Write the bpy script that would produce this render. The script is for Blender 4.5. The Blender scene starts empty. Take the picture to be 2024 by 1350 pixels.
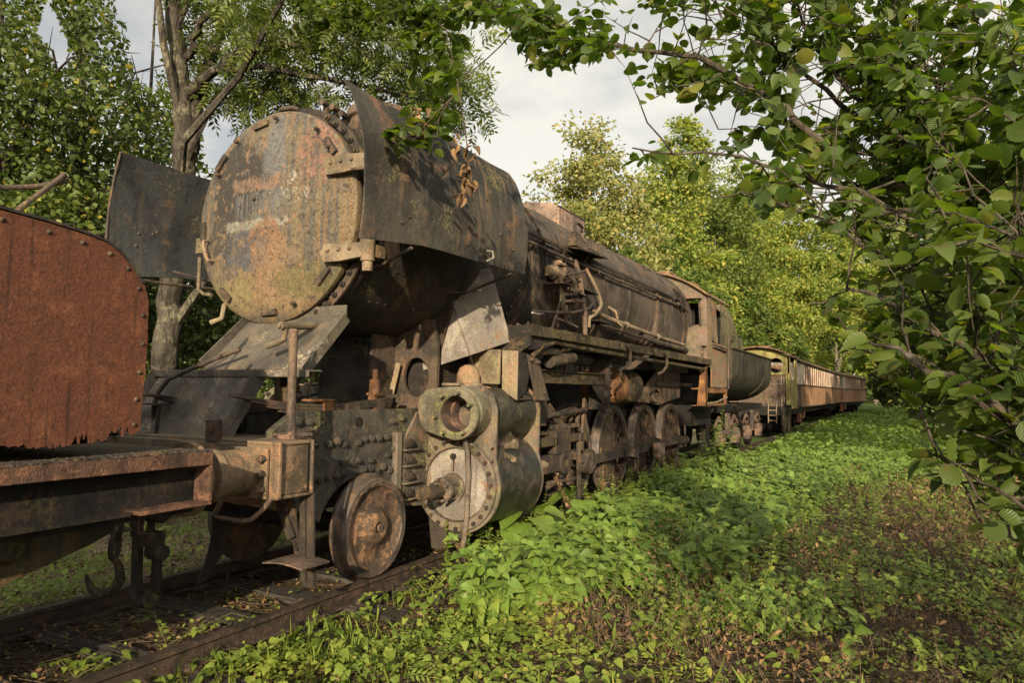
import bpy, math, random
import numpy as np
from mathutils import Vector, Matrix
PI = math.pi
R = math.radians
SC = bpy.context.scene
COL = SC.collection
# ------------------------------------------------------------------ camera
CX, CY, CZ, YAW, PIT, ROL, FPX = 4.66415661, -4.89086278, 1.60157132, 0.487215390, 0.0685293658, 0.0125831611, 1407.55497
_fw = Vector((-math.sin(YAW)*math.cos(PIT), math.cos(YAW)*math.cos(PIT), math.sin(PIT)))
_r0 = Vector((math.cos(YAW), math.sin(YAW), 0)); _u0 = _r0.cross(_fw)
_rt = math.cos(ROL)*_r0 + math.sin(ROL)*_u0
_up = -math.sin(ROL)*_r0 + math.cos(ROL)*_u0
CAMP = Vector((CX, CY, CZ))
cd = bpy.data.cameras.new('camera'); cam = bpy.data.objects.new('camera', cd); COL.objects.link(cam)
m = Matrix((_rt, _up, -_fw)).transposed().to_4x4(); m.translation = CAMP; cam.matrix_world = m
cd.sensor_fit = 'HORIZONTAL'; cd.sensor_width = 36; cd.lens = FPX/2024*36; cd.clip_start = 0.05; cd.clip_end = 2000
SC.camera = cam
def ray(u, v): return _fw + _rt*((u-1012)/FPX) - _up*((v-675)/FPX)
def at(u, v, **k):
    d = ray(u, v); a = list(k)[0]; i = 'xyz'.index(a)
    return CAMP + d*((k[a]-CAMP[i])/d[i])
def dp(u, v, depth): return CAMP + ray(u, v)*depth
def proj(P):                       # N x 3 -> pixel u, v and depth
    d = np.asarray(P) - np.array(CAMP)
    w = d @ np.array(_fw); w = np.where(np.abs(w) < 1e-6, 1e-6, w)
    return 1012 + FPX*(d @ np.array(_rt))/w, 675 - FPX*(d @ np.array(_up))/w, w
# ------------------------------------------------------------------ light
SUN_EL, SUN_AZ = R(17), (0.41, -0.912)          # horizontal direction towards the sun
sv = Vector((SUN_AZ[0]*math.cos(SUN_EL), SUN_AZ[1]*math.cos(SUN_EL), math.sin(SUN_EL))).normalized()
sd = bpy.data.lights.new('sun', 'SUN'); sd.energy = 5.0; sd.angle = R(0.8); sd.color = (1.0, 0.85, 0.59)
so = bpy.data.objects.new('sun', sd); COL.objects.link(so); so.rotation_euler = sv.to_track_quat('Z', 'Y').to_euler()
so.location = (6, -12, 9)
W = bpy.data.worlds.new('World'); SC.world = W; W.use_nodes = True
wn, wl = W.node_tree.nodes, W.node_tree.links; wn.clear()
wo = wn.new('ShaderNodeOutputWorld'); wb = wn.new('ShaderNodeBackground'); wb.inputs['Strength'].default_value = 0.13
sky = wn.new('ShaderNodeTexSky'); sky.sky_type = 'NISHITA'; sky.sun_disc = False
sky.sun_elevation = SUN_EL; sky.sun_rotation = math.atan2(SUN_AZ[0], SUN_AZ[1])
tc = wn.new('ShaderNodeTexCoord'); mp = wn.new('ShaderNodeMapping'); mp.inputs['Scale'].default_value = (1, 1, 2.2)
mp.inputs['Location'].default_value = (0.35, 0.1, 0.2)
nz = wn.new('ShaderNodeTexNoise'); nz.inputs['Scale'].default_value = 2.3; nz.inputs['Detail'].default_value = 7; nz.inputs['Roughness'].default_value = 0.55
wl.new(tc.outputs['Generated'], mp.inputs['Vector']); wl.new(mp.outputs[0], nz.inputs['Vector'])
rp = wn.new('ShaderNodeValToRGB'); rp.color_ramp.elements[0].position = .40; rp.color_ramp.elements[1].position = .58
rp.color_ramp.elements[0].color = (1.9, 1.87, 1.76, 1); rp.color_ramp.elements[1].color = (3.55, 3.3, 2.75, 1)
wl.new(nz.outputs['Fac'], rp.inputs['Fac'])
mx = wn.new('ShaderNodeMix'); mx.data_type = 'RGBA'; mx.inputs['Factor'].default_value = .88
wl.new(sky.outputs[0], mx.inputs['A']); wl.new(rp.outputs[0], mx.inputs['B'])
# the cloud cover is brighter round the sun, as thin cloud is
dt = wn.new('ShaderNodeVectorMath'); dt.operation = 'DOT_PRODUCT'; dt.inputs[1].default_value = sv; wl.new(tc.outputs['Generated'], dt.inputs[0])
mr = wn.new('ShaderNodeMapRange'); mr.interpolation_type = 'SMOOTHSTEP'; mr.inputs[1].default_value = -.35; mr.inputs[2].default_value = .95; mr.inputs[3].default_value = 1.0; mr.inputs[4].default_value = 2.6; wl.new(dt.outputs['Value'], mr.inputs[0])
vs = wn.new('ShaderNodeVectorMath'); vs.operation = 'SCALE'; wl.new(mx.outputs['Result'], vs.inputs[0]); wl.new(mr.outputs[0], vs.inputs['Scale']); wl.new(vs.outputs[0], wb.inputs['Color'])
wl.new(wb.outputs[0], wo.inputs['Surface'])
SC.view_settings.view_transform = 'Standard'; SC.view_settings.look = 'None'; SC.view_settings.exposure = 1.1; SC.view_settings.gamma = 1
try:
    SC.cycles.max_bounces = 5; SC.cycles.diffuse_bounces = 3; SC.cycles.glossy_bounces = 2; SC.cycles.transmission_bounces = 3
    SC.cycles.transparent_max_bounces = 4; SC.cycles.caustics_reflective = False; SC.cycles.caustics_refractive = False
    SC.cycles.use_adaptive_sampling = True; SC.cycles.adaptive_threshold = 0.02
except Exception: pass
# ------------------------------------------------------------------ mesh helpers
SINGLE = {'frame_bolts': 'frame_bolt', 'cover_bolts': 'cover_bolt', 'beam_bolts': 'beam_bolt', 'door_bolts': 'door_bolt', 'nuts': 'nut', 'hinge_straps': 'hinge_strap', 'deflector_braces': 'deflector_brace', 'lamp_brackets': 'lamp_bracket', 'stays': 'stay', 'deck_supports': 'deck_support', 'axles': 'axle', 'studs': 'stud', 'slide_bars': 'slide_bar', 'valve_rods': 'valve_rod', 'windows': 'window', 'window_frames': 'window_frame', 'brackets': 'bracket', 'conduits': 'conduit', 'rail_screws': 'rail_screw', 'cladding_bands': 'cladding_band', 'roof_vents': 'roof_vent', 'foot_plates': 'foot_plate', 'tank_fittings': 'tank_fitting', 'bent_rods': 'bent_rod', 'grab_rails': 'grab_rail', 'feed_pipes': 'feed_pipe', 'seams': 'seam', 'bogie_wheels': 'wheel', 'frame_holes': 'frame_hole'}
class MB:
    """collects shapes, linked as ONE mesh by obj()"""
    def __init__(s): s.v = []; s.f = []
    def add(s, vs, fs):
        b = len(s.v); s.v += [tuple(p) for p in vs]; s.f += [tuple(i+b for i in f) for f in fs]; return s
    def box(s, x0, x1, y0, y1, z0, z1):
        v = [(x, y, z) for z in (z0, z1) for y in (y0, y1) for x in (x0, x1)]
        return s.add(v, [(0,2,3,1), (4,5,7,6), (0,1,5,4), (2,6,7,3), (0,4,6,2), (1,3,7,5)])
    def hexa(s, q):               # 8 corners: bottom loop then top loop
        return s.add(q, [(3,2,1,0), (4,5,6,7), (0,1,5,4), (1,2,6,5), (2,3,7,6), (3,0,4,7)])
    def bar(s, a, b, w, h, up=(0,0,1)):
        a, b = Vector(a), Vector(b); d = (b-a).normalized(); u = Vector(up)
        if abs(d.dot(u)) > .98: u = Vector((1,0,0))
        r = d.cross(u).normalized(); u = r.cross(d)
        c = lambda p, i, j: p + r*(i*w/2) + u*(j*h/2)
        return s.hexa([c(a,-1,-1), c(a,1,-1), c(b,1,-1), c(b,-1,-1), c(a,-1,1), c(a,1,1), c(b,1,1), c(b,-1,1)])
    def tube(s, pts, r, n=10, caps=True):
        pts = [Vector(p) for p in pts]; k = len(pts)
        rs = r if isinstance(r, (list, tuple)) else [r]*k
        t0 = (pts[1]-pts[0]).normalized(); u = t0.orthogonal().normalized(); V = []
        for i, p in enumerate(pts):
            t = (pts[min(i+1, k-1)]-pts[max(i-1, 0)]).normalized()
            u = (u - t*u.dot(t)); u = u.normalized() if u.length > 1e-6 else t.orthogonal().normalized()
            w = t.cross(u)
            V += [p + (u*math.cos(2*PI*j/n) + w*math.sin(2*PI*j/n))*rs[i] for j in range(n)]
        F = [(i*n+j, i*n+(j+1) % n, (i+1)*n+(j+1) % n, (i+1)*n+j) for i in range(k-1) for j in range(n)]
        if caps: F += [tuple(reversed(range(n))), tuple((k-1)*n+j for j in range(n))]
        return s.add(V, F)
    def lathe(s, prof, o, ax, n=40, a0=0., a1=2*PI, ref=None):
        """prof: (radius, height) along axis ax from o"""
        o = Vector(o); ax = Vector(ax).normalized(); u = Vector(ref).normalized() if ref else ax.orthogonal().normalized(); w = ax.cross(u)
        full = abs(a1-a0-2*PI) < 1e-6; m_ = n if full else n+1; V = []; F = []
        for (r, h) in prof:
            for j in range(m_):
                a = a0+(a1-a0)*j/n
                V.append(o + ax*h + (u*math.cos(a) + w*math.sin(a))*r)
        for i in range(len(prof)-1):
            for j in range(n):
                j2 = (j+1) % m_
                F.append((i*m_+j, i*m_+j2, (i+1)*m_+j2, (i+1)*m_+j))
        return s.add(V, F)
    def prism(s, poly, o, e1, e2, ax, d):
        """polygon in plane (e1,e2) at o, extruded by d along ax"""
        o, e1, e2, ax = Vector(o), Vector(e1), Vector(e2), Vector(ax); n = len(poly)
        A = [o+e1*p[0]+e2*p[1] for p in poly]; B = [p+ax*d for p in A]
        F = [tuple(reversed(range(n))), tuple(range(n, 2*n))] + [(i, (i+1) % n, n+(i+1) % n, n+i) for i in range(n)]
        return s.add(A+B, F)
    def holed(s, outer, c, hole, o, e1, e2, ax, d):
        """plate with a hole: outer outline cut by rays from c through the hole points"""
        o, e1, e2, ax = Vector(o), Vector(e1), Vector(e2), Vector(ax); O = []
        for h in hole:
            dx, dz = h[0]-c[0], h[1]-c[1]; best = 1e9
            for (x0,z0),(x1,z1) in zip(outer, outer[1:]+outer[:1]):
                ex, ez = x1-x0, z1-z0; den = dx*ez-dz*ex
                if abs(den) < 1e-12: continue
                t = ((x0-c[0])*ez-(z0-c[1])*ex)/den; q = ((x0-c[0])*dz-(z0-c[1])*dx)/den
                if t > 0 and -1e-6 <= q <= 1+1e-6: best = min(best, t)
            O.append((c[0]+dx*best, c[1]+dz*best))
        n = len(hole); P = lambda p, k: o+e1*p[0]+e2*p[1]+ax*k
        V = [P(p,0) for p in O]+[P(p,0) for p in hole]+[P(p,d) for p in O]+[P(p,d) for p in hole]; F = []
        for i in range(n):
            j = (i+1) % n; F += [(i,j,n+j,n+i),(2*n+i,3*n+i,3*n+j,2*n+j),(n+i,n+j,3*n+j,3*n+i),(i,2*n+i,2*n+j,j)]
        return s.add(V, F)
    def px(s, poly, x0, x1): return s.prism(poly, (x0,0,0), (0,1,0), (0,0,1), (1,0,0), x1-x0)   # (y,z) polygon
    def py(s, poly, y0, y1): return s.prism(poly, (0,y0,0), (1,0,0), (0,0,1), (0,1,0), y1-y0)   # (x,z) polygon
    def pz(s, poly, z0, z1): return s.prism(poly, (0,0,z0), (1,0,0), (0,1,0), (0,0,1), z1-z0)
    def sheet(s, grid, th):
        """grid[i][j] of points, given a thickness along its normals"""
        n, k = len(grid), len(grid[0]); G = [[Vector(p) for p in row] for row in grid]; A = []; B = []
        for i in range(n):
            for j in range(k):
                du = G[min(i+1,n-1)][j]-G[max(i-1,0)][j]; dv = G[i][min(j+1,k-1)]-G[i][max(j-1,0)]
                nn = du.cross(dv).normalized(); A.append(G[i][j]+nn*th/2); B.append(G[i][j]-nn*th/2)
        N = n*k; F = []
        for i in range(n-1):
            for j in range(k-1):
                q = (i*k+j, (i+1)*k+j, (i+1)*k+j+1, i*k+j+1); F.append(q); F.append(tuple(N+x for x in reversed(q)))
        rim = [j for j in range(k)] + [i*k+k-1 for i in range(1, n)] + [(n-1)*k+j for j in range(k-2, -1, -1)] + [i*k for i in range(n-2, 0, -1)]
        for a, b in zip(rim, rim[1:]+rim[:1]): F.append((a, b, N+b, N+a))
        return s.add(A+B, F)
    def bolt(s, p, ax, r=.022, h=.025, n=6, dome=True):
        prof = [(0, h*1.35), (r*.6, h*1.3), (r*.62, h), (r, h*.9), (r, -.004)] if dome else [(0, h), (r, h), (r, -.004)]
        return s.lathe(list(reversed(prof)), p, ax, n)
    def rivet(s, p, ax, r=.016): return s.lathe([(r, -.003), (r*.92, r*.35), (r*.6, r*.7), (0, r*.82)], p, ax, 8)
    def islands(s):
        par = list(range(len(s.v)))
        def fd(a):
            while par[a] != a: par[a] = par[par[a]]; a = par[a]
            return a
        for f in s.f:
            r0 = fd(f[0])
            for i in f[1:]: par[fd(i)] = r0
        G = {}
        for f in s.f: G.setdefault(fd(f[0]), []).append(f)
        out = []
        for fs in G.values():
            ix = sorted({i for f in fs for i in f}); mp = {a: k for k, a in enumerate(ix)}; b = MB(); b.v = [s.v[i] for i in ix]; b.f = [tuple(mp[i] for i in f) for f in fs]; out.append(b)
        return out
    def build(s, name, mat, parent=None, bevel=0, seg=1, ang=38, local=False):
        if name in SINGLE:          # several separate pieces: each becomes a part of its own
            one = SINGLE[name]; return [b.build(one, mat, parent, bevel, seg, ang, local) for b in s.islands()][0]
        me = bpy.data.meshes.new(name); me.from_pydata(s.v, [], s.f); me.update()
        import bmesh
        bm = bmesh.new(); bm.from_mesh(me); bmesh.ops.recalc_face_normals(bm, faces=bm.faces); bm.to_mesh(me); bm.free()
        me.materials.append(mat); me.shade_smooth(); me.set_sharp_from_angle(angle=R(ang))
        return link(name, me, parent, bevel, seg, local)
def link(name, me, parent=None, bevel=0, seg=1, local=False):
    o = bpy.data.objects.new(name, me); COL.objects.link(o)
    if parent is not None:
        o.parent = parent
        if not local:
            o.location = (0,0,0)
            base = Vector(parent.get('_base', (0,0,0)))
            o.matrix_parent_inverse = Matrix.Translation(-base)
            o['_base'] = (0.,0.,0.)
    if bevel:
        b = o.modifiers.new('bevel', 'BEVEL'); b.width = bevel; b.segments = seg; b.limit_method = 'ANGLE'; b.angle_limit = R(40); b.harden_normals = False
    return o
def thing(name, label, cat, loc=(0,0,0), rz=0, group=None):
    o = bpy.data.objects.new(name, None); COL.objects.link(o); o.empty_display_size = .3
    o.location = loc; o.rotation_euler = (0,0,rz); o['_base'] = tuple(float(x) for x in loc)
    return tag(o, label, cat, group)
def tag(o, label=None, cat=None, group=None, kind=None):
    if label: o['label'] = label
    if cat: o['category'] = cat
    if group: o['group'] = group
    if kind: o['kind'] = kind
    return o
def copy_tree(o, parent=None):
    c = o.copy(); COL.objects.link(c)
    if parent is not None: c.parent = parent
    for ch in list(o.children): copy_tree(ch, c)
    return c
# ------------------------------------------------------------------ material helpers
class NT:
    def __init__(s, name):
        s.m = bpy.data.materials.new(name); s.m.use_nodes = True; s.n = s.m.node_tree.nodes; s.l = s.m.node_tree.links; s.n.clear()
        s.out = s.n.new('ShaderNodeOutputMaterial')
    def new(s, t, **k):
        x = s.n.new(t)
        for a, b in k.items(): setattr(x, a, b)
        return x
    def put(s, sock, v):
        if isinstance(v, bpy.types.NodeSocket): s.l.new(v, sock)
        elif isinstance(v, (tuple, list)) and sock.type == 'RGBA': sock.default_value = (*v[:3], 1)
        else: sock.default_value = v
    def coord(s, scale=(1,1,1), loc=(0,0,0), rot=(0,0,0), out='Object'):
        if not hasattr(s, '_tc'): s._tc = s.new('ShaderNodeTexCoord')
        mp = s.new('ShaderNodeMapping'); mp.inputs['Scale'].default_value = scale; mp.inputs['Location'].default_value = loc; mp.inputs['Rotation'].default_value = rot
        s.l.new(s._tc.outputs[out], mp.inputs['Vector']); return mp.outputs[0]
    def noise(s, vec, scale, detail=6, rough=.6, dist=0):
        x = s.new('ShaderNodeTexNoise'); s.put(x.inputs['Vector'], vec); x.inputs['Scale'].default_value = scale
        x.inputs['Detail'].default_value = detail; x.inputs['Roughness'].default_value = rough; x.inputs['Distortion'].default_value = dist
        return x.outputs['Fac']
    def step(s, v, a, b, lo=0., hi=1.):
        x = s.new('ShaderNodeMapRange', interpolation_type='SMOOTHSTEP'); s.put(x.inputs[0], v)
        for i, q in zip((1,2,3,4), (a, b, lo, hi)): x.inputs[i].default_value = q
        return x.outputs[0]
    def math(s, op, a, b=None, c=None):
        x = s.new('ShaderNodeMath', operation=op); s.put(x.inputs[0], a)
        if b is not None: s.put(x.inputs[1], b)
        if c is not None: s.put(x.inputs[2], c)
        return x.outputs[0]
    def mix(s, f, a, b, blend='MIX'):
        x = s.new('ShaderNodeMix', data_type='RGBA', blend_type=blend); s.put(x.inputs['Factor'], f); s.put(x.inputs['A'], a); s.put(x.inputs['B'], b)
        return x.outputs['Result']
    def bump(s, h, dist, strength=1., normal=None):
        x = s.new('ShaderNodeBump'); x.inputs['Distance'].default_value = dist; x.inputs['Strength'].default_value = strength; s.put(x.inputs['Height'], h)
        if normal is not None: s.l.new(normal, x.inputs['Normal'])
        return x.outputs[0]
    def pbsdf(s, col, rough=.8, metal=0., normal=None, spec=.3):
        x = s.new('ShaderNodeBsdfPrincipled'); s.put(x.inputs['Base Color'], col); s.put(x.inputs['Roughness'], rough); s.put(x.inputs['Metallic'], metal)
        x.inputs['Specular IOR Level'].default_value = spec
        if normal is not None: s.l.new(normal, x.inputs['Normal'])
        s.l.new(x.outputs[0], s.out.inputs['Surface']); return x
def rust(name, dark, mid, rst, streak=(.3,.17,.07), samt=.5, sc=1., lichen=.25, lcol=(.16,.15,.035), dfrac=.5, rfrac=.55, rough=.82, bmp=1., seed=0., sv=1., spec=.25, tone=.84, grey=.14):
    ad = lambda c: tuple((x*(1-grey)+(.3*c[0]+.6*c[1]+.1*c[2])*grey)*tone for x in c)
    dark, mid, rst, streak = ad(dark), ad(mid), ad(rst), ad(streak)
    t = NT(name); o = (seed*3.7, seed*1.3+2, seed*2.1)
    c = t.coord(loc=o)
    n1 = t.noise(c, 1.7*sc, 9, .68, .3)
    col = t.mix(t.step(n1, dfrac-.1, dfrac+.1), dark, mid)
    n2 = t.noise(t.coord(loc=(o[0]+9, o[1], o[2])), 4.2*sc, 9, .7, .4)
    col = t.mix(t.step(n2, rfrac-.05, rfrac+.09), col, rst)
    s1 = t.noise(t.coord(scale=(11*sv, 11*sv, .75), loc=o), 1., 5, .6)
    gate = t.step(t.noise(c, 1.1*sc, 3, .5), .38, .62)
    col = t.mix(t.math('MULTIPLY', t.math('MULTIPLY', t.step(s1, .5, .72), gate), samt), col, streak)
    s2 = t.noise(t.coord(scale=(17*sv, 17*sv, 1.1), loc=(o[0]+4, o[1]+7, 1)), 1., 5, .65)
    col = t.mix(t.math('MULTIPLY', t.step(s2, .54, .74), .65), col, tuple(x*.35 for x in dark))
    fl = t.noise(c, 23*sc, 7, .72)
    col = t.mix(t.step(fl, .55, .7, 0, .75), col, tuple(x*.4 for x in mid))
    if lichen:
        L = t.math('MULTIPLY', t.step(t.noise(t.coord(loc=(o[0]+2, 3, o[2])), 2.6, 5, .6), .5, .68), t.step(t.noise(c, 34, 4, .7), .46, .6))
        col = t.mix(t.math('MULTIPLY', L, lichen), col, lcol)
    fine = t.noise(c, 95, 3, .7)
    col = t.mix(1., col, t.mix(t.step(fine, .3, .7), (.55,.55,.55), (1.25,1.22,1.18)), 'MULTIPLY')
    h = t.math('ADD', t.math('MULTIPLY', n2, .6), t.math('ADD', t.math('MULTIPLY', fl, .35), t.math('MULTIPLY', fine, .14)))
    nb = t.bump(h, .018*bmp, .9)
    t.pbsdf(col, t.step(n2, .35, .65, rough-.14, rough+.1), 0., nb, spec)
    return t.m
M = {}
M['dark'] = rust('sooty_iron', (.014,.012,.012), (.045,.032,.026), (.085,.045,.025), (.10,.06,.03), .4, 1, .35, seed=1)
M['black'] = rust('near_black', (.006,.006,.007), (.016,.013,.013), (.03,.02,.014), (.03,.022,.014), .3, 1, .1, seed=2, spec=.15)
M['brown'] = rust('brown_rust', (.026,.021,.018), (.082,.056,.040), (.14,.078,.045), (.18,.115,.06), .6, 1, .3, seed=3)
M['pinkrust'] = rust('pinkish_rust', (.045,.032,.028), (.135,.085,.062), (.2,.105,.07), (.17,.13,.095), .4, 1.2, .2, seed=4)
M['tan'] = rust('dusty_tan_iron', (.08,.062,.042), (.2,.152,.105), (.22,.135,.08), (.25,.19,.12), .5, 1.1, .5, (.18,.175,.06), seed=5, tone=1., grey=0.)
M['grey'] = rust('pale_grey_iron', (.12,.105,.095), (.25,.22,.19), (.16,.095,.055), (.2,.11,.05), .45, 1.2, .3, (.18,.19,.06), rfrac=.6, seed=6, tone=1., grey=0.)
M['boiler'] = rust('boiler_cladding', (.030,.024,.020), (.088,.063,.047), (.14,.080,.05), (.15,.108,.07), .65, .9, .3, rfrac=.58, seed=7, sv=1.4)
M['orange'] = rust('bright_orange_rust', (.06,.028,.015), (.17,.08,.036), (.25,.115,.045), (.06,.03,.018), .5, 1.5, 0, seed=8, tone=1., grey=0.)
M['red'] = rust('deep_red_rust', (.026,.012,.008), (.092,.027,.011), (.135,.044,.016), (.045,.02,.012), .55, 1.5, 0, bmp=.7, dfrac=.36, rfrac=.56, seed=9, sv=1.6)
M['step'] = rust('dusty_deck_plate', (.05,.043,.036), (.105,.088,.069), (.13,.095,.062), (.16,.13,.085), .3, 1, .7, (.32,.28,.21), seed=10, sv=.6)
M['defl'] = rust('deflector_paint', (.024,.022,.021), (.068,.06,.05), (.15,.08,.045), (.19,.115,.055), 1., .8, .6, (.2,.19,.07), dfrac=.5, rfrac=.585, seed=11, bmp=1.6, sv=1.)
M['deflin'] = rust('deflector_inner_face', (.018,.019,.022), (.045,.047,.050), (.11,.065,.038), (.09,.07,.04), .4, .9, .6, (.17,.14,.06), dfrac=.45, rfrac=.60, seed=12, rough=.55, bmp=.9)
M['wheelrim'] = rust('worn_tyre_steel', (.035,.028,.025), (.085,.062,.05), (.14,.078,.046), (.09,.055,.034), .2, 2, 0, seed=13, rough=.55, bmp=.3)
M['wheel'] = rust('wheel_rust', (.016,.012,.010), (.048,.03,.02), (.10,.05,.024), (.085,.042,.02), .3, 2.5, .1, seed=14, bmp=.4)
M['moss'] = rust('mossy_iron', (.022,.017,.011), (.062,.045,.026), (.15,.088,.03), (.17,.115,.035), .7, 2, .6, (.15,.12,.03), seed=15)
M['tender'] = rust('tender_green_grey', (.014,.013,.011), (.038,.033,.025), (.06,.045,.028), (.075,.064,.032), .6, .6, .25, seed=16, bmp=.5)
M['cabgreen'] = rust('mossy_cab_paint', (.05,.045,.022), (.13,.118,.055), (.12,.075,.035), (.16,.14,.065), .5, 1.2, .4, (.2,.19,.06), seed=17)
M['carred'] = rust('carriage_red', (.13,.055,.036), (.24,.095,.062), (.28,.13,.085), (.2,.085,.05), .5, 1.5, 0, seed=18, sv=.5, bmp=.3, tone=1., grey=0.)
M['carorange'] = rust('carriage_ochre', (.16,.09,.05), (.3,.165,.095), (.34,.185,.105), (.13,.072,.042), .5, 1, 0, seed=19, sv=.5, bmp=.3, tone=1., grey=0.)
M['carwhite'] = rust('peeling_white', (.3,.25,.2), (.44,.38,.31), (.28,.17,.12), (.24,.13,.09), .4, 1.5, 0, rfrac=.6, seed=20, bmp=.3, tone=1., grey=0.)
M['carroof'] = rust('carriage_roof', (.06,.04,.03), (.14,.085,.055), (.19,.11,.06), (.13,.12,.04), .4, .8, .5, seed=21, bmp=.4, tone=1., grey=0.)
M['cabred'] = rust('faded_red_plate', (.10,.082,.056), (.19,.125,.09), (.2,.10,.068), (.17,.145,.095), .5, 1.7, .5, (.2,.19,.09), seed=22)
M['rail'] = rust('rail_steel', (.025,.019,.016), (.06,.038,.028), (.09,.05,.032), (.07,.042,.026), .2, 3, 0, seed=23, rough=.65)
M['dome'] = rust('dome_casing_rust', (.085,.062,.054), (.24,.16,.125), (.3,.175,.125), (.26,.2,.15), .6, 1.2, .2, seed=46, tone=1.)
M['pilot'] = rust('pilot_wheel_rust', (.035,.024,.017), (.115,.066,.038), (.2,.10,.045), (.16,.08,.038), .3, 2.5, .1, seed=47, bmp=.35, tone=1.)
def wood_mat():
    t = NT('weathered_sleeper'); c = t.coord(scale=(1.2,16,16)); g = t.noise(c, 2.2, 8, .7, .6); n = t.noise(t.coord(), 3.5, 6, .65); crack = t.step(t.noise(t.coord(scale=(.9,26,20), loc=(3,1,2)), 1.3, 6, .7), .58, .63)
    col = t.mix(t.step(g, .35, .65), (.016,.014,.013), (.062,.053,.046)); col = t.mix(t.step(n, .5, .66, 0, .7), col, (.03,.022,.016)); col = t.mix(crack, col, (.004,.004,.004))
    t.pbsdf(col, .92, 0, t.bump(t.math('SUBTRACT', g, t.math('MULTIPLY', crack, 1.2)), .02, 1.), .15); return t.m
M['wood'] = wood_mat()
M['frame'] = rust('frame_plate', (.028,.026,.024), (.07,.062,.052), (.10,.068,.046), (.14,.12,.05), .5, 1.6, .8, (.17,.165,.045), seed=25, bmp=1.5)
M['mossbeam'] = rust('beam_iron', (.07,.05,.032), (.19,.125,.075), (.25,.13,.07), (.2,.17,.055), .5, 2, .8, (.24,.21,.06), seed=26)
M['cyl'] = rust('cylinder_iron', (.05,.042,.036), (.16,.125,.095), (.21,.115,.07), (.17,.13,.06), .5, 1.5, .7, (.2,.19,.06), seed=27)
M['cylside'] = rust('cylinder_lagging', (.010,.009,.008), (.026,.021,.017), (.05,.034,.024), (.13,.105,.045), .7, 1.2, .5, (.15,.14,.05), rough=.42, seed=28, spec=.6)
M['moss4'] = rust('oily_tank_plate', (.02,.016,.01), (.05,.036,.018), (.09,.05,.016), (.12,.07,.02), .5, 2, .5, (.12,.10,.025), seed=32)
M['carred2'] = rust('red_buffer_plate', (.09,.04,.025), (.19,.085,.05), (.27,.11,.06), (.2,.1,.05), .4, 2, .1, seed=33)
M['cabgreen2'] = rust('yellow_green_cab_paint', (.10,.09,.03), (.23,.205,.075), (.17,.10,.045), (.26,.23,.09), .4, 1.2, .4, (.3,.28,.08), seed=45, tone=1., grey=0.)
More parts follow.
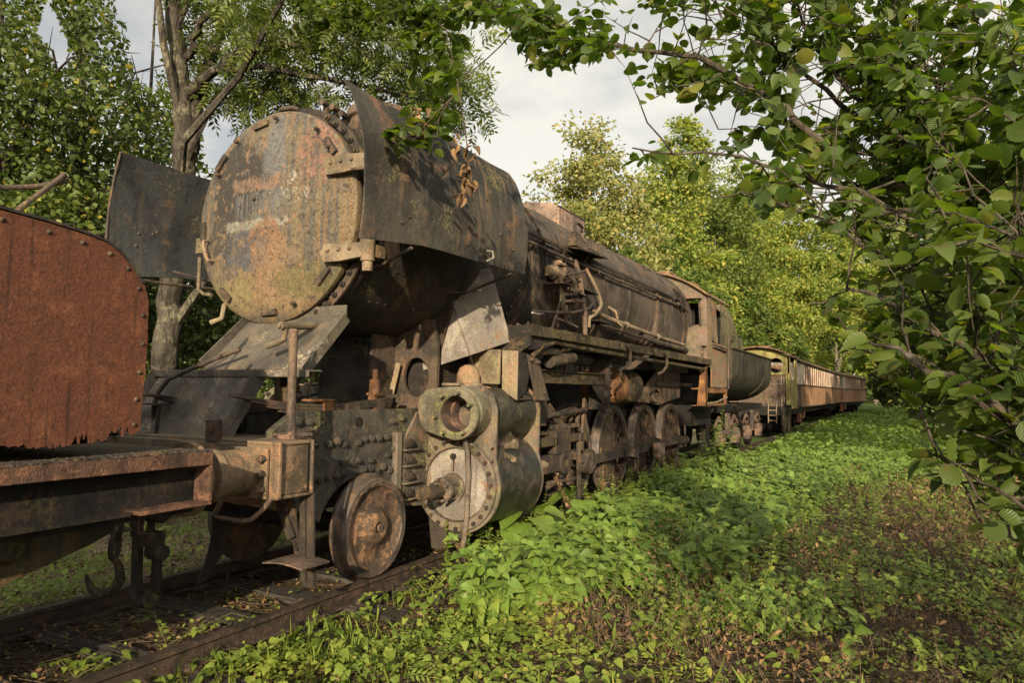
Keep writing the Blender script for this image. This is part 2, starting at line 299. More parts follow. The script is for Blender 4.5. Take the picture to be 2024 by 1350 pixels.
def door_mat():
    t = NT('smokebox_door_paint'); c = t.coord()
    sep = t.new('ShaderNodeSeparateXYZ'); t.l.new(c, sep.inputs[0]); X, Z = sep.outputs[0], sep.outputs[2]
    n1 = t.noise(c, 2.4, 9, .7, .3); n2 = t.noise(c, 6.5, 10, .75, .4); n3 = t.noise(t.coord(loc=(3,8,1)), 11, 9, .78, .3); fl = t.noise(c, 26, 7, .75); fine = t.noise(c, 110, 3, .7)
    S = lambda k, zs, l: t.noise(t.coord(scale=(k,k,zs), loc=l), 1., 6, .66)
    s1 = S(20,.8,(0,0,0)); s2 = S(34,1.1,(3,4,1)); s3 = S(9,.45,(7,2,5))
    col = t.mix(t.step(n1, .4, .6), (.055,.052,.048), (.088,.077,.058))
    col = t.mix(t.step(s3, .46, .6, 0, .8), col, (.14,.102,.056))
    col = t.mix(t.step(s1, .5, .62, 0, .85), col, (.155,.092,.045))                    # rust runs
    col = t.mix(t.step(s2, .54, .64, 0, .8), col, (.055,.05,.046))
    def ell(x, z, rx, rz, soft=.5, wob=1.2, nn=None):
        a = t.math('DIVIDE', t.math('SUBTRACT', X, x), rx); b = t.math('DIVIDE', t.math('SUBTRACT', Z, z), rz)
        d = t.math('SQRT', t.math('ADD', t.math('MULTIPLY', a, a), t.math('MULTIPLY', b, b)))
        return t.step(t.math('ADD', d, t.math('MULTIPLY', t.math('SUBTRACT', nn or n2, .5), wob)), 1+soft/2, 1-soft/2)
    def rect(x0, x1, z0, z1, wob=.25, nn=None):
        w = t.math('MULTIPLY', t.math('SUBTRACT', nn or n3, .5), wob); f = None
        for v, e, sgn in ((X, x0, 1), (X, x1, -1), (Z, z0, 1), (Z, z1, -1)):
            q = t.step(t.math('ADD', t.math('MULTIPLY', t.math('SUBTRACT', v, e), float(sgn)), w), -.008, .012); f = q if f is None else t.math('MULTIPLY', f, q)
        return f
    chip = t.step(n3, .47, .50); chip2 = t.step(fl, .5, .54)
    def lay(f, cc, amt=1.):
        nonlocal col; col = t.mix(t.math('MULTIPLY', f, amt), col, cc)
    lay(ell(.0, 2.42, .6, .22, .8), (.16,.105,.046), .7)                                # ochre foot of the door
    lay(t.math('MULTIPLY', ell(-.42, 3.40, .34, .36, .2, 1.6), t.step(n3, .40, .46)), (.026,.022,.02), .93)      # peeled black area
    lay(t.math('MULTIPLY', ell(-.62, 3.05, .15, .42, .2, 1.8), chip), (.03,.026,.023), .9)
    lay(ell(.02, 3.6, .13, .36, .5), (.10,.10,.10), .8)
    lay(t.math('MULTIPLY', rect(-.46, .2, 3.04, 3.30), t.step(s2, .58, .46)), (.085,.085,.083), .8)
    lay(t.math('MULTIPLY', rect(-.55, .2, 2.97, 3.06, .12), t.step(s1, .66, .5)), (.2,.19,.155), .7)             # pale wiped strip
    lay(t.math('MULTIPLY', rect(-.46, .17, 3.32, 3.43, .3), t.step(n3, .40, .48)), (.135,.085,.06), .9)          # ghost of the number plate
    lay(t.math('MULTIPLY', ell(-.05, 2.84, .22, .2, .3, 2.), t.step(n3, .42, .47)), (.16,.085,.05), .9)
    lay(t.math('MULTIPLY', ell(-.3, 2.78, .3, .22, .3, 2.), t.step(n2, .44, .50)), (.05,.052,.06), .85)
    lay(t.math('MULTIPLY', ell(.02, 2.62, .25, .28, .5, 1.6), .8), (.17,.105,.058), .8)
    lay(t.math('MULTIPLY', ell(.30, 3.33, .16, .2, .3, 1.6), t.step(n3, .535, .55)), (.2,.19,.165), .8)        # curled white flakes
    lay(t.math('MULTIPLY', ell(.48, 3.55, .2, .3, .4, 1.6), t.step(n3, .47, .50)), (.15,.078,.055), .8)
    lay(t.math('MULTIPLY', ell(.40, 2.5, .35, .14, .6, 1.4), .7), (.085,.075,.03)); lay(ell(-.5, 2.42, .3, .13, .6, 1.4), (.14,.12,.055), .6)
    lay(t.step(t.noise(c, 15, 6, .72), .585, .6), (.04,.028,.024), .9)
    lay(t.step(t.noise(t.coord(scale=(1,1,.6), loc=(5,1,2)), 8.5, 9, .78), .59, .60), (.05,.042,.038), .85)
    lay(t.step(t.noise(t.coord(scale=(1,1,.45), loc=(1,7,3)), 13, 9, .78), .59, .60), (.22,.115,.055), .8)
    col = t.mix(1., col, t.mix(t.step(fine, .3, .7), (.6,.6,.6), (1.22,1.2,1.16)), 'MULTIPLY')
    h = t.math('ADD', t.math('MULTIPLY', chip, .45), t.math('ADD', t.math('MULTIPLY', chip2, .25), t.math('MULTIPLY', fine, .15)))
    t.pbsdf(col, .7, 0, t.bump(h, .009, .8), .3); return t.m
M['door'] = door_mat()
# ================================================================== THE STEAM LOCOMOTIVE (rail top is z = 0, track runs along +y)
loco = thing('steam_locomotive', 'rusty black steam locomotive with big smoke deflectors and round smokebox door', 'locomotive', (0, 0, 0))
BZ = 3.08
def arc(cx, cz, r, a0, a1, n): return [(cx+r*math.cos(R(a0+(a1-a0)*i/n)), cz+r*math.sin(R(a0+(a1-a0)*i/n))) for i in range(n+1)]
def ringpts(y, r, angs, cx=0, cz=BZ): return [Vector((cx+r*math.cos(R(a)), y, cz+r*math.sin(R(a)))) for a in angs]
# --- smokebox
b = MB(); b.lathe([(.70,-.36),(.985,-.385),(.99,-.36),(.99,-.30),(.965,-.29),(.965,2.45),(.8,2.45)], (0,0,BZ), (0,1,0), 72)
for a in list(range(16, 60, 7))+list(range(-62, -14, 7)):
    b.bolt(ringpts(-.39, .955, [a])[0], (0,-1,0), .026, .05)
for yy in (-.2, 2.3):
    for a in range(-80, 80, 6): p = ringpts(yy, .965, [a])[0]; b.rivet(p, (p.x,0,p.z-BZ), .014)
for k in range(22):
    for a in (-48, -28): p = ringpts(-.1+k*.11, .965, [a])[0]; b.rivet(p, (p.x,0,p.z-BZ), .011)
smokebox = b.build('smokebox', M['dark'], loco)
# strap of hinge bolts on the right edge of the smokebox front
b = MB()
for a0, a1 in ((14, 58), (-52, -16)):
    g = [[(r*math.cos(R(a0+(a1-a0)*i/12)), -.405, BZ+r*math.sin(R(a0+(a1-a0)*i/12))) for r in (.925, 1.0)] for i in range(13)]
    b.sheet(g, .025)
b.build('hinge_straps', M['brown'], loco)
b = MB()
for a, ln in ((64, .1), (57, .1), (50, .09)):
    p = ringpts(-.36, .98, [a])[0]; d = Vector((math.cos(R(a)), 0, math.sin(R(a)))); b.tube([p-d*.02, p+d*.07+Vector((0,-.03,0)), p+d*.075+Vector((0,-.1,0))], .03, 8)
p = ringpts(-.39, .94, [88])[0]; b.tube([p+Vector((-.12,0,.06)), p+Vector((.03,0,.05)), p+Vector((.1,0,.02))], .02, 8)
p = ringpts(-.39, .94, [98])[0]; b.tube([p, p+Vector((0,0,.05))], .035, 8)
b.build('lamp_brackets', M['brown'], loco)
# --- smokebox door
b = MB(); b.lathe([(0,-.545),(.25,-.543),(.5,-.535),(.7,-.522),(.85,-.503),(.905,-.492),(.93,-.472),(.935,-.44),(.925,-.40),(.80,-.385)], (-.035,0,BZ), (0,1,0), 96)
door = b.build('smokebox_door', M['door'], loco)
for zz, x0 in ((3.41, .62), (2.69, .62)):
    b = MB(); b.prism([(x0+.02, -.075), (x0-.02, 0), (x0+.02, .075), (x0+.2, .075), (1.04, .055), (1.04, -.055), (x0+.2, -.075)], (0,-.575,zz), (1,0,0), (0,0,1), (0,1,0), .055)
    b.lathe([(0,-.09),(.055,-.09),(.055,.09),(0,.09)], (1.06,-.53,zz), (0,0,1), 16)
    b.lathe([(0,-.17),(.042,-.17),(.042,.17),(0,.17)], (1.06,-.53,zz), (0,0,1), 14)
    for k in range(3): b.bolt((x0+.07+k*.11, -.575, zz+.02), (0,-1,0), .018, .02)
    b.box(.98, 1.1, -.5, -.36, zz-.05, zz+.05)
    b.build('door_hinge', M['tan'], door, .006)
def clamp(a, r=.84, ln=.17, w=.055):
    b = MB(); c = Vector((-.035+r*math.cos(R(a)), -.515, BZ+r*math.sin(R(a)))); t = Vector((-math.sin(R(a)), 0, math.cos(R(a)))); n = Vector((math.cos(R(a)), 0, math.sin(R(a))))
    q = [c-t*ln/2-n*w/2, c+t*ln/2-n*w/2, c+t*ln/2+n*w/2, c-t*ln/2+n*w/2]
    b.hexa([p+Vector((0,.03,0)) for p in q]+[p-Vector((0,.022,0)) for p in q]); return b.build('door_clamp', M['brown'], door, .005)
for a in (100, 139, 184, 232, 272, 318, 38): clamp(a)
b = MB(); b.tube([(-.79,-.50,2.925),(-.79,-.58,2.915),(-.78,-.59,2.87),(-.735,-.59,2.76),(-.72,-.58,2.735),(-.715,-.50,2.735)], .013, 8); b.build('door_handle', M['tan'], door)
b = MB()
for x, z in ((-.2,3.24),(.02,3.93),(.63,3.58),(-.45,3.79),(-.68,3.52),(.5,3.75),(.3,2.3)): b.bolt((x,-.535,z), (0,-1,0), .02, .03)
b.build('door_bolts', M['brown'], door)
b = MB(); b.box(-1.03,-.9,-.47,-.45,2.84,2.98); b.tube([(-.98,-.46,2.8),(-.98,-.46,2.5),(-.9,-.46,2.45),(-.8,-.46,2.44)], .018, 8); b.build('lock_plate', M['tan'], loco)
b = MB(); b.tube([(-.58,-.42,2.37),(-.58,-.5,2.33),(-.58,-.52,2.21),(-.68,-.55,2.17)], [.02,.022,.022,.026], 8); b.build('crank_handle', M['tan'], loco)
b = MB(); b.bolt((.535,-.86,2.075), (0,-1,0), .035, .05); b.tube([(.535,-.85,2.075),(.54,-.87,1.97),(.5,-.9,1.945),(.44,-.95,1.92)], [.026,.024,.024,.028], 10); b.tube([(.535,-.86,2.075),(.52,-.4,2.12)], .03, 10); b.build('crank_handle', M['tan'], loco)
# --- chimney
b = MB(); b.lathe([(.46,3.86),(.39,3.92),(.34,4.0),(.315,4.12),(.31,4.28),(.322,4.30),(.322,4.33),(.31,4.35),(.31,4.38),(.345,4.40),(.352,4.43),(.342,4.48),(.28,4.49),(.27,4.0)], (0,.9,0), (0,0,1), 40)
b.build('chimney', M['pinkrust'], loco)
# --- smoke deflectors
def deflector(sx, mat_o, ybot=(-1.02, 1.42)):
    rows = []
    ny, prof = 10, ([(1.385,2.66),(1.405,2.86),(1.415,3.05),(1.415,3.25),(1.405,3.38),(1.385,3.5),(1.355,3.61),(1.32,3.71),(1.27,3.80)] if sx > 0 else [(1.50,2.58),(1.52,2.74),(1.525,2.9),(1.52,3.06),(1.505,3.2),(1.48,3.34),(1.45,3.46),(1.415,3.58),(1.375,3.69)])
    for i in range(ny+1):
        y = -1.02+2.44*i/ny; row = []
        for j, (x, z) in enumerate(prof):
            wob = .008*math.sin(i*1.9+j*1.1)
            zz = z+(.06 if i > 0 else 0)*min(1, i/3.)*(j < 4)*(4-j)/4*1.2 + (.035*i/ny if j < 4 else -.03*i/ny)
            yy = y + (-.02*max(0, j-4)*(i == 0)) + (0 if j < 5 or i < ny else -.035*(j-4))
            row.append((sx*(x+wob+(.06*i/ny if sx > 0 else -.10*i/ny)), yy if sx > 0 else y, zz))
        rows.append(row)
    b = MB(); b.sheet(rows, .012)
    return b.build('smoke_deflector', mat_o, loco)
dR = deflector(1, M['defl']); dL = deflector(-1, M['deflin'])
b = MB()   # lighter repainted patch, flat handle and rivet dots on the outer face
for k in range(26):
    rnd = random.Random(k); j = rnd.uniform(2.7, 3.4); y = rnd.uniform(-.8, 1.3); x = 1.40+.06*(y+1)/2.44+.012; b.rivet((x, y, j), (1,0,0), rnd.uniform(.006, .016))
b.build('rivets', M['brown'], dR)
b = MB(); b.tube([(1.47,.63,2.86),(1.53,.63,2.85),(1.54,.63,2.79),(1.47,.63,2.765)], .01, 8); b.build('grab_loop', M['grey'], dR)
b = MB()
for k in range(40):
    rnd = random.Random(k+90); z = rnd.uniform(2.62, 3.1) if k < 30 else rnd.uniform(3.1, 3.6); y = rnd.uniform(-.95, .1); b.rivet((-1.505+.02*max(0, (z-3.1))*4, y, z), (1,0,0), rnd.uniform(.006, .018))
b.build('rivets', M['brown'], dL)
b = MB(); b.tube([(-1.50,-1.02,2.58),(-1.46,-.4,2.585),(-1.40,.3,2.60)], .016, 6); b.tube([(-1.50,-1.02,2.58),(-1.525,-1.02,2.9),(-1.505,-1.02,3.2),(-1.45,-1.02,3.46),(-1.375,-1.02,3.69)], .012, 6)
b.build('rim', M['brown'], dL)
for sx, p in ((1, dR), (-1, dL)):
    b = MB()
    b.tube([(sx*.80,-.3,2.56),(sx*1.12,-.34,2.63),(sx*1.40,-.42,2.70)], .014, 8)
    b.bar((sx*.8,1.12,2.52), (sx*1.43,1.2,2.74), .05, .012); b.bar((sx*.8,.95,2.55), (sx*1.2,1.02,2.56), .04, .012)
    if sx > 0: b.bar((.9,-.55,3.35), (1.4,-.6,3.3), .05, .02); b.bar((.9,.5,3.45), (1.4,.5,3.4), .05, .02)
    b.build('deflector_braces', M['brown'], p)
# --- saddle under the smokebox (dark riveted plates with an oval hole in the front plate)
b = MB()
sadl = [(-.62,1.38),(.62,1.38),(.62,1.8),(.70,2.12),(.78,2.48)] + arc(0, BZ, .94, -40, -140, 14)[0:] + [(-.78,2.48),(-.70,2.12),(-.62,1.8)]
b.py(sadl, 1.12, 1.6)
b.box(-.56,.56,.35,1.1,1.2,1.34)
for k in range(7): b.rivet((-.5+k*.17, 1.1, 2.16), (0,-1,0), .02)
b.build('smokebox_saddle', M['dark'], loco)
b = MB(); n = 20; hole = [(.47+.155*math.cos(2*PI*i/n), 1.72+.2*math.sin(2*PI*i/n)) for i in range(n)]
outer = []
for i in range(n):
    a = 2*PI*i/n; x0, x1, z0, z1 = .18, .72, 1.40, 2.3
    dx, dz = math.cos(a), math.sin(a); t = min(((x1-.47)/dx if dx > 1e-6 else 9), ((x0-.47)/dx if dx < -1e-6 else 9), ((z1-1.72)/dz if dz > 1e-6 else 9), ((z0-1.72)/dz if dz < -1e-6 else 9))
    outer.append((.47+dx*t, 1.72+dz*t))
V = [(x, .98, z) for x, z in outer]+[(x, .98, z) for x, z in hole]+[(x, 1.02, z) for x, z in outer]+[(x, 1.02, z) for x, z in hole]
F = []
for i in range(n):
    j = (i+1) % n; F += [(i, j, n+j, n+i), (2*n+i, 3*n+i, 3*n+j, 2*n+j), (n+i, n+j, 3*n+j, 3*n+i), (i, 2*n+i, 2*n+j, j)]
b.add(V, F); b.box(.18,.72,.94,1.02,1.26,1.44); b.box(.17,.2,.62,1.0,1.36,2.25)
for k in range(6): b.rivet((.24, .98, 1.55+k*.12), (0,-1,0), .014); b.rivet((.3+k*.07, .98, 2.05+k*.01), (0,-1,0), .014)
b.build('saddle_plate', M['brown'], loco)
b = MB(); b.bar((.22,.86,1.4),(.31,.9,1.86), .03, .05); b.bar((-.28,.2,1.42),(-.12,.3,2.1), .05, .02); b.bar((-.02,-.35,1.42),(.02,-.4,1.78),.06,.06)
b.build('stays', M['tan'], loco)
# concave inner smokebox support shadowed behind the frames
b = MB(); g = [[(-.60+.78*i/8, .75+.28*math.sin(PI*i/8), z) for z in (1.34,1.6,1.9,2.2)] for i in range(9)]; b.sheet(g, .03)
for i in range(8): b.rivet((-.5+.09*i, .78+.24*math.sin(PI*(i+1)/9)-.02, 2.08), (0,-1,0), .02)
b.build('saddle_skirt', M['frame'], loco)
# --- outside steam pipe shroud, bent sheet
b = MB()
def pane(c, th=.012):
    c = [Vector(q) for q in c]; nn = (c[1]-c[0]).cross(c[2]-c[0]).normalized()*th; b.add(c+[q+nn for q in c], [tuple(reversed(range(len(c)))), tuple(range(len(c), 2*len(c)))]+[(k, (k+1) % len(c), len(c)+(k+1) % len(c), len(c)+k) for k in range(len(c))])
sA, sB, sC, sD, sE = (.60,1.22,2.79),(.37,1.14,2.28),(.47,1.10,1.79),(1.00,1.14,1.94),(.66,1.2,2.68)
sB0 = (.50,1.19,2.55); sF, sG = (1.21,1.6,2.10), (1.02,1.5,2.86)
pane([sA, sB0, sB, sC, sD, sE]); pane([sE, sD, sF, sG]); pane([sA, sE, sG, (.8,1.5,2.88)])
b.build('steam_pipe_shroud', M['grey'], loco, .004)
b = MB(); b.tube([(.7,1.5,2.6),(.85,1.55,2.3),(.9,1.55,1.9),(.92,1.55,1.6)], [.15,.15,.15,.16], 18); b.lathe([(.0,1.62),(.15,1.62),(.15,1.665),(.12,1.67),(.115,1.76),(.09,1.82),(.04,1.85),(0,1.855)], (.95,1.2,0), (0,0,1), 18)
b.build('steam_pipe', M['tan'], loco)
# --- boiler with cladding bands, firebox
b = MB(); b.lathe([(.95,2.36),(1.045,2.36),(1.05,2.40),(1.05,7.4),(.9,7.4)], (0,0,BZ), (0,1,0), 80)
bo = b.build('boiler', M['boiler'], loco)
b = MB()
for yy in (2.42, 3.62, 4.75, 5.9, 7.1): b.lathe([(1.045,yy-.03),(1.062,yy-.028),(1.062,yy+.028),(1.045,yy+.03)], (0,0,BZ), (0,1,0), 80)
b.build('cladding_bands', M['brown'], bo)
b = MB()
for k in range(14): p = ringpts(2.34, .955, [-50+k*6])[0]; b.rivet(p, (0,-1,0), .017)
b.build('rivets', M['grey'], bo)
fb = [(-.98,2.0),(-1.0,2.45),(-1.055,2.8)] + list(reversed(arc(0, BZ, 1.075, 0, 180, 30))) + [(1.055,2.8),(1.0,2.45),(.98,2.0)]
b = MB(); b.py(fb, 7.35, 9.86)
fbx = b.build('firebox', M['boiler'], bo)
b = MB()
for yy in (7.38, 8.3, 9.2): b.tube([(x*1.008, yy, BZ+(z-BZ)*1.008) for x, z in fb[1:-1]], .018, 4)
for q in range(5): a = R(52); b.bar((1.085*math.cos(a),7.6+q*.38,BZ+1.085*math.sin(a)),(1.085*math.cos(a),7.85+q*.38,BZ+1.085*math.sin(a)), .1, .012, up=(math.cos(a),0,math.sin(a)))
b.lathe([(0,0),(.07,0),(.075,.015),(.06,.02),(.0,.02)], (1.07,7.75,3.12), (1,0,0), 18)
b.build('firebox_band', M['brown'], fbx)
# running plates' shadow gap under the boiler: belly cladding
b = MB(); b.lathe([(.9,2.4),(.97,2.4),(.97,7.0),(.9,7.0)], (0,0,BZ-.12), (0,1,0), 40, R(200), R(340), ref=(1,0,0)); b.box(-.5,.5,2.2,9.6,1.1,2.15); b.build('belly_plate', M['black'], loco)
# --- dome casing
b = MB(); dz = [(-.62,3.6),(.62,3.6),(.62,4.19),(.5,4.25),(.25,4.295),(0,4.31),(-.25,4.295),(-.5,4.25),(-.62,4.19)]
b.py(dz, 4.1, 5.05)
dome = b.build('dome_casing', M['dome'], loco, .012, 2)
b = MB()
for k in range(9):
    b.rivet((.585, 4.1, 3.66+k*.06), (0,-1,0), .01); b.rivet((.62, 4.14, 3.66+k*.06), (1,0,0), .01)
b.box(-.63,-.6,4.08,5.07,4.185,4.2); b.box(.6,.63,4.08,5.07,4.185,4.2)
b.build('rim', M['brown'], dome)
# --- lubricator on its tray
b = MB(); b.hexa([(1.0,3.42,3.45),(1.28,3.3,3.38),(1.28,4.3,3.42),(.95,4.55,3.5),(1.0,3.42,3.47),(1.28,3.3,3.4),(1.28,4.3,3.44),(.95,4.55,3.52)]); b.bar((1.0,3.9,3.2),(1.15,3.9,3.43),.05,.03)
tray = b.build('lubricator_tray', M['dark'], loco)
b = MB(); b.box(1.03,1.15,3.45,3.72,3.47,3.58); b.box(1.05,1.13,3.48,3.68,3.58,3.66); b.tube([(1.12,3.5,3.68),(1.12,3.5,3.76),(1.12,3.6,3.79),(1.12,3.75,3.76),(1.12,3.72,3.7)], .02, 8)
for k in range(8):
    b.tube([(1.05+(k % 2)*.12, 3.8+.06*k, 3.5),(1.05+(k % 2)*.12, 3.8+.06*k, 3.62)], .018, 6); b.rivet((1.05+(k % 2)*.12, 3.8+.06*k, 3.62), (0,0,1), .026)
b.box(1.05,1.17,3.78,4.25,3.46,3.51)
b.build('lubricator', M['brown'], tray, .004)
# --- handrails and pipes along the boiler
for x, z, y0, y1, r in ((1.1,3.275,1.9,8.9,.021), (1.075,3.39,1.7,8.4,.017), (1.06,3.42,1.7,8.4,.012)):
    b = MB(); b.tube([(x, y0+(y1-y0)*i/14, z+.006*math.sin(i*1.7)) for i in range(15)], r, 8)
    if r > .02:
        for i in range(1, 14, 2):
            y = y0+(y1-y0)*i/14; a = math.asin(max(-1, min(1, (z-BZ)/1.05))); b.tube([(1.05*math.cos(a), y, z), (x, y, z)], .012, 6); b.lathe([(0,-.03),(.03,-.015),(.03,.015),(0,.03)], (x,y,z), (0,1,0), 8)
    b.build('handrail' if r > .02 else 'conduit', M['brown'] if r > .02 else M['dark'], loco)
def pipe(pts, r, mat='brown', name='pipe', n=8, fl=()):
    b = MB(); b.tube(pts, r, n)
    for p, d, rr in fl: b.lathe([(0,-.02),(rr,-.02),(rr,.02),(0,.02)], p, d, 12)
    return b.build(name, M[mat], loco)
pipe([(1.03,4.4,2.72),(1.10,4.7,2.66),(1.1,6.4,2.6),(1.08,7.8,2.565),(1.06,9.2,2.55)], .035, 'tan', fl=[((1.1,5.6,2.63),(0,1,0),.05),((1.09,7.3,2.575),(0,1,0),.05)])
pipe([(1.05,4.3,2.56),(1.08,6.4,2.50),(1.08,7.6,2.46),(1.06,9.4,2.42)], .022, 'dark')
pipe([(1.04,6.5,2.57),(1.1,6.7,2.50),(1.1,7.2,2.47),(1.05,9.5,2.46)], .05, 'brown')
pipe([(1.14,2.27,2.49),(1.2,2.7,2.52),(1.23,3.2,2.57),(1.22,3.75,2.68),(1.18,4.05,2.82)], .02, 'brown')     # long bent lever in front of the pump
pipe([(1.2,2.12,2.46),(1.18,2.3,2.46),(1.16,2.55,2.5),(1.16,3.5,2.42)], .012, 'grey')
pipe([(1.09,3.95,3.25),(1.14,4.15,3.05),(1.16,4.3,2.88),(1.18,4.3,2.78),(1.17,4.1,2.64),(1.15,3.95,2.58)], .024, 'tan')
pipe([(1.15,3.95,2.6),(1.17,3.88,2.52),(1.18,3.85,2.44)], .02, 'tan')
pipe([(1.12,2.8,3.15),(1.2,2.83,3.0),(1.22,2.85,2.7),(1.2,2.75,2.5),(1.2,2.62,2.29)], .016, 'brown')
pipe([(1.1,3.55,3.28),(1.2,3.45,3.1),(1.22,3.5,2.85),(1.22,3.6,2.6),(1.22,3.62,2.28)], .032, 'pinkrust')
pipe([(1.0,5.0,2.86),(1.12,5.05,2.78),(1.13,5.1,2.68)], .02, 'tan'); pipe([(1.12,5.1,2.64),(1.2,5.15,2.56),(1.14,5.2,2.52)], .012, 'tan')
pipe([(1.1,8.4,3.39),(1.12,8.7,3.36),(1.08,8.9,3.2),(1.0,9.1,3.1)], .03, 'dark'); pipe([(1.06,8.5,3.6),(1.1,8.7,3.42),(1.12,8.8,3.3)], .025, 'dark')
pipe([(1.08,8.9,3.45),(1.1,9.1,3.28),(1.08,9.3,3.05),(1.07,9.4,2.85)], .018, 'dark')
pipe([(1.05,8.6,3.35),(1.13,8.62,3.3),(1.13,9.3,3.22)], .02, 'brown'); pipe([(.95,8.9,3.65),(1.02,8.95,3.6),(1.05,9.2,3.45),(1.02,9.5,3.3)], .028, 'dark')
# feed valve group on the boiler side
b = MB(); b.lathe([(0,-.13),(.06,-.13),(.075,-.11),(.075,-.06),(.095,-.05),(.095,-.02),(.078,-.01),(.078,.06),(.10,.07),(.10,.10),(0,.10)], (1.14,2.84,3.03), (.35,.93,0), 18)
b.lathe([(0,.06),(.10,.06),(.105,.075),(.10,.09),(.06,.10),(.05,.13),(0,.13)], (1.16,2.88,3.04), (0,0,1), 16); b.lathe([(0,-.16),(.09,-.16),(.09,-.13),(.055,-.12),(.055,0),(0,0)], (1.16,2.9,3.02), (0,0,1), 16)
b.build('feed_valve', M['tan'], loco, .003)
b = MB(); b.tube([(1.17,2.92,2.86),(1.19,2.95,2.72),(1.19,2.98,2.58),(1.15,3.1,2.47),(1.1,3.4,2.43)], .038, 12); b.tube([(1.12,3.2,2.86),(1.12,3.2,2.62),(1.1,3.35,2.49),(1.05,3.7,2.42)], .034, 12)
b.tube([(1.18,2.97,2.77),(1.3,3.05,2.78)], .022, 10); b.tube([(1.16,3.1,2.71),(1.32,3.25,2.72)], .022, 10); b.lathe([(.0,0),(.034,0),(.034,.05),(.022,.05)], (1.3,3.04,2.78), (.8,.5,0), 12); b.lathe([(0,0),(.034,0),(.034,.05),(.022,.05)], (1.31,3.24,2.72), (.8,.5,0), 12)
b.build('feed_pipes', M['brown'], loco)
b = MB(); b.box(1.05,1.16,3.08,3.2,2.92,3.05); b.box(1.05,1.22,3.26,3.285,2.84,3.12); b.box(1.05,1.2,3.38,3.395,2.88,3.08); b.lathe([(0,-.12),(.035,-.12),(.035,.12),(0,.12)], (1.17,3.3,2.98), (0,1,0), 12)
for k in range(22): rnd = random.Random(k+5); q = (1.14+rnd.uniform(-.03,.1), 2.98+.022*k, 2.9+rnd.uniform(-.08,.22)); b.bolt(q, (1,rnd.uniform(-.3,.3),.2), rnd.uniform(.010,.022), rnd.uniform(.03,.08))
for k in range(5): rnd = random.Random(k+50); y = 2.95+.1*k; b.tube([(1.12,y,2.95+rnd.uniform(-.05,.1)),(1.2,y+.05,2.9),(1.2,y+.08,2.75),(1.12,y+.1,2.68)], .011, 6)
b.box(1.05,1.31,2.72,3.02,2.868,2.88); b.box(1.05,1.28,3.05,3.5,2.815,2.828)
b.build('valve_linkage', M['brown'], loco)
b = MB(); b.hexa([(1.0,3.55,2.93),(1.26,3.5,2.9),(1.22,4.1,2.9),(1.0,4.1,2.92),(1.0,3.55,2.945),(1.26,3.5,2.915),(1.22,4.1,2.915),(1.0,4.1,2.935)]); b.hexa([(1.05,3.95,2.55),(1.3,3.9,2.53),(1.26,4.5,2.53),(1.05,4.5,2.55),(1.05,3.95,2.565),(1.3,3.9,2.545),(1.26,4.5,2.545),(1.05,4.5,2.565)]); b.build('brackets', M['dark'], loco)
# dark hatch in the cladding the feed valve comes out of
b = MB(); b.lathe([(1.052,2.62),(1.058,2.62),(1.058,3.08),(1.052,3.08)], (0,0,BZ), (0,1,0), 8, R(-16), R(8), ref=(1,0,0)); b.build('hatch', M['black'], bo)
b = MB(); b.tube([ (1.07*math.cos(R(a)), 2.75, BZ+1.07*math.sin(R(a))) for a in range(-5, 50, 6)], .02, 6); b.tube([ (1.07*math.cos(R(a)), 3.3, BZ+1.07*math.sin(R(a))) for a in range(5, 30, 6)], .016, 6); b.build('conduits', M['dark'], bo)
# --- running board
for sx in (1, -1):
    b = MB(); x0, x1 = (.98, 1.45) if sx > 0 else (-1.45, -.98)
    b.box(x0, x1, 1.62, 9.84, 2.245, 2.27)
    rb = b.build('running_board', M['dark'], loco)
    b = MB(); e = 1.45*sx; rnd = random.Random(8)
    N = 60; top = [(1.6+8.25*i/N, 2.275+rnd.uniform(-.006,.01)) for i in range(N+1)]; bot = [(1.6+8.25*i/N, 2.165+(.012*rnd.random() if i % 3 else 0)) for i in range(N, -1, -1)]
    b.px(top+bot, min(e, e+.016*sx), max(e, e+.016*sx)); b.box(min(e-.06*sx, e), max(e-.06*sx, e), 1.6, 9.84, 2.166, 2.176)
    b.build('valance', M['moss'], rb)
    b = MB(); b.box(min(.9*sx, e), max(.9*sx, e), 1.585, 1.6, 2.06, 2.275); b.prism([(0,2.2),(0,2.06),(.45*sx*-1,1.82),(.45*sx*-1,2.2)], (e,1.575,0), (1,0,0), (0,0,1), (0,1,0), .012)
    b.px([(1.62,2.165),(2.5,2.165),(1.95,2.05),(1.62,2.02)], min(e-.04*sx, e-.03*sx), max(e-.04*sx, e-.03*sx)); b.build('front_gusset', M['dark'], rb)
b = MB(); b.tube([(1.38,1.75,1.95),(1.4,1.95,2.08),(1.4,2.3,2.14),(1.4,3.0,2.12),(1.4,5,2.1),(1.4,7,2.09),(1.4,9.5,2.07)], .03, 8); b.tube([(1.3,2.6,2.1),(1.35,2.75,2.13)], .07, 10); b.build('pipe', M['moss'], loco)
for y in (4.55, 6.4): pipe([(1.42,y-.15,2.25),(1.47,y-.05,2.24),(1.49,y+.05,2.16),(1.48,y+.08,2.02),(1.44,y,1.93),(1.42,y-.14,1.9)], .024, 'brown', 'hose')
pipe([(1.42,4.42,1.9),(1.44,4.4,1.8),(1.42,4.5,1.75),(1.4,4.42,1.86)], .01, 'dark', 'chain'); pipe([(1.3,1.85,1.98),(1.32,2.15,2.04),(1.3,2.5,2.05),(1.28,2.9,2.08)], .055, 'dark'); pipe([(1.3,3.0,2.0),(1.3,2.7,1.97),(1.28,2.4,1.93)], .075, 'brown', n=12)
b = MB()
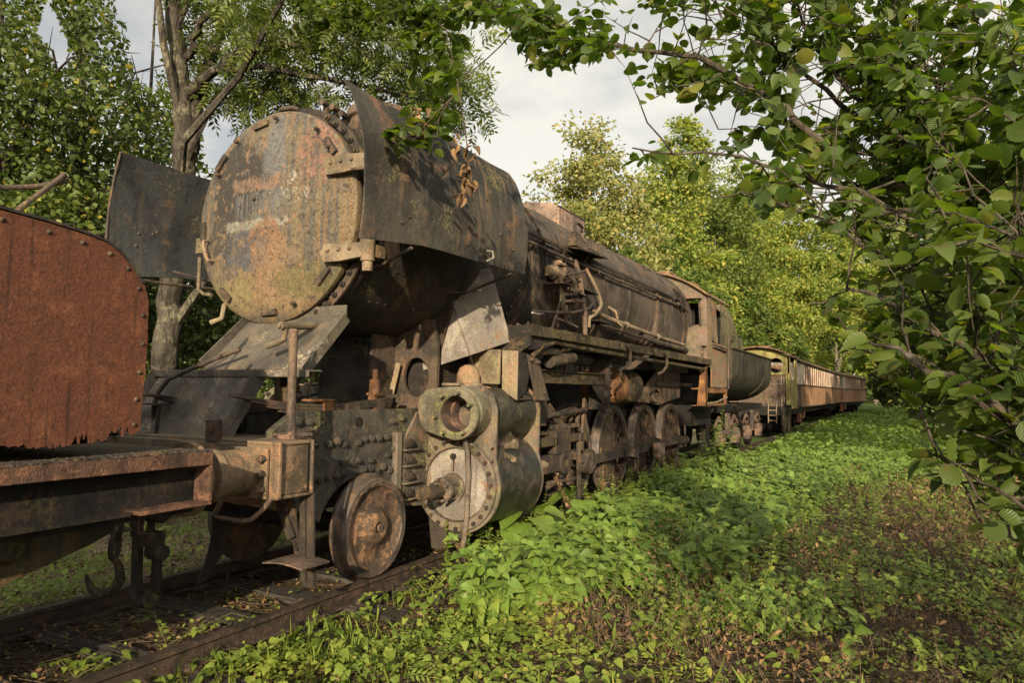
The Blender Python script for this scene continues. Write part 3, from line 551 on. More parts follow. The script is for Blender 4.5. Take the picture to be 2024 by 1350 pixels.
for k in range(7): rnd = random.Random(k); b.bolt((1.08+.05*k+rnd.uniform(-.012,.012), 1.66+rnd.uniform(0,.12), 2.27), (0,0,1), rnd.uniform(.014,.022), rnd.uniform(.015,.04))
b.build('nuts', M['brown'], loco)
# --- motion bracket beam and hanger plate
b = MB(); b.box(1.12,1.2,2.3,4.5,1.69,1.70); b.box(1.12,1.2,2.3,4.5,1.83,1.845); b.box(1.15,1.165,2.3,4.5,1.70,1.83); beam = b.build('motion_beam', M['moss'], loco)
b = MB(); b.px([(4.42,1.35),(4.5,1.35),(4.54,2.16),(4.46,2.16)], .95, 1.24); b.px([(3.95,1.69),(4.42,1.42),(4.42,1.69)], 1.16, 1.18)
for k in range(7): b.bolt((1.24, 4.47, 1.45+.1*k), (1,0,0), .022, .03)
b.build('motion_bracket', M['dark'], loco)
b = MB(); b.box(1.02,1.2,2.72,2.98,1.845,1.90); b.lathe([(.05,-.1),(.1,-.1),(.1,.1),(.05,.1)], (1.13,2.86,1.98), (1,0,0), 16); b.box(1.05,1.2,3.05,3.3,1.845,2.1); b.lathe([(0,-.4),(.09,-.4),(.09,.4),(0,.4)], (1.1,3.6,2.02), (0,1,0), 14); b.build('reverser_bearing', M['dark'], beam, .004)
# --- air reservoirs across the frames
for y in (5.5, 6.2):
    b = MB(); b.lathe([(0,1.16),(.1,1.15),(.19,1.11),(.24,1.05),(.262,.98),(.265,.95),(.265,-.95),(.24,-1.05),(0,-1.16)], (0,y,1.68), (1,0,0), 36); t_ = b.build('air_reservoir', M['orange'] if y < 6 else M['moss'], loco)
    b = MB(); b.lathe([(.267,.84),(.274,.84),(.274,.9),(.267,.9)], (0,y,1.68), (1,0,0), 36); b.build('strap', M['dark'], t_)
# --- ash pan, frames
b = MB(); b.px([(7.1,1.47),(7.2,1.7),(8.3,2.12),(9.2,2.15),(9.6,1.97),(9.58,1.5),(7.95,1.36)], .86, .89); b.px([(7.05,1.42),(7.15,1.40),(7.15,1.7),(7.1,1.7)], .7, 1.0); b.lathe([(.09,-.04),(.13,-.04),(.13,.12),(.09,.12)], (.93,7.45,1.55), (1,-.3,0), 18); b.box(.9,.95,7.8,10.4,1.72,1.79); b.box(.89,.915,8.3,8.34,1.4,2.1); b.build('ash_pan', M['brown'], loco, .006)
for sx in (1, -1):
    b = MB(); xa, xb = (.53, .60) if sx > 0 else (-.60, -.53)
    arch = [(.5*math.cos(R(a)), .40+.44*math.sin(R(a))) for a in range(8, 173, 12)]
    b.px([(-1.02,1.27),(-.78,1.415),(1.3,1.415),(1.3,.55),(.62,.55)]+arch+[(-.62,.62),(-.95,.68)], xa, xb)
    fr = b.build('main_frame', M['frame'], loco, .004)
    if sx > 0:
        b = MB()
        for y, z in [(-.65,1.33),(-.77,1.34),(-.56,1.27),(-.55,1.15),(-.42,1.15),(-.31,1.16),(-.23,1.13),(-.05,1.14),(.03,1.16),(.13,1.16),(.23,1.16),(.34,1.16),(-.23,.98),(-.04,.98),(.13,.97),(.12,.9),(.21,.87),(.3,.9),(.4,.86),(-.51,.86),(-.41,.87),(-.31,.88),(-.23,.89),(.03,.9),(.42,1.3),(.56,1.33),(.5,1.15),(.44,1.05),(.36,1.0),(.5,.75)]:
            b.bolt((.60, y, z), (1,0,0), .028 if (int(y*100)+int(z*100)) % 3 else .036, .032)
        b.lathe([(.03,0),(.05,0),(.05,.012),(.03,.012)], (.6,-.66,1.24), (1,0,0), 18); b.build('frame_bolts', M['frame'], fr)
        b = MB(); b.lathe([(0,0),(.045,0),(.045,.006),(0,.006)], (.6,-.03,1.31), (1,0,0), 18); b.lathe([(0,0),(.03,0),(.03,.006),(0,.006)], (.6,-.66,1.24), (1,0,0), 14); b.build('frame_holes', M['black'], fr)
    b = MB(); b.box(xa, xb, 1.31, 10.4, .55, 1.3); b.build('rear_frame', M['black'], loco)
b = MB(); b.bar((.62,-.62,1.26),(.66,-1.0,1.25),.2,.02); b.build('frame_foot', M['brown'], loco)
b = MB(); b.box(-.5,.5,-.9,9.5,.6,.75); b.box(-.5,.5,.1,1.1,.75,1.3); b.build('frame_stretcher', M['black'], loco)
# --- leaf spring above the frame and its hanger nut
for sx in (1, -1):
    b = MB(); x = .5*sx
    for k in range(4):
        g = [(-.62+.12*k*0, 0)]; L0 = .95-.14*k
        pts = [(x, -.35+s*L0, 1.455-.026*k+.085*abs(s)**2*(L0/.95)) for s in [-1,-.75,-.5,-.25,0,.25,.5,.75,1]]
        for p, q in zip(pts, pts[1:]): b.bar(p, q, .09, .022)
    b.build('leaf_spring', M['brown'], loco)
    b = MB(); b.box(x-.06,x+.06,-.42,-.3,1.36,1.5); b.box(x-.07,x+.07,-.55,-.3,1.49,1.51); b.build('spring_buckle', M['orange'], loco, .005)
    b = MB(); b.box(x-.055,x+.055,.24,.36,1.54,1.565); b.bolt((x,.3,1.565),(0,0,1),.055,.06,6,False); b.bolt((x,.3,1.63),(0,0,1),.05,.055,6,False); b.tube([(x,.3,1.68),(x,.3,1.78)],.026,10); b.box(x-.03,x+.03,.24,.3,1.2,1.54); b.build('spring_nut', M['orange'], loco, .004)
# --- stepped deck plates in front of the smokebox
b = MB(); b.sheet([[(-.80+.02*math.sin(i),-.92,1.73),(-.95,-1.15,1.2)] if i == 0 else [(-.80+1.18*i/6,-.93,1.735),(-.93+1.18*i/6,-1.17,1.17)] for i in range(7)], .012)
b.bar((.375,-.93,1.72),(.235,-1.165,1.17), .012, .11); b.bar((-.83,-.93,1.74),(-.96,-1.165,1.17), .012, .11)
b.build('lower_deck_plate', M['step'], loco, .003)
b = MB(); b.box(-.86,.86,-.96,-.78,1.722,1.735); b.sheet([[(-.33+1.1*i/5,-.88,1.74),(-.33+1.1*i/5,-.42,2.19)] for i in range(6)], .012)
b.bar((.775,-.88,1.72),(.775,-.42,2.18), .012, .09); b.bar((-.335,-.9,1.78),(-.335,-.42,2.22), .012, .1); b.box(-.33,.77,-.43,-.415,2.19,2.28); b.box(-.87,.9,-.97,-.955,1.68,1.73)
b.build('upper_deck_plate', M['step'], loco, .003)
b = MB(); b.box(-.12,-.06,-.72,-.66,1.2,1.74); b.box(.36,.42,-.72,-.68,1.25,1.74); b.box(.42,.46,-.74,-.70,1.25,1.74); b.build('deck_supports', M['dark'], loco)
b = MB(); b.tube([(-.64,-1.1,1.2),(-.64,-1.1,1.45),(-.6,-1.1,1.55),(-.5,-1.08,1.66),(-.38,-1.05,1.71),(.0,-.95,1.86),(.1,-.9,1.9)], .02, 10); b.build('handrail', M['brown'], loco)
b = MB(); b.box(-.85,-.42,-1.24,-1.12,1.45,1.46); b.bar((-.46,-1.2,1.2),(-.44,-1.2,1.45),.03,.012); b.build('lamp_iron', M['dark'], loco)
# --- buffer beam with box ends, buffers, pole, steps
b = MB(); b.box(-1.22,.86,-1.3,-1.26,.84,1.2); b.box(-1.24,.80,-1.27,-.8,1.19,1.225); b.box(-1.0,.8,-1.0,-.98,.7,1.18); bb = b.build('buffer_beam', M['tan'], loco, .008, 2)
for sx in (1, -1):
    b = MB(); s_ = sx
    def bx(x0, x1, *a): b.box(min(x0*s_, x1*s_), max(x0*s_, x1*s_), *a)
    xe = 1.10
    bx(.82, xe, -1.44, -1.41, .87, 1.235); bx(.82, xe+.012, -1.445, -1.10, 1.215, 1.24); bx(.82, xe+.01, -1.44, -1.12, .86, .885); bx(xe-.02, xe, -1.41, -1.15, .885, 1.215)
    bx(xe, xe+.03, -1.445, -1.415, .87, 1.24); bx(xe, xe+.025, -1.14, -1.115, .87, 1.24); bx(.84, .9, -1.42, -1.0, .9, 1.2)
    bx(.70, 1.045, -1.475, -1.445, .865, 1.2)
    e_ = b.build('beam_end', M['mossbeam'], bb, .008, 2)
    b = MB()
    for z in (1.13, 1.03, .93): b.bolt((1.02*sx,-1.475,z),(0,-1,0),.026,.045)
    b.build('beam_bolts', M['brown'], e_)
    b = MB(); b.lathe([(.0,-1.94),(.225,-1.935),(.23,-1.92),(.23,-1.895),(.1,-1.89),(.1,-1.78),(.16,-1.78),(.172,-1.76),(.172,-1.73),(.158,-1.72),(.152,-1.6),(.15,-1.5),(.16,-1.475),(0,-1.475)], (.83*sx,0,1.035), (0,1,0), 36); b.build('buffer', M['mossbeam'], loco)
    b = MB(); b.tube([(.66*sx,-1.48,.87),(.645*sx,-1.5,.80),(.60*sx,-1.5,.735),(.64*sx,-1.5,.72),(.88*sx,-1.5,.715),(.95*sx,-1.49,.735),(1.0*sx,-1.46,.79),(1.05*sx,-1.43,.865)], .017, 8); b.build('shunter_handle', M['pinkrust'], loco)
    b = MB(); b.bar((.77*sx,-1.12,.86),(.915*sx,-1.1,.54),.07,.014,up=(0,1,0)); b.bar((.90*sx,-1.12,.86),(.93*sx,-1.02,.34),.07,.014,up=(0,1,0)); b.bar((1.06*sx,-1.1,.87),(1.07*sx,-1.08,.22),.016,.11,up=(1,0,0)); b.bar((1.03*sx,-1.12,.87),(1.04*sx,-1.1,.26),.05,.016,up=(0,1,0))
    b.bolt((.92*sx,-1.06,.5),(0,-1,0),.015,.016); b.bolt((.925*sx,-1.05,.46),(0,-1,0),.015,.016)
    st = b.build('step_hanger', M['dark'], loco)
    b = MB(); g = [[(sx*(.885+.335*i/4), -1.33+.27*j/2+.02*i/4, .412+.018*math.sin(PI*i/4)-.01*i/4) for j in range(3)] for i in range(5)]; b.sheet(g, .01); b.build('step_tread', M['pinkrust'], st)
b = MB(); b.tube([(.93,-1.15,1.23),(.925,-1.15,1.3),(.92,-1.15,1.97),(.92,-1.15,2.0)], [.036,.031,.031,.033], 12); b.lathe([(0,0),(.03,0),(.036,-.02),(.03,-.04),(0,-.04)], (.92,-1.15,2.02),(0,0,1),12); b.box(.86,1.02,-1.22,-1.08,1.24,1.275); b.box(.97,1.07,-1.13,-1.08,1.26,1.285); b.build('lamp_pole', M['pinkrust'], loco, .004)
b = MB(); b.box(.24,.36,-1.31,-1.26,1.2,1.36); b.lathe([(.0,0),(.045,0),(.045,.004),(.0,.004)], (.3,-1.316,1.30),(0,-1,0),6); b.build('lamp_iron', M['dark'], bb, .02, 2)
b = MB(); b.box(.05,.75,-1.3,-1.24,.78,.84); b.build('drag_beam', M['orange'], bb)
# heavy draw hook and guard irons under the beam
b = MB(); b.prism([(0,0),(.13,.02),(.14,-.2),(.1,-.4),(-.02,-.62),(-.1,-.66),(-.04,-.5),(.0,-.3)], (.1,-1.1,.78), (.5,.86,0), (0,0,1), (.86,-.5,0), .03); b.build('guard_iron', M['black'], loco)
# --- wheels (built about their own centre, axle along x, outer face towards +x)
def pilot_wheel(sx, y):
    o = Vector((.80*sx, y, .425)); ax = (sx, 0, 0)
    b = MB(); b.lathe([(.0,.005),(.04,.008),(.05,.03),(.095,.035),(.125,.02),(.15,-.01),(.2,-.04),(.26,-.05),(.315,-.04),(.335,-.02),(.345,-.01),(.345,-.14),(0,-.14)], o, ax, 56)
    w = b.build('pilot_wheel', M['pilot'], loco)
    b = MB(); b.lathe([(.345,-.125),(.345,-.012),(.352,.0),(.405,.0),(.413,-.008),(.42,-.03),(.425,-.08),(.432,-.092),(.452,-.10),(.455,-.112),(.448,-.128),(.40,-.132),(.345,-.132)], o, ax, 72); b.build('tyre', M['wheelrim'], w)
    b = MB(); b.lathe([(.0,.03),(.035,.03),(.03,.045),(.0,.04)], o, ax, 20)
    for k in range(5): a = R(70+k*14); p = o+Vector((-.012*sx+.02*sx, .378*math.cos(a), .378*math.sin(a))); b.bar(p-Vector((0,.022*math.sin(a),-.022*math.cos(a))), p+Vector((0,.022*math.sin(a),-.022*math.cos(a))), .012, .012)
    b.build('axle_end', M['brown'], w); return w
for sx in (1, -1): pilot_wheel(sx, 0.)
b = MB(); b.lathe([(.0,-.8),(.085,-.8),(.085,.8),(0,.8)], (0,0,.425), (1,0,0), 18); b.build('axles', M['black'], loco)
def driver(sx, y, big=False, rot=0.):
    o = Vector((.80*sx, y, .70)); ax = (sx, 0, 0)
    b = MB(); b.lathe([(.0,.04),(.13,.04),(.15,.02),(.155,-.12),(0,-.12)], o, ax, 28)
    b.lathe([(.565,-.02),(.62,-.012),(.62,-.125),(.565,-.115),(.565,-.02)], o, ax, 64)
    ns = 14; cang = -8+rot
    for k in range(ns):
        a = 2*PI*k/ns+.1; c, s_ = math.cos(a), math.sin(a)
        b.bar(o+Vector((-.06*sx, c*.13, s_*.13)), o+Vector((-.065*sx, c*.58, s_*.58)), .038, .045, up=(1,0,0))
    b.lathe([(0,.06),(.095,.06),(.1,.04),(.1,-.1),(0,-.1)], o+Vector((0, .33*math.cos(R(cang)), .33*math.sin(R(cang)))), ax, 20)
    w = b.build('driving_wheel', M['wheel'], loco)
    b = MB(); b.lathe([(.618,-.122),(.618,-.008),(.625,.0),(.68,.0),(.688,-.01),(.695,-.035),(.70,-.09),(.71,-.102),(.727,-.11),(.728,-.122),(.71,-.135),(.618,-.135)], o, ax, 72); b.build('tyre', M['wheelrim'], w)
    half = 62 if big else 36; a0 = cang+180-half; inner = .08 if big else .36
    pts = [(.575*math.cos(R(a0+2*half*i/14)), .575*math.sin(R(a0+2*half*i/14))) for i in range(15)]
    c0 = Vector((math.cos(R(cang+180)), math.sin(R(cang+180))))
    pts.append((c0.x*inner+.03*c0.y, c0.y*inner-.03*c0.x)) if not big else pts.append((c0.x*.02, c0.y*.02))
    b = MB(); b.prism(pts, o+Vector((-.1*sx,0,0)), (0,1,0), (0,0,1), (sx,0,0), .105); b.build('counterweight', M['moss'] if big else M['wheel'], w)
for sx in (1, -1):
    for i, y in enumerate((2.6, 4.25, 5.9, 7.55, 9.2)): driver(sx, y, i == 2)
b = MB()
for y in (2.6, 4.25, 5.9, 7.55, 9.2): b.lathe([(.0,-.75),(.1,-.75),(.1,.75),(0,.75)], (0,y,.7), (1,0,0), 14)
b.build('axles', M['black'], loco)
# --- coupling rods, crossheads, valve gear on the near side
b = MB(); zr = .655
for y0, y1, h in ((4.75,6.0,.13),(6.4,7.35,.13),(7.8,9.3,.10)): b.box(.875,.92,y0,y1,zr-h/2-.02,zr+h/2-.02); b.box(.92,.93,y0,y1,zr+h/2-.04,zr+h/2-.02); b.box(.92,.93,y0,y1,zr-h/2-.02,zr-h/2)
for y, r in ((4.58,.15),(6.23,.15),(7.88,.13),(9.53,.10)): b.lathe([(0,-.05),(r,-.05),(r,.05),(r*.6,.06),(r*.6,.09),(0,.09)], (.9,y,zr-.02), (1,0,0), 22)
b.bar((.9,6.1,.64),(.9,6.4,.58),.14,.3,up=(1,0,0))
rod = b.build('coupling_rod', M['dark'], loco, .008)
b = MB(); b.box(.88,1.04,7.66,7.98,.42,.70); b.build('big_end_cover', M['pinkrust'], rod, .05, 3)
b = MB(); b.lathe([(.0,9.5),(.05,9.5),(.05,9.7),(.08,9.7),(.08,9.8),(0,9.82)], (.95,0,.63), (0,1,0), 12); b.bar((.95,9.75,.5),(.95,9.72,.98),.03,.03); b.build('rod_end', M['brown'], rod)
b = MB(); b.box(.9,1.04,2.0,3.2,.93,1.03); b.box(.9,1.02,3.1,4.3,.945,1.04); b.box(.86,.9,2.0,4.4,1.05,1.11); b.build('slide_bars', M['moss'], loco, .006)
b = MB(); b.lathe([(.0,1.7),(.06,1.7),(.06,2.95),(0,2.95)], (.97,0,.71), (0,1,0), 16); b.build('piston_rod', M['tan'], loco)
b = MB(); b.box(.93,1.02,2.9,3.3,.6,.82); b.lathe([(.06,-.06),(.15,-.06),(.15,.06),(.06,.06),(.06,-.06)], (.98,3.45,.70), (1,0,0), 26); b.box(.92,1.04,3.15,3.6,.82,1.12); b.box(.95,1.0,3.42,3.5,.5,1.1); b.build('crosshead', M['dark'], loco, .01)
b = MB(); b.lathe([(.05,-.05),(.15,-.05),(.15,.05),(.05,.05),(.05,-.05)], (.97,4.35,.62), (1,0,0), 24); b.bar((1.0,3.95,1.04),(1.0,3.98,.12),.035,.06); b.bar((.98,3.1,1.15),(.98,4.0,1.15),.03,.06); b.bar((1.0,3.6,1.15),(1.0,3.62,.4),.03,.05); b.bar((.96,4.25,1.5),(.98,4.1,.8),.04,.09); b.tube([(.95,3.1,.47),(.97,3.5,.46),(.98,3.9,.45)],.03,8); b.lathe([(.1,-.02),(.16,-.02),(.16,.02),(.1,.02),(.1,-.02)],(.95,4.15,1.2),(1,0,0),18); b.bar((.95,4.2,1.0),(.95,4.35,1.45),.03,.05); b.bar((.98,4.6,.56),(.96,3.9,.75),.04,.1); b.build('valve_rods', M['brown'], loco, .006)
b = MB(); b.tube([(1.0,3.0,1.3),(1.0,4.2,1.35)], .035, 8); b.bar((.95,2.9,1.45),(.97,3.4,1.18),.05,.1); b.bar((.9,3.2,1.4),(.95,3.6,1.1),.03,.12); b.box(.88,1.02,2.7,2.9,1.18,1.55); b.lathe([(.0,-.1),(.08,-.1),(.08,.1),(0,.1)],(.98,2.55,1.5),(1,0,0),14); b.build('expansion_link', M['dark'], loco, .006)
# --- cylinders
def cylinder(sx):
    X = lambda x: x*sx
    cx, cz, y0, y1 = .97, .69, .99, 1.95
    def py(b, poly, a, c): b.py([(X(x), z) for x, z in poly], a, c)
    front = [(.56,.50),(.53,1.06),(.56,1.30),(.66,1.50),(.78,1.615),(.92,1.645),(1.24,1.645),(1.35,1.56),(1.395,1.42),(1.385,.95)] + arc(cx, cz, .47, 20, -120, 14) + [(.68,.40)]
    b = MB(); py(b, front, y0, y0+.04); py(b, front, y1-.05, y1)
    inner = [(.56,.55),(.56,1.30),(.70,1.5),(.9,1.58),(1.2,1.58),(1.30,1.48),(1.30,1.25),(1.20,1.08)] + arc(cx, cz, .38, 40, -130, 10)
    py(b, inner, y0+.04, y1-.05)
    def pxs(poly, a, c): b.px(poly, min(X(a), X(c)), max(X(a), X(c)))
    pxs([(.44,.52),(.52,.50),(.52,1.2),(.44,1.2)], .60, .66); pxs([(.52,.52),(1.0,.46),(1.0,1.42),(.80,1.38),(.62,1.16),(.52,1.14)], .60, .63)
    for z in (1.03,.88,.72,.57): b.box(min(X(.63),X(.69)),max(X(.63),X(.69)),.54,.82,z-.007,z+.007)
    cyl = b.build('cylinder_block', M['cyl'], loco, .008, 2)
    b = MB(); b.lathe([(.40,y0+.04),(.43,y0+.06),(.435,y0+.4),(.435,y1-.3),(.455,y1-.15),(.47,y1-.05)], (X(cx),0,cz), (0,1,0), 60); b.lathe([(.2,y0+.04),(.24,y0+.05),(.235,y1-.25),(.27,y1-.05)], (X(1.10),0,1.385), (0,1,0), 36)
    b.build('cylinder_lagging', M['cylside'], cyl)
    b = MB(); b.lathe([(.0,-.03),(.30,-.03),(.335,-.022),(.345,-.006),(.345,.0)], (X(cx),y0,cz), (0,1,0), 72)
    cov = b.build('cylinder_cover', M['grey'], cyl)
    b = MB(); b.lathe([(.352,.0),(.354,-.034),(.362,-.040),(.432,-.040),(.44,-.032),(.44,.0)], (X(cx),y0,cz), (0,1,0), 72); b.build('cover_flange', M['cyl'], cyl)
    b = MB()
    for k in range(24): a = 2*PI*k/24+.06; b.bolt((X(cx+.398*math.cos(a)), y0-.04, cz+.412*math.sin(a)), (0,-1,0), .021, .026)
    b.bolt((X(cx-.02),y0-.035,cz+.27),(0,-1,0),.03,.03); b.box(X(cx-.02)-.005,X(cx-.02)+.005,y0-.045,y0-.03,cz+.13,cz+.25)
    for z in (1.09,.94,.79,.63): b.bolt((X(.63),.64,z),(X(1),0,0),.052,.05); 
    for z in (1.05,.93,.8,.68): b.bolt((X(1.36), y0, z), (0,-1,0), .015, .02)
    for x, z in ((.57,1.4),(.74,1.59),(.60,.62)): b.bolt((X(x), y0, z), (0,-1,0), .016, .02)
    b.build('cover_bolts', M['dark'], cov)
    b = MB(); b.lathe([(.05,-.24),(.105,-.24),(.115,-.23),(.115,-.19),(.09,-.18),(.09,-.055),(.14,-.055),(.142,-.02)], (X(cx-.03),y0,cz-.03), (0,1,0), 28, R(-200), R(60), ref=(1,0,0))
    for a in (100,150,30,-60,-110,200): b.bar((X(cx-.03)+.1*math.cos(R(a)),y0-.04,cz-.03+.1*math.sin(R(a))),(X(cx-.03)+.1*math.cos(R(a)),y0-.29,cz-.03+.1*math.sin(R(a))),.022,.022)
    b.build('gland', M['cyl'], cov)
    b = MB(); b.lathe([(0,-.56),(.055,-.56),(.06,-.55),(.06,0),(0,0)], (X(cx-.03),y0,cz-.03), (0,1,0), 24); b.lathe([(0,-.562),(.012,-.562)],(X(cx-.03),y0,cz-.03),(0,1,0),10); b.build('tail_rod', M['moss'], cov)
    b = MB(); b.tube([(X(1.14),.82,1.18),(X(1.155),.86,1.05),(X(1.15),.9,.8),(X(1.13),.92,.6),(X(1.12),.93,.4),(X(1.08),.94,.12)], .026, 12); b.build('drain_pipe', M['cyl'], cyl)
    b = MB(); b.prism([(X(.66),.36),(X(.70),.06),(X(.78),.06),(X(.95),.13),(X(1.10),.24),(X(1.14),.36)], (0,y0-.02,0), (1,0,0), (0,0,1), (0,1,0), .025); b.build('cylinder_foot', M['dark'], cyl, .004)
    # valve chest: oval casing with an open round mouth, six studs round it
    b = MB(); st = arc(1.10,1.385,.245,-100,92,14)+[(.92,1.625),(.72,1.60),(.64,1.52),(.62,1.42),(.65,1.28),(.72,1.20),(.9,1.15)]
    hh = [(1.12+.205*math.cos(2*PI*i/60), 1.375+.205*math.sin(2*PI*i/60)) for i in range(60)]; b.holed([(X(x), z) for x, z in st], (X(1.12),1.375), [(X(x), z) for x, z in hh], (0,.80,0), (1,0,0), (0,0,1), (0,1,0), y0-.80); vc = b.build('valve_chest', M['moss3'], cyl, .03, 3)
    b = MB(); b.lathe([(.165,.99),(.165,.70),(.172,.69),(.225,.69),(.238,.70),(.24,.73),(.215,.745),(.215,.99)], (X(1.12),0,1.375), (0,1,0), 48); b.build('valve_mouth', M['moss3'], vc)
    b = MB(); b.lathe([(.16,.702),(.16,1.2),(.0,1.2)], (X(1.12),0,1.375), (0,1,0), 32); b.lathe([(.125,.95),(.14,.85),(.155,.85)], (X(1.12),0,1.375), (0,1,0), 32); b.build('bore', M['pinkrust'], vc)
    b = MB()
    for a in (25, 75, 125, 190, 240, 305): b.tube([(X(1.12)+.2*math.cos(R(a)),.70,1.375+.2*math.sin(R(a))),(X(1.12)+.2*math.cos(R(a)),.62,1.375+.2*math.sin(R(a)))], .017, 8)
    b.build('studs', M['moss3'], vc)
    b = MB(); b.box(min(X(.8),X(1.0)),max(X(.8),X(1.0)),.95,1.5,1.64,1.665); b.tube([(X(1.34),1.3,1.05),(X(1.45),1.25,1.08)],.035,10); b.tube([(X(1.34),1.3,.96),(X(1.47),1.2,.94)],.028,10); b.lathe([(.05,0),(.05,.04),(.0,.04)],(X(1.43),1.26,1.08),(1,0,0),6); b.build('relief_valve', M['tan'], cyl)
M['moss3'] = rust('mossy_grey_casting', (.075,.065,.045), (.165,.145,.10), (.18,.12,.07), (.19,.17,.08), .4, 2, .8, (.17,.17,.05), seed=29)
for sx in (1, -1): cylinder(sx)
# dark twisted lagging remains over the near valve chest, then the bent cover sheets
b = MB(); b.lathe([(.26,1.12),(.29,1.25),(.25,1.5),(.30,1.75),(.26,1.95)], (1.10,0,1.38), (0,1,0), 22, R(-60), R(110), ref=(1,0,0)); b.build('torn_lagging', M['cylside'], loco)
b = MB(); b.hexa([(.98,1.36,1.665),(1.22,1.36,1.66),(1.22,1.375,1.66),(.985,1.375,1.665),(.975,1.36,2.01),(1.22,1.36,2.01),(1.22,1.375,2.01),(.975,1.375,2.01)])
b.hexa([(1.225,1.39,1.60),(1.40,1.39,1.50),(1.40,1.405,1.50),(1.225,1.405,1.6),(1.225,1.39,2.005),(1.405,1.39,1.995),(1.405,1.405,1.995),(1.225,1.405,2.0)])
cv = b.build('cover_sheet', M['tan'], loco, .004)
b = MB(); b.hexa([(1.40,1.40,1.50),(1.385,1.62,1.60),(1.37,1.62,1.6),(1.385,1.4,1.5),(1.405,1.40,1.995),(1.39,1.78,1.97),(1.375,1.78,1.97),(1.39,1.4,1.99)]); b.build('cover_side_sheet', M['dark'], loco, .003)
b = MB(); b.hexa([(1.405,1.82,1.50),(1.42,2.12,1.495),(1.405,2.12,1.495),(1.39,1.82,1.5),(1.40,1.60,1.97),(1.40,1.86,1.94),(1.385,1.86,1.94),(1.385,1.6,1.97)]); b.box(1.2,1.39,1.42,1.8,1.505,1.52); b.build('cover_flap', M['brown'], loco, .004)
b = MB(); b.bolt((1.41,1.66,1.92),(1,0,0),.02,.03); b.bolt((1.41,1.82,1.9),(1,0,0),.02,.03); b.rivet((1.425,1.98,1.58),(1,0,0),.018); b.tube([(1.2,1.5,1.6),(1.32,1.55,1.56),(1.35,1.75,1.5)], .03, 8); b.build('cover_bolts', M['brown'], cv)
# --- cab
cab = tag(bpy.data.objects.new('cab', None)); COL.objects.link(cab); cab.parent = loco; cab['_base'] = (0.,0.,0.)
def roofz(x): return 3.60+.55*(1-(abs(x)/1.42)**2.1)
b = MB(); pts = [(-1.40,2.27),(-1.40,3.62)]+[(x, roofz(x)-.02) for x in np.linspace(-1.36,1.36,17)]+[(1.40,3.62),(1.40,2.27),(1.06,2.27),(1.06,2.9)] + arc(0,BZ,1.03,-10,190,20)[0:] + [(-1.06,2.9),(-1.06,2.27)]
# front wall with window hole left open on the near side: built from strips
def strip(p): b.py(p, 9.86, 9.885)
strip([(-1.40,2.27),(-1.40,3.62)]+[(x, roofz(x)-.02) for x in np.linspace(-1.36,1.36,17)]+[(1.36,3.60),(.86,3.50),(0,3.7),(-.86,3.55),(-1.0,2.27)])
strip([(.80,2.95),(1.40,2.99),(1.40,2.27),(1.0,2.27)]); strip([(.80,2.95),(.92,2.96),(.90,3.52),(.78,3.52)]); strip([(1.24,2.98),(1.40,2.99),(1.40,3.62),(1.24,3.58)])
wall = b.build('front_wall', M['cabred'], cab, .003)
b = MB()
for p, q in (((.90,2.96),(1.26,2.99)),((1.25,2.99),(1.22,3.56)),((.89,2.96),(.88,3.5)),((.88,3.5),(1.22,3.56))): b.bar((p[0],9.85,p[1]),(q[0],9.85,q[1]),.035,.045,up=(0,1,0))
b.box(.85,1.28,9.66,9.86,3.53,3.545); b.build('window_frame', M['pinkrust'], wall)
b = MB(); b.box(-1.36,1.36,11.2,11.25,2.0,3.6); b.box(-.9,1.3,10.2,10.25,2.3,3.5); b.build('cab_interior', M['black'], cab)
b = MB(); b.prism([(.78,2.27),(1.30,2.29),(1.30,2.55),(1.14,2.93),(.80,2.93)], (0,9.55,0), (1,0,0), (0,0,1), (0,1,0), .02); b.hexa([(1.14,9.55,2.93),(1.30,9.55,2.55),(1.39,9.86,2.55),(1.30,9.86,2.95),(1.15,9.57,2.95),(1.31,9.57,2.56),(1.40,9.88,2.56),(1.31,9.88,2.97)]); b.box(1.29,1.31,9.57,9.86,2.27,2.55); b.rivet((1.31,9.7,2.42),(1,0,0),.03); b.build('splasher_box', M['cabred'], cab, .004)
M['cabside'] = rust('cab_side_plate', (.06,.05,.035), (.17,.15,.09), (.26,.105,.055), (.22,.13,.06), .6, 1.6, .5, (.25,.23,.08), dfrac=.45, rfrac=.5, seed=30)
b = MB(); X0, X1 = 1.385, 1.405; b.box(X0,X1,9.86,10.02,2.12,3.60); b.px([(10.02,2.72),(10.75,2.66),(10.75,2.80),(10.68,2.95),(10.62,3.5),(10.02,3.58)], X0, X1); b.box(X0,X1,10.12,11.68,1.72,2.66); b.px([(11.0,3.5),(11.68,3.3),(11.68,3.55),(11.0,3.58)],X0,X1)
side = b.build('side_panel', M['cabside'], cab, .004)
b = MB()
for k in range(20): b.rivet((1.405, 10.06, 2.2+k*.068),(1,0,0),.012); b.rivet((1.405,9.9,2.2+k*.068),(1,0,0),.01)
for k in range(12): b.rivet((1.405,10.58,2.7+k*.07),(1,0,0),.012)
b.bar((1.41,9.89,2.16),(1.41,9.89,2.95),.03,.02); b.bar((1.41,10.05,2.12),(1.41,10.05,3.58),.02,.03,up=(1,0,0)); b.build('rivets', M['cabgreen'], side)
b = MB(); b.box(-1.405,-1.385,9.86,11.68,1.72,3.6); b.build('side_panel', M['cabside'], cab)
b = MB(); g = [[(x, y, roofz(x)) for x in np.linspace(-1.43,1.43,25)] for y in (9.78,10.5,11.2,11.95)]; b.sheet(g, .03)
for y in (9.78,11.9): b.tube([(x, y, roofz(x)+.005) for x in np.linspace(-1.43,1.43,21)], .022, 6)
rf = b.build('cab_roof', M['carroof'], cab)
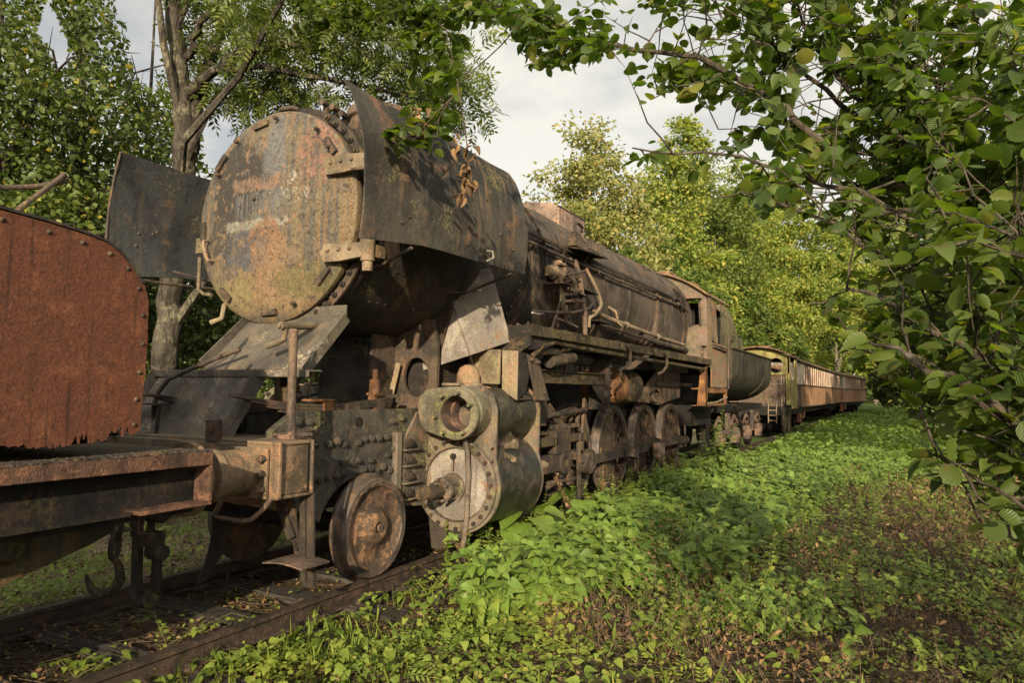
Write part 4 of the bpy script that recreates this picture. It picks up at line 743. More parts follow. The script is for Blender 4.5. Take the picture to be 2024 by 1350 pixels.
b = MB(); b.box(-.5,.5,10.2,10.9,4.1,4.24); b.hexa([(.62,10.3,3.98),(1.05,10.3,3.85),(1.05,10.9,3.85),(.62,10.9,3.98),(.62,10.3,4.06),(1.05,10.35,3.9),(1.05,10.85,3.9),(.62,10.9,4.06)]); b.tube([(.75,10.7,3.98),(.85,10.8,4.04),(1.0,10.85,3.94)],.03,8); b.box(-.3,.1,9.3,9.75,4.08,4.27); b.build('roof_vents', M['carroof'], rf, .01)
b = MB(); b.hexa([(1.38,10.75,3.42),(1.46,10.72,3.36),(1.46,11.25,3.36),(1.38,11.25,3.42),(1.38,10.75,3.53),(1.46,10.72,3.5),(1.46,11.25,3.46),(1.38,11.25,3.53)]); b.build('window_hood', M['tan'], cab, .006)
b = MB(); b.tube([(1.43,10.2,2.62),(1.44,11.6,2.585)],.022,8); b.tube([(1.43,10.2,2.57),(1.44,11.6,2.535)],.022,8); b.tube([(1.40,11.62,2.9),(1.46,11.62,2.88),(1.46,11.6,2.5),(1.45,11.62,1.7)],.02,8); b.build('grab_rails', M['pinkrust'], cab)
b = MB(); b.py([(1.22,1.34),(1.42,1.34),(1.42,2.12),(1.30,2.12)], 9.60, 9.62); b.px([(9.6,1.34),(9.68,1.34),(9.68,2.14),(9.6,2.14)],1.40,1.42); b.box(1.1,1.42,9.62,11.6,1.33,1.35); b.box(1.1,1.42,9.62,11.64,1.665,1.70); b.box(1.40,1.425,9.62,11.64,1.60,1.70); b.box(1.40,1.425,9.62,11.64,1.33,1.38); b.box(1.36,1.42,11.52,11.64,1.34,1.68)
bxx = b.build('step_box', M['orange'], cab, .004)
b = MB(); b.sheet([[(1.43,9.68+1.95*i/6,1.37+.13*(i/6)**2), (1.41,9.68+1.95*i/6,1.40+.14*(i/6)**2)] for i in range(7)], .012); b.build('bent_lip', M['tan'], bxx)
b = MB(); b.box(-1.0,1.0,10.0,11.9,.9,1.33); b.build('drag_box', M['black'], loco)
# ================================================================== the tender
tender = thing('locomotive_tender', 'green grey bathtub shaped tender with raised coal bunker behind the locomotive cab', 'tender', (0, 15.5, 0))
def tub(y): return [(-1.32,2.68),(-1.36,2.60),(-1.36,2.2)]+arc(0,2.1,1.36,180,360,24)[1:-1]+[(1.36,2.2),(1.36,2.60),(1.32,2.68)]
prof = [(x, max(z, 1.36) if abs(x) < .9 else z) for x, z in [(1.36*math.cos(R(a)), 2.15+.80*math.sin(R(a))) for a in range(180, 361, 7)]]
b = MB(); b.py([(-1.36,2.66)]+prof+[(1.36,2.66)], 12.55, 19.0); b.tube([(1.37,12.5,2.68),(1.37,19.02,2.68)],.03,6); b.tube([(-1.37,12.5,2.68),(-1.37,19.02,2.68)],.03,6)
tank = b.build('tank', M['tender'], tender)
b = MB()
for y in (12.57,17.4,18.98): b.tube([(x*1.005, y, 2.15+(z-2.15)*1.005) for x, z in prof], .02, 4)
b.build('seams', M['moss'], tank)
b = MB(); b.py([(-1.15,2.6),(-1.2,3.3),(-1.05,3.72),(1.05,3.72),(1.2,3.3),(1.15,2.6)], 12.0, 13.9); b.py([(-1.1,2.6),(-1.15,3.1),(1.15,3.1),(1.1,2.6)],13.9,15.2); b.prism([(12.0,3.3),(13.9,3.3),(15.2,2.66),(12.0,2.66)],(1.16,0,0),(0,1,0),(0,0,1),(1,0,0),.03)
b.build('coal_bunker', M['cabgreen'], tender, .02, 2)
b = MB(); b.box(1.05,1.1,15.5,15.54,2.66,3.0); b.box(.6,.64,17.8,17.84,2.66,3.05); b.box(-.5,.8,15.6,18.6,2.66,2.8); b.tube([(1.2,13.4,2.9),(1.24,13.5,3.0),(1.2,13.6,3.05)],.04,8); b.build('tank_fittings', M['moss'], tender)
b = MB(); b.box(-1.0,1.0,12.4,19.3,1.12,1.3); b.box(-.4,.4,12.6,19,.7,1.15); b.build('underframe', M['black'], tender)
def axlebox(y0, par):
    b = MB()
    for y in (y0-.95, y0+.95):
        b.lathe([(.0,-.78),(.5,-.78),(.5,-.65),(.0,-.65)],(0,y,.5),(1,0,0),30); b.lathe([(.0,.65),(.5,.65),(.5,.78),(.0,.78)],(0,y,.5),(1,0,0),30)
    b.build('bogie_wheels', M['black'], par)
    b = MB()
    for y in (y0-.95, y0+.95):
        b.box(.95,1.12,y-.17,y+.17,.3,.68); b.bar((1.0,y-.5,.78),(1.0,y,1.0),.06,.08); b.bar((1.0,y,1.0),(1.0,y+.5,.78),.06,.08); b.lathe([(.0,1.1),(.13,1.1),(.14,1.14),(.06,1.16),(0,1.16)],(0,y,.5),(1,0,0),14)
        for k in range(4): b.box(.96,1.06,y-.5+.09*k,y+.5-.09*k,.80-.03*k,.82-.03*k)
    b.bar((1.0,y0-1.3,.62),(1.0,y0+1.3,.62),.05,.14); b.bar((1.02,y0,.5),(1.02,y0,1.1),.08,.3,up=(0,1,0))
    return b.build('axle_box', M['pinkrust'], par, .01)
for y0 in (13.7, 17.4): axlebox(y0, tender)
b = MB(); b.lathe([(.0,15.0),(.2,15.0),(.22,15.1),(.22,16.0),(.2,16.1),(.0,16.1)],(.75,0,1.0),(0,1,0),20); b.bar((1.0,14.4,1.3),(1.0,15.4,.7),.2,.02); b.build('brake_cylinder', M['dark'], tender)
# ================================================================== small tank engine behind the tender
tk = thing('tank_engine', 'derelict small tank engine with mossy yellow green cab and one round window', 'locomotive', (0, 25.5, 0))
b = MB(); fx = [(-1.2,2.35),(-1.2,3.05)]+[(x,3.05+.34*(1-(abs(x)/1.2)**2)) for x in np.linspace(-1.1,1.1,13)]+[(1.2,3.05),(1.2,2.35)]
n = 24; hc = (.70,2.72); hr = (.27,.30); hole = [(hc[0]+hr[0]*math.cos(2*PI*i/n), hc[1]+hr[1]*math.sin(2*PI*i/n)) for i in range(n)]
def edge(a):
    dx, dz = math.cos(a), math.sin(a); best = 9
    for (x0,z0),(x1,z1) in zip(fx, fx[1:]+fx[:1]):
        ex, ez = x1-x0, z1-z0; den = dx*ez-dz*ex
        if abs(den) < 1e-9: continue
        t = ((x0-hc[0])*ez-(z0-hc[1])*ex)/den; q = ((x0-hc[0])*dz-(z0-hc[1])*dx)/den
        if t > 0 and -1e-6 <= q <= 1+1e-6: best = min(best, t)
    return (hc[0]+dx*best, hc[1]+dz*best)
ot = [edge(2*PI*i/n) for i in range(n)]
V = [(x,25.0,z) for x,z in ot]+[(x,25.0,z) for x,z in hole]+[(x,25.06,z) for x,z in ot]+[(x,25.06,z) for x,z in hole]; F = []
for i in range(n):
    j = (i+1) % n; F += [(i,j,n+j,n+i),(2*n+i,3*n+i,3*n+j,2*n+j),(n+i,n+j,3*n+j,3*n+i),(i,2*n+i,2*n+j,j)]
b.add(V,F); cabw = b.build('cab_wall', M['cabgreen2'], tk)
b = MB(); b.px([(25.0,2.1),(25.12,2.1),(25.12,3.1),(25.0,3.1)],1.14,1.22); b.px([(25.9,1.0),(27.6,1.0),(27.6,3.1),(26.9,3.1),(26.9,2.2),(25.9,2.1)],1.16,1.2); b.box(1.05,1.24,25.06,25.2,1.15,2.4); b.build('cab_side', M['cabgreen2'], tk)
b = MB(); g = [[(x,y,3.1+.36*(1-(abs(x)/1.3)**2)) for x in np.linspace(-1.3,1.3,13)] for y in (24.7,26,27.9)]; b.sheet(g,.05); b.box(.1,.5,24.9,25.3,3.42,3.52); b.build('cab_roof', M['carroof'], tk)
b = MB(); b.box(-1.1,1.0,24.95,25.02,1.18,2.3); b.box(-1.1,1.0,24.7,24.95,1.1,1.2); b.build('rear_plate', M['brown'], tk)
b = MB()
for x in (.3,.62,.98): b.box(x,x+.05,24.92,24.95,1.2,2.3)
for z in (1.95,1.75,1.5): b.box(.2,1.02,24.91,24.95,z,z+.05)
b.lathe([(0,-.0),(.14,0),(.14,.03),(0,.03)],(.8,24.93,1.7),(0,-1,0),16); b.build('plate_ribs', M['pinkrust'], tk)
b = MB(); b.box(-1.1,1.1,24.6,31,.75,1.1); b.box(-.9,.9,25.2,27.5,1.0,1.3); b.lathe([(.0,-.8),(.5,-.8),(.5,.8),(0,.8)],(0,26.2,.5),(1,0,0),24); b.lathe([(.0,-.8),(.5,-.8),(.5,.8),(0,.8)],(0,28.6,.5),(1,0,0),24); b.build('underframe', M['black'], tk)
b = MB(); b.prism([(24.4,1.05),(25.3,1.05),(25.2,.5),(24.9,.12),(24.5,.12),(24.45,.5)],(1.0,0,0),(0,1,0),(0,0,1),(1,0,0),.06); b.prism([(25.6,1.05),(26.2,1.05),(25.8,.1),(25.4,.1)],(1.05,0,0),(0,1,0),(0,0,1),(1,0,0),.06); b.build('foot_plates', M['moss'], tk)
b = MB(); b.tube([(.45,24.6,.45),(.45,24.6,1.2)],.02,6); b.tube([(.75,24.6,.45),(.75,24.6,1.2)],.02,6)
for z in (.55,.75,.95): b.tube([(.45,24.6,z),(.75,24.6,z)],.018,6)
b.tube([(.95,24.6,.4),(.95,24.6,2.3)],.018,6); b.build('ladder', M['tan'], tk)
b = MB(); b.lathe([(.0,27.0),(.75,27.0),(.75,30.6),(.0,30.6)],(0,0,2.0),(0,1,0),28); b.box(-1.1,1.1,27.6,30.4,1.1,2.0); b.build('boiler', M['brown'], tk)
# ================================================================== two carriages on the curving track
def carriage(A, B, label, seed, grp='old wooden carriages at the end of the train'):
    d = Vector((B[0]-A[0], B[1]-A[1], 0)); L = d.length; rz = math.atan2(d.y, d.x)-PI/2
    t = thing('railway_carriage', label, 'carriage', (A[0], A[1], 0), 0, grp)
    hw = 1.35
    def P(b, nm, mat, par, **k): return b.build(nm, mat, par, local=True, **k)
    b = MB(); b.box(-hw,hw,0,L,.98,2.02); body = P(b, 'lower_body', M['carorange'], t)
    b = MB(); b.box(-hw+.02,hw-.02,.02,L-.02,2.02,3.0); up = P(b, 'upper_body', M['carred'], t)
    b = MB(); nwin = int(L/1.05)
    b.box(hw-.03,hw+.03,.0,.9,2.05,3.05); b.box(-.9,hw+.02,-.03,.0,2.05,3.05); b.box(hw-.03,hw+.03,0,L,2.98,3.04)
    P(b, 'pale_panel', M['carwhite'], up)
    b = MB(); b.box(hw,hw+.04,0,L,1.99,2.05); b.box(hw,hw+.03,0,L,.98,1.03)
    P(b, 'belt_rail', M['brown'], up)
    b = MB()
    for k in range(nwin): y = 1.1+k*(L-1.4)/nwin; b.box(hw-.02,hw+.028,y,y+.085,2.06,2.95)
    P(b, 'window_frames', M['carwhite'], up)
    b = MB()
    for k in range(nwin): y = 1.1+k*(L-1.4)/nwin; b.box(hw-.02,hw-.005,y+.36,y+.9,2.15,2.85)
    P(b, 'windows', M['carred'], up)
    b = MB(); g = [[(x, y, 3.03+.42*(1-(abs(x)/1.5)**2.4)) for x in np.linspace(-1.48,1.48,17)] for y in np.linspace(-.5, L+.4, 14)]; b.sheet(g, .05)
    P(b, 'roof', M['carroof'], t)
    b = MB(); b.box(-1.1,1.1,.1,L-.1,.72,.98)
    for y in (3.0, L-3):
        b.box(-1.0,1.0,y-1.5,y+1.5,.5,.75)
        for dy in (-1,1): b.lathe([(.0,-.8),(.46,-.8),(.46,.8),(0,.8)],(0,y+dy,.46),(1,0,0),20)
    P(b, 'underframe', M['black'], t)
    b = MB(); b.prism([(2.2,.95),(2.9,.95),(2.7,.45),(2.4,.45)],(1.15,0,0),(0,1,0),(0,0,1),(1,0,0),.03); b.box(1.1,1.3,.3,.36,.3,.98); b.box(1.1,1.35,.3,1.0,.5,.54); P(b, 'footboard', M['carred'], t)
    b = MB(); b.box(-1.3,1.3,-.06,-.0,.98,2.0); b.box(-.5,.5,-.35,-.06,1.0,2.9); P(b, 'end_wall', M['carorange'], t)
    t.rotation_euler = (0,0,rz); return t
carriage((-.25,30.2), (.08,53.9), 'old carriage with ochre lower body and red boarded windows next to the tank engine', 1)
carriage((.2,55.0), (1.35,70.6), 'farthest old carriage, red and ochre, at the very end of the train', 2)
# ================================================================== rusty wagon in front of the locomotive
wg = thing('rusty_wagon', 'deep red rusted wagon with rounded plate corner coupled in front of the locomotive', 'wagon', (0, -5.0, 0))
def wz(y): return 2.30+.11*min(1.2, max(0, (-2.62-y)/.5))-.0
top = [(-9.5,2.40),(-3.6,2.385),(-3.2,2.372),(-3.0,2.358),(-2.82,2.338),(-2.70,2.315),(-2.62,2.27),(-2.545,2.20),(-2.50,2.13),(-2.475,2.05),(-2.47,1.8),(-2.485,1.5)]
rnd = random.Random(4); rag = [(-2.49,1.36)]; y = -2.51
while y > -9.4: rag.append((y, 1.325+rnd.uniform(-.006,.006)+.016*math.sin(y*7)+(.03+.03*rnd.random() if (-2.68 < y < -2.54 or -2.83 < y < -2.76) and rnd.random() < .8 else (.02 if rnd.random() < .12 else 0)))); y -= rnd.uniform(.006,.022) if y > -4 else .3
rag.append((-9.5,1.33))
b = MB(); b.px(top+rag, 1.185, 1.2); panel = b.build('side_plate', M['red'], wg)
b = MB(); inn = [(y-.05, z-.03) for y, z in top]; b.px(inn+[(-2.56,1.42),(-9.5,1.42)], -1.18, 1.15); b.box(-1.18,1.0,-9.5,-2.6,1.3,1.42)
b.build('body', M['black'], wg)
b = MB(); b.px(top+[(-2.5,1.33),(-9.5,1.33)], -1.2, -1.185); b.build('side_plate', M['red'], wg)
b = MB(); tt = top[1:9]; g = [[(x, y+(-.02), z+.012) for (y, z) in tt] for x in np.linspace(-1.2,1.21,9)]; b.sheet(g, .012)
g = [[(1.0+.2*i, y, 2.40+.05*j) for j, y in enumerate((-3.5,-3.0,-2.75))] for i in range(2)]; b.build('top_plate', M['dark'], wg)
b = MB()
for y, z in ((-3.0,2.315),(-2.84,2.295),(-2.70,2.265),(-2.60,2.205),(-2.535,2.11),(-2.505,1.97),(-2.50,1.82),(-2.51,1.67),(-2.52,1.53),(-2.525,1.4),(-3.2,2.33),(-3.4,2.335)): b.rivet((1.2,y,z),(1,0,0),.013)
b.build('rivets', M['brown'], panel)
b = MB(); b.tube([(.8,-3.6,2.55),(.8,-3.0,2.575),(.8,-2.85,2.62),(.8,-2.73,2.675),(.8,-2.705,2.705),(.8,-2.72,2.72),(.82,-2.75,2.69),(.86,-2.96,2.47),(.88,-3.0,2.4)], .014, 8); b.tube([(1.0,-2.76,2.30),(1.0,-2.68,2.39)],.02,8); b.build('bent_rods', M['brown'], wg)
b = MB(); b.box(-1.3,1.3,-9.5,-2.12,1.225,1.245); b.build('floor_plate', M['brown'], wg)
M['redrust2'] = rust('scaly_orange_rust', (.04,.02,.014), (.13,.062,.036), (.2,.085,.045), (.19,.115,.08), .3, 2.2, 0, seed=31, bmp=2.)
for sx in (1, -1):
    b = MB(); e = 1.32*sx; q = lambda a, c: (min(a, c), max(a, c))
    b.box(*q(e-.02*sx, e), -9.5,-2.12,1.165,1.245); b.box(*q(e-.14*sx, e-.02*sx), -9.5,-2.12,1.215,1.24); b.box(*q(e-.14*sx, e), -2.55,-2.12,.945,.965); b.box(*q(e-.14*sx, e), -2.14,-2.12,.965,1.165); 
    fc = b.build('frame_channel', M['redrust2'], wg, .004); b = MB(); b.box(*q(e-.145*sx, e-.125*sx), -9.5,-2.145,.90,1.21); b.box(*q(e-.14*sx, e-.06*sx), -9.5,-2.56,.94,.96); b.build('channel_web', M['black'], fc)  # web and inner bottom flange set in a near-black tone
b = MB()
for k in range(500):
    y = -2.16-rnd.random()*2.5; x = rnd.uniform(1.18,1.31); r = rnd.uniform(.008,.03); b.lathe([(r,-.002),(r*.7,.008),(0,.009)],(x,y,1.245),(rnd.uniform(-.4,.4),rnd.uniform(-.4,.4),1),5)
b.build('rust_debris', M['dark'], wg)
b = MB(); b.px([(-9.5,1.05),(-2.3,1.05),(-2.32,.93),(-2.42,.80),(-2.55,.75),(-3.2,.57),(-9.5,.50)], -.9, .9); b.lathe([(.0,0),(.09,0),(.06,.06),(.0,.08)],(.9,-2.95,.82),(1,0,0),14); b.build('lower_tank', M['moss4'] if 'moss4' in M else M['dark'], wg)
b = MB(); b.box(-1.17,1.17,-2.2,-2.15,.97,1.22); b.box(-.3,.3,-2.3,-2.1,.8,1.0); b.build('headstock', M['dark'], wg)
for sx in (1, -1):
    b = MB(); b.lathe([(.0,-2.1),(.13,-2.1),(.12,-2.0),(.06,-1.99),(.06,-1.965),(.2,-1.96),(.2,-1.945),(0,-1.945)],(.83*sx,0,1.04),(0,1,0),28); b.build('buffer', M['brown'], wg)
def link_chain(pts, r, ln):      # open oval links
    b = MB()
    for i, (p, q) in enumerate(zip(pts, pts[1:])):
        p, q = Vector(p), Vector(q); d = (q-p).normalized(); s_ = d.cross(Vector((0,1,0)) if i % 2 else Vector((1,.5,0))).normalized(); L = (q-p).length/2+r; c = (p+q)/2; ring = []
        for k in range(15): a = 2*PI*k/14; ring.append(c+d*math.sin(a)*L+s_*math.cos(a)*L*.55)
        b.tube(ring, r, 8)
    return b
b = MB(); b.bar((.05,-1.68,.82),(.05,-1.66,.16),.05,.07); b.bar((.20,-1.62,.5),(.19,-1.62,.2),.05,.06); b.tube([(.14,-1.64,.86),(.14,-1.64,.42)],.025,10)
for k in range(12): b.lathe([(.025,0),(.034,.008),(.025,.016)],(.14,-1.64,.6-.016*k),(0,0,1),10)
b.lathe([(0,-.07),(.06,-.07),(.06,.07),(0,.07)],(.18,-1.63,.72),(1,0,0),16); b.lathe([(0,-.07),(.055,-.07),(.055,.07),(0,.07)],(.19,-1.62,.46),(1,0,0),16); b.lathe([(0,-.08),(.055,-.08),(.055,.08),(0,.08)],(.12,-1.65,.14),(1,0,0),16); b.box(.09,.22,-1.7,-1.58,.5,.6); b.box(.02,.09,-1.72,-1.62,.8,1.0); b.tube([(.05,-1.7,.2),(.12,-1.68,.12),(.18,-1.64,.2)],.04,8)
b.build('screw_coupling', M['dark'], wg, .01, 2)
b = link_chain([(-.02,-1.78,.9),(-.02,-1.78,.74),(-.01,-1.79,.58),(-.01,-1.80,.44)], .018, .1)
b.tube([(-.01,-1.8,.44),(.02,-1.78,.38),(.03,-1.77,.30),(.0,-1.79,.22),(-.06,-1.83,.19),(-.12,-1.87,.22),(-.14,-1.89,.29),(-.145,-1.9,.33)],[.02,.028,.034,.036,.034,.028,.018,.006],10); b.build('hook_chain', M['dark'], wg)
# ================================================================== track
def rail_at(sx):
    pr_ = [(-.036,0),(.036,0),(.036,-.028),(.012,-.042),(.010,-.115),(.06,-.128),(.065,-.14),(-.065,-.14),(-.06,-.128),(-.010,-.115),(-.012,-.042),(-.036,-.028)]
    b = MB(); n = 40
    ys = [-14+69*i/n for i in range(n+1)]+[55+i*4 for i in range(1, 9)]
    V = []; K = len(pr_)
    for y in ys:
        xo = max(0, y-50)**2*.0028
        V += [(sx*.754+x+xo, y, z) for x, z in pr_]
    F = [(i*K+j, i*K+(j+1) % K, (i+1)*K+(j+1) % K, (i+1)*K+j) for i in range(len(ys)-1) for j in range(K)]+[tuple(range(K)), tuple((len(ys)-1)*K+j for j in range(K))]
    b.add(V, F); return b.build('rail', M['rail'])
tag(rail_at(1), 'near rusty rail with weeds leaning over it, beside the nettles', 'rail', 'rails of the track')
tag(rail_at(-1), 'far rail, shaded by the wagon and the locomotive, beside the gravel', 'rail', 'rails of the track')
ys = [at(195,1275,z=-.13).y, at(420,1205,z=-.13).y]
for i, y in enumerate([ys[0], ys[1]]+[ys[1]+.68*k for k in range(1, 4)]+[ys[0]-.7]):
    b = MB(); rnd = random.Random(i); b.hexa([(-1.28,y-.12,-.3),(1.26,y-.12,-.3),(1.26,y+.13,-.3),(-1.28,y+.13,-.3),(-1.28,y-.11,-.142),(1.26,y-.12,-.142),(1.26,y+.12,-.142),(-1.28,y+.12,-.142)])
    o = b.build('sleeper', M['wood'], None, .012, 2)
    tag(o, ['dark wooden sleeper under the wagon end, nearest full one to the viewer', 'dark sleeper right under the hanging screw coupling', 'sleeper below the locomotive deck plates, behind the coupling', 'sleeper between the two pilot wheels', 'sleeper just behind the pilot wheels', 'sleeper in the bottom corner half buried in litter'][i], 'sleeper', 'wooden sleepers of the track')
    for sx in (1, -1):
        b = MB(); x = .754*sx; b.bolt((x+.095, y, -.142), (0,0,1), .028, .04); b.bolt((x-.095, y, -.142), (0,0,1), .028, .04); b.box(x-.14,x-.067,y-.07,y+.07,-.142,-.13); b.box(x+.067,x+.14,y-.07,y+.07,-.142,-.13); b.build('rail_screws', M['rail'], o)
# ================================================================== ground
def vnoise(x, y, f, seed=0):
    """cheap smooth value noise, numpy"""
    r = np.random.RandomState(seed); T = r.rand(64, 64); X = np.asarray(x)*f; Y = np.asarray(y)*f
    i = np.floor(X).astype(int); j = np.floor(Y).astype(int); u = X-i; v = Y-j; u = u*u*(3-2*u); v = v*v*(3-2*v)
    g = lambda a, b: T[a % 64, b % 64]
    return (g(i,j)*(1-u)+g(i+1,j)*u)*(1-v)+(g(i,j+1)*(1-u)+g(i+1,j+1)*u)*v
def gz(x, y):
    x = np.asarray(x, float); y = np.asarray(y, float)
    side = np.clip((np.abs(x-np.clip(y-50,0,40)**2*.0028)-1.0)/1.2, 0, 1)
    h = -.185+.05*side+(vnoise(x, y, 1.3, 1)-.5)*.10*side+(vnoise(x, y, 5, 2)-.5)*.03+(vnoise(x, y, 14, 3)-.5)*.022
    h = h+np.clip((x-4)/10, 0, 1)*.5+np.clip((-x-4)/14, 0, 1)*.4
    return h
def axis(segs):
    out = []
    for a, b_, st in segs: out += list(np.arange(a, b_, st))
    return np.array(out+[segs[-1][1]])
gx = axis([(-320,-60,40),(-60,-12,4),(-12,-4,.5),(-4,8,.075),(8,14,.5),(14,60,4),(60,320,40)]); gy = axis([(-40,-8,4),(-8,-3.4,.3),(-3.4,9,.075),(9,20,.3),(20,60,2),(60,420,20)])
XX, YY = np.meshgrid(gx, gy); ZZ = gz(XX, YY)
nv = XX.size; nx, ny = len(gx), len(gy)
me = bpy.data.meshes.new('ground'); me.vertices.add(nv); me.vertices.foreach_set('co', np.stack([XX, YY, ZZ], -1).ravel())
I, J = np.meshgrid(np.arange(nx-1), np.arange(ny-1)); q = (J*nx+I).ravel(); quads = np.stack([q, q+1, q+nx+1, q+nx], -1)
def set_polys(me, loops, tot):
    me.loops.add(len(loops)); me.loops.foreach_set('vertex_index', loops.astype(np.int32)); me.polygons.add(len(tot))
    st = np.concatenate([[0], np.cumsum(tot)[:-1]]); me.polygons.foreach_set('loop_start', st.astype(np.int32)); me.update(calc_edges=True)
set_polys(me, quads.ravel(), np.full(len(quads), 4))
me.shade_smooth()
t = NT('forest_floor'); c = t.coord()
n1 = t.noise(c, .9, 8, .65); n2 = t.noise(c, 9, 8, .7); n3 = t.noise(c, 45, 6, .75)
col = t.mix(t.step(n2, .36, .62), (.024,.018,.012), (.07,.05,.032)); col = t.mix(t.step(n3, .5, .68), col, (.17,.125,.078))
col = t.mix(t.math('MULTIPLY', t.step(n1, .5, .66), t.step(n2, .42, .6)), col, (.045,.058,.016))
sep = t.new('ShaderNodeSeparateXYZ'); t.l.new(c, sep.inputs[0])
far = t.step(sep.outputs[1], 9, 22); col = t.mix(t.math('MULTIPLY', far, t.step(n2, .3, .5)), col, (.05,.075,.018))
lft = t.math('MULTIPLY', t.step(sep.outputs[0], -1.1, -1.7), t.step(sep.outputs[0], -5.5, -3.5)); col = t.mix(t.math('MULTIPLY', lft, t.step(n3, .42, .6)), col, (.4,.31,.2))
t.pbsdf(col, .95, 0, t.bump(t.math('ADD', n2, n3), .03, 1.), .1)
me.materials.append(t.m); tag(link('ground', me), kind='structure')
# ================================================================== leaves
def leaf_mat(name, cols, trans=.35, rough=.5, veins=False, gloss=.25, tcol=None, dead=0.):
    t = NT(name); g = t.new('ShaderNodeNewGeometry'); r = g.outputs['Random Per Island']
    ramp = t.new('ShaderNodeValToRGB'); e = ramp.color_ramp.elements
    while len(e) < len(cols): e.new(.5)
    for i, (p, cc) in enumerate(cols): e[i].position = p; e[i].color = (*cc, 1)
    t.l.new(r, ramp.inputs[0]); col = ramp.outputs[0]
    big = t.noise(t.coord(), .8, 3, .5); col = t.mix(t.step(big, .30, .5, .55, 0), col, tuple(x*.6 for x in cols[0][1])); col = t.mix(t.step(t.noise(t.coord(loc=(7,3,1)), 1.4, 3, .5),   .5, .68, 0, .28), col, tuple(x*1.25*f for x, f in zip(cols[-2][1], (1.15,1.,.8))))
    nb = None
    if veins:
        uv = t.new('ShaderNodeUVMap'); s = t.new('ShaderNodeSeparateXYZ'); t.l.new(uv.outputs[0], s.inputs[0])
        a = t.math('ABSOLUTE', t.math('SUBTRACT', s.outputs[0], .5)); w = t.math('SINE', t.math('MULTIPLY', t.math('SUBTRACT', s.outputs[1], t.math('MULTIPLY', a, .75)), 62.))
        vein = t.math('MAXIMUM', t.step(w, .72, 1.), t.step(a, .022, .006)); col = t.mix(t.math('MULTIPLY', vein, .10), col, (.10,.135,.04))
        blot = t.noise(t.coord(), 30, 4, .6); col = t.mix(t.step(blot, .58, .66, 0, .8), col, (.1,.075,.025))
        nb = t.bump(w, .0012, .4)
    p = t.new('ShaderNodeBsdfPrincipled'); t.put(p.inputs['Base Color'], col); p.inputs['Roughness'].default_value = rough; p.inputs['Specular IOR Level'].default_value = gloss
    tr = t.new('ShaderNodeBsdfTranslucent'); t.put(tr.inputs['Color'], t.mix(1., col, tcol or (1.5,1.6,.6), 'MULTIPLY'))
    if nb: t.l.new(nb, p.inputs['Normal'])
    ms = t.new('ShaderNodeMixShader'); ms.inputs[0].default_value = trans; t.l.new(p.outputs[0], ms.inputs[1]); t.l.new(tr.outputs[0], ms.inputs[2]); t.l.new(ms.outputs[0], t.out.inputs['Surface'])
    return t.m
def halfleaf(prof, fold=.1, droop=.12, serr=0.):
    """leaf of two halves joined at the midrib; prof: (t along, half width)"""
    V = []; F = []; UV = []
    n = len(prof)
    for (y, w) in prof: V.append((0, y, -droop*y*y)); UV.append((.5, y))
    for s in (1, -1):
        b0 = len(V)
        for k, (y, w) in enumerate(prof):
            yy = y+(serr if k % 2 else -serr*.6)*(0 < k < n-1); V.append((s*w, yy, fold*w*1.0-droop*y*y)); UV.append((.5+s*w*.5, y))
        for k in range(n-1):
            f = (k, b0+k, b0+k+1, k+1); F.append(f if s > 0 else tuple(reversed(f)))
    return np.array(V, float), F, np.array(UV, float)
T_DIA = (np.array([(0,0,0),(.3,.45,.07),(0,1,-.08),(-.3,.45,.07)], float), [(0,1,2),(0,2,3)], np.array([(.5,0),(1,.5),(.5,1),(0,.5)], float))
T_OVAL = halfleaf([(0,0.02),(.25,.3),(.6,.33),(1,.0)], .25, .18)
hz = [(0,.04),(.05,.2),(.12,.30),(.2,.385),(.28,.40),(.36,.455),(.45,.445),(.54,.475),(.62,.44),(.70,.43),(.77,.35),(.84,.29),(.9,.17),(.95,.10),(1.04,0)]
T_HAZ = [halfleaf(hz, .14, .16, .012), halfleaf(hz, .45, .38, .012), halfleaf([(a, w*.86) for a, w in hz], -.22, .3, .014), halfleaf([(a, w*.95) for a, w in hz], .3, -.12, .012), halfleaf([(a, w*.78) for a, w in hz], .75, .55, .012)]
def stalked(T, L=.22):
    V, F, UV = T; n = len(V); V = V+np.array((0, L, 0)); V = np.concatenate([V, np.array([(-.014,0,.05),(.014,0,.05),(.012,L+.06,.004),(-.012,L+.06,.004)])]); return V, F+[(n, n+1, n+2, n+3)], np.concatenate([UV, np.full((4,2), .5)])
T_HAZ = [stalked(T_) for T_ in T_HAZ]
T_NET = halfleaf([(-.03,.05),(.03,.27),(.15,.37),(.32,.36),(.5,.28),(.68,.19),(.84,.1),(1,0)], .22, .28, .012)
T_BIG = halfleaf([(-.08,.12),(0,.34),(.15,.46),(.32,.50),(.5,.44),(.68,.36),(.84,.2),(1,0)], .3, .35, .02)
def pinnate():
    V = []; F = []; UV = []
    for k in range(5):
        y = .12+.19*k
        for s in ((1, -1) if k < 4 else (0,)):
            d = np.array((s*.8, .6, -.1)) if s else np.array((0, 1., -.1)); d = d/np.linalg.norm(d); w = np.array((-d[1], d[0], 0))*.055; b0 = len(V); p = np.array((0, y, -.12*y*y)); L = .34
            V += [p, p+d*L*.45+w, p+d*L, p+d*L*.45-w]; F.append((b0, b0+1, b0+2, b0+3)); UV += [(.5,0),(1,.5),(.5,1),(0,.5)]
    b0 = len(V); V += [np.array(x) for x in ((-.008,0,0),(.008,0,0),(.006,.9,-.1),(-.006,.9,-.1))]; F.append((b0,b0+1,b0+2,b0+3)); UV += [(.5,0)]*4
    return np.array(V, float), F, np.array(UV, float)
T_ASH = pinnate()
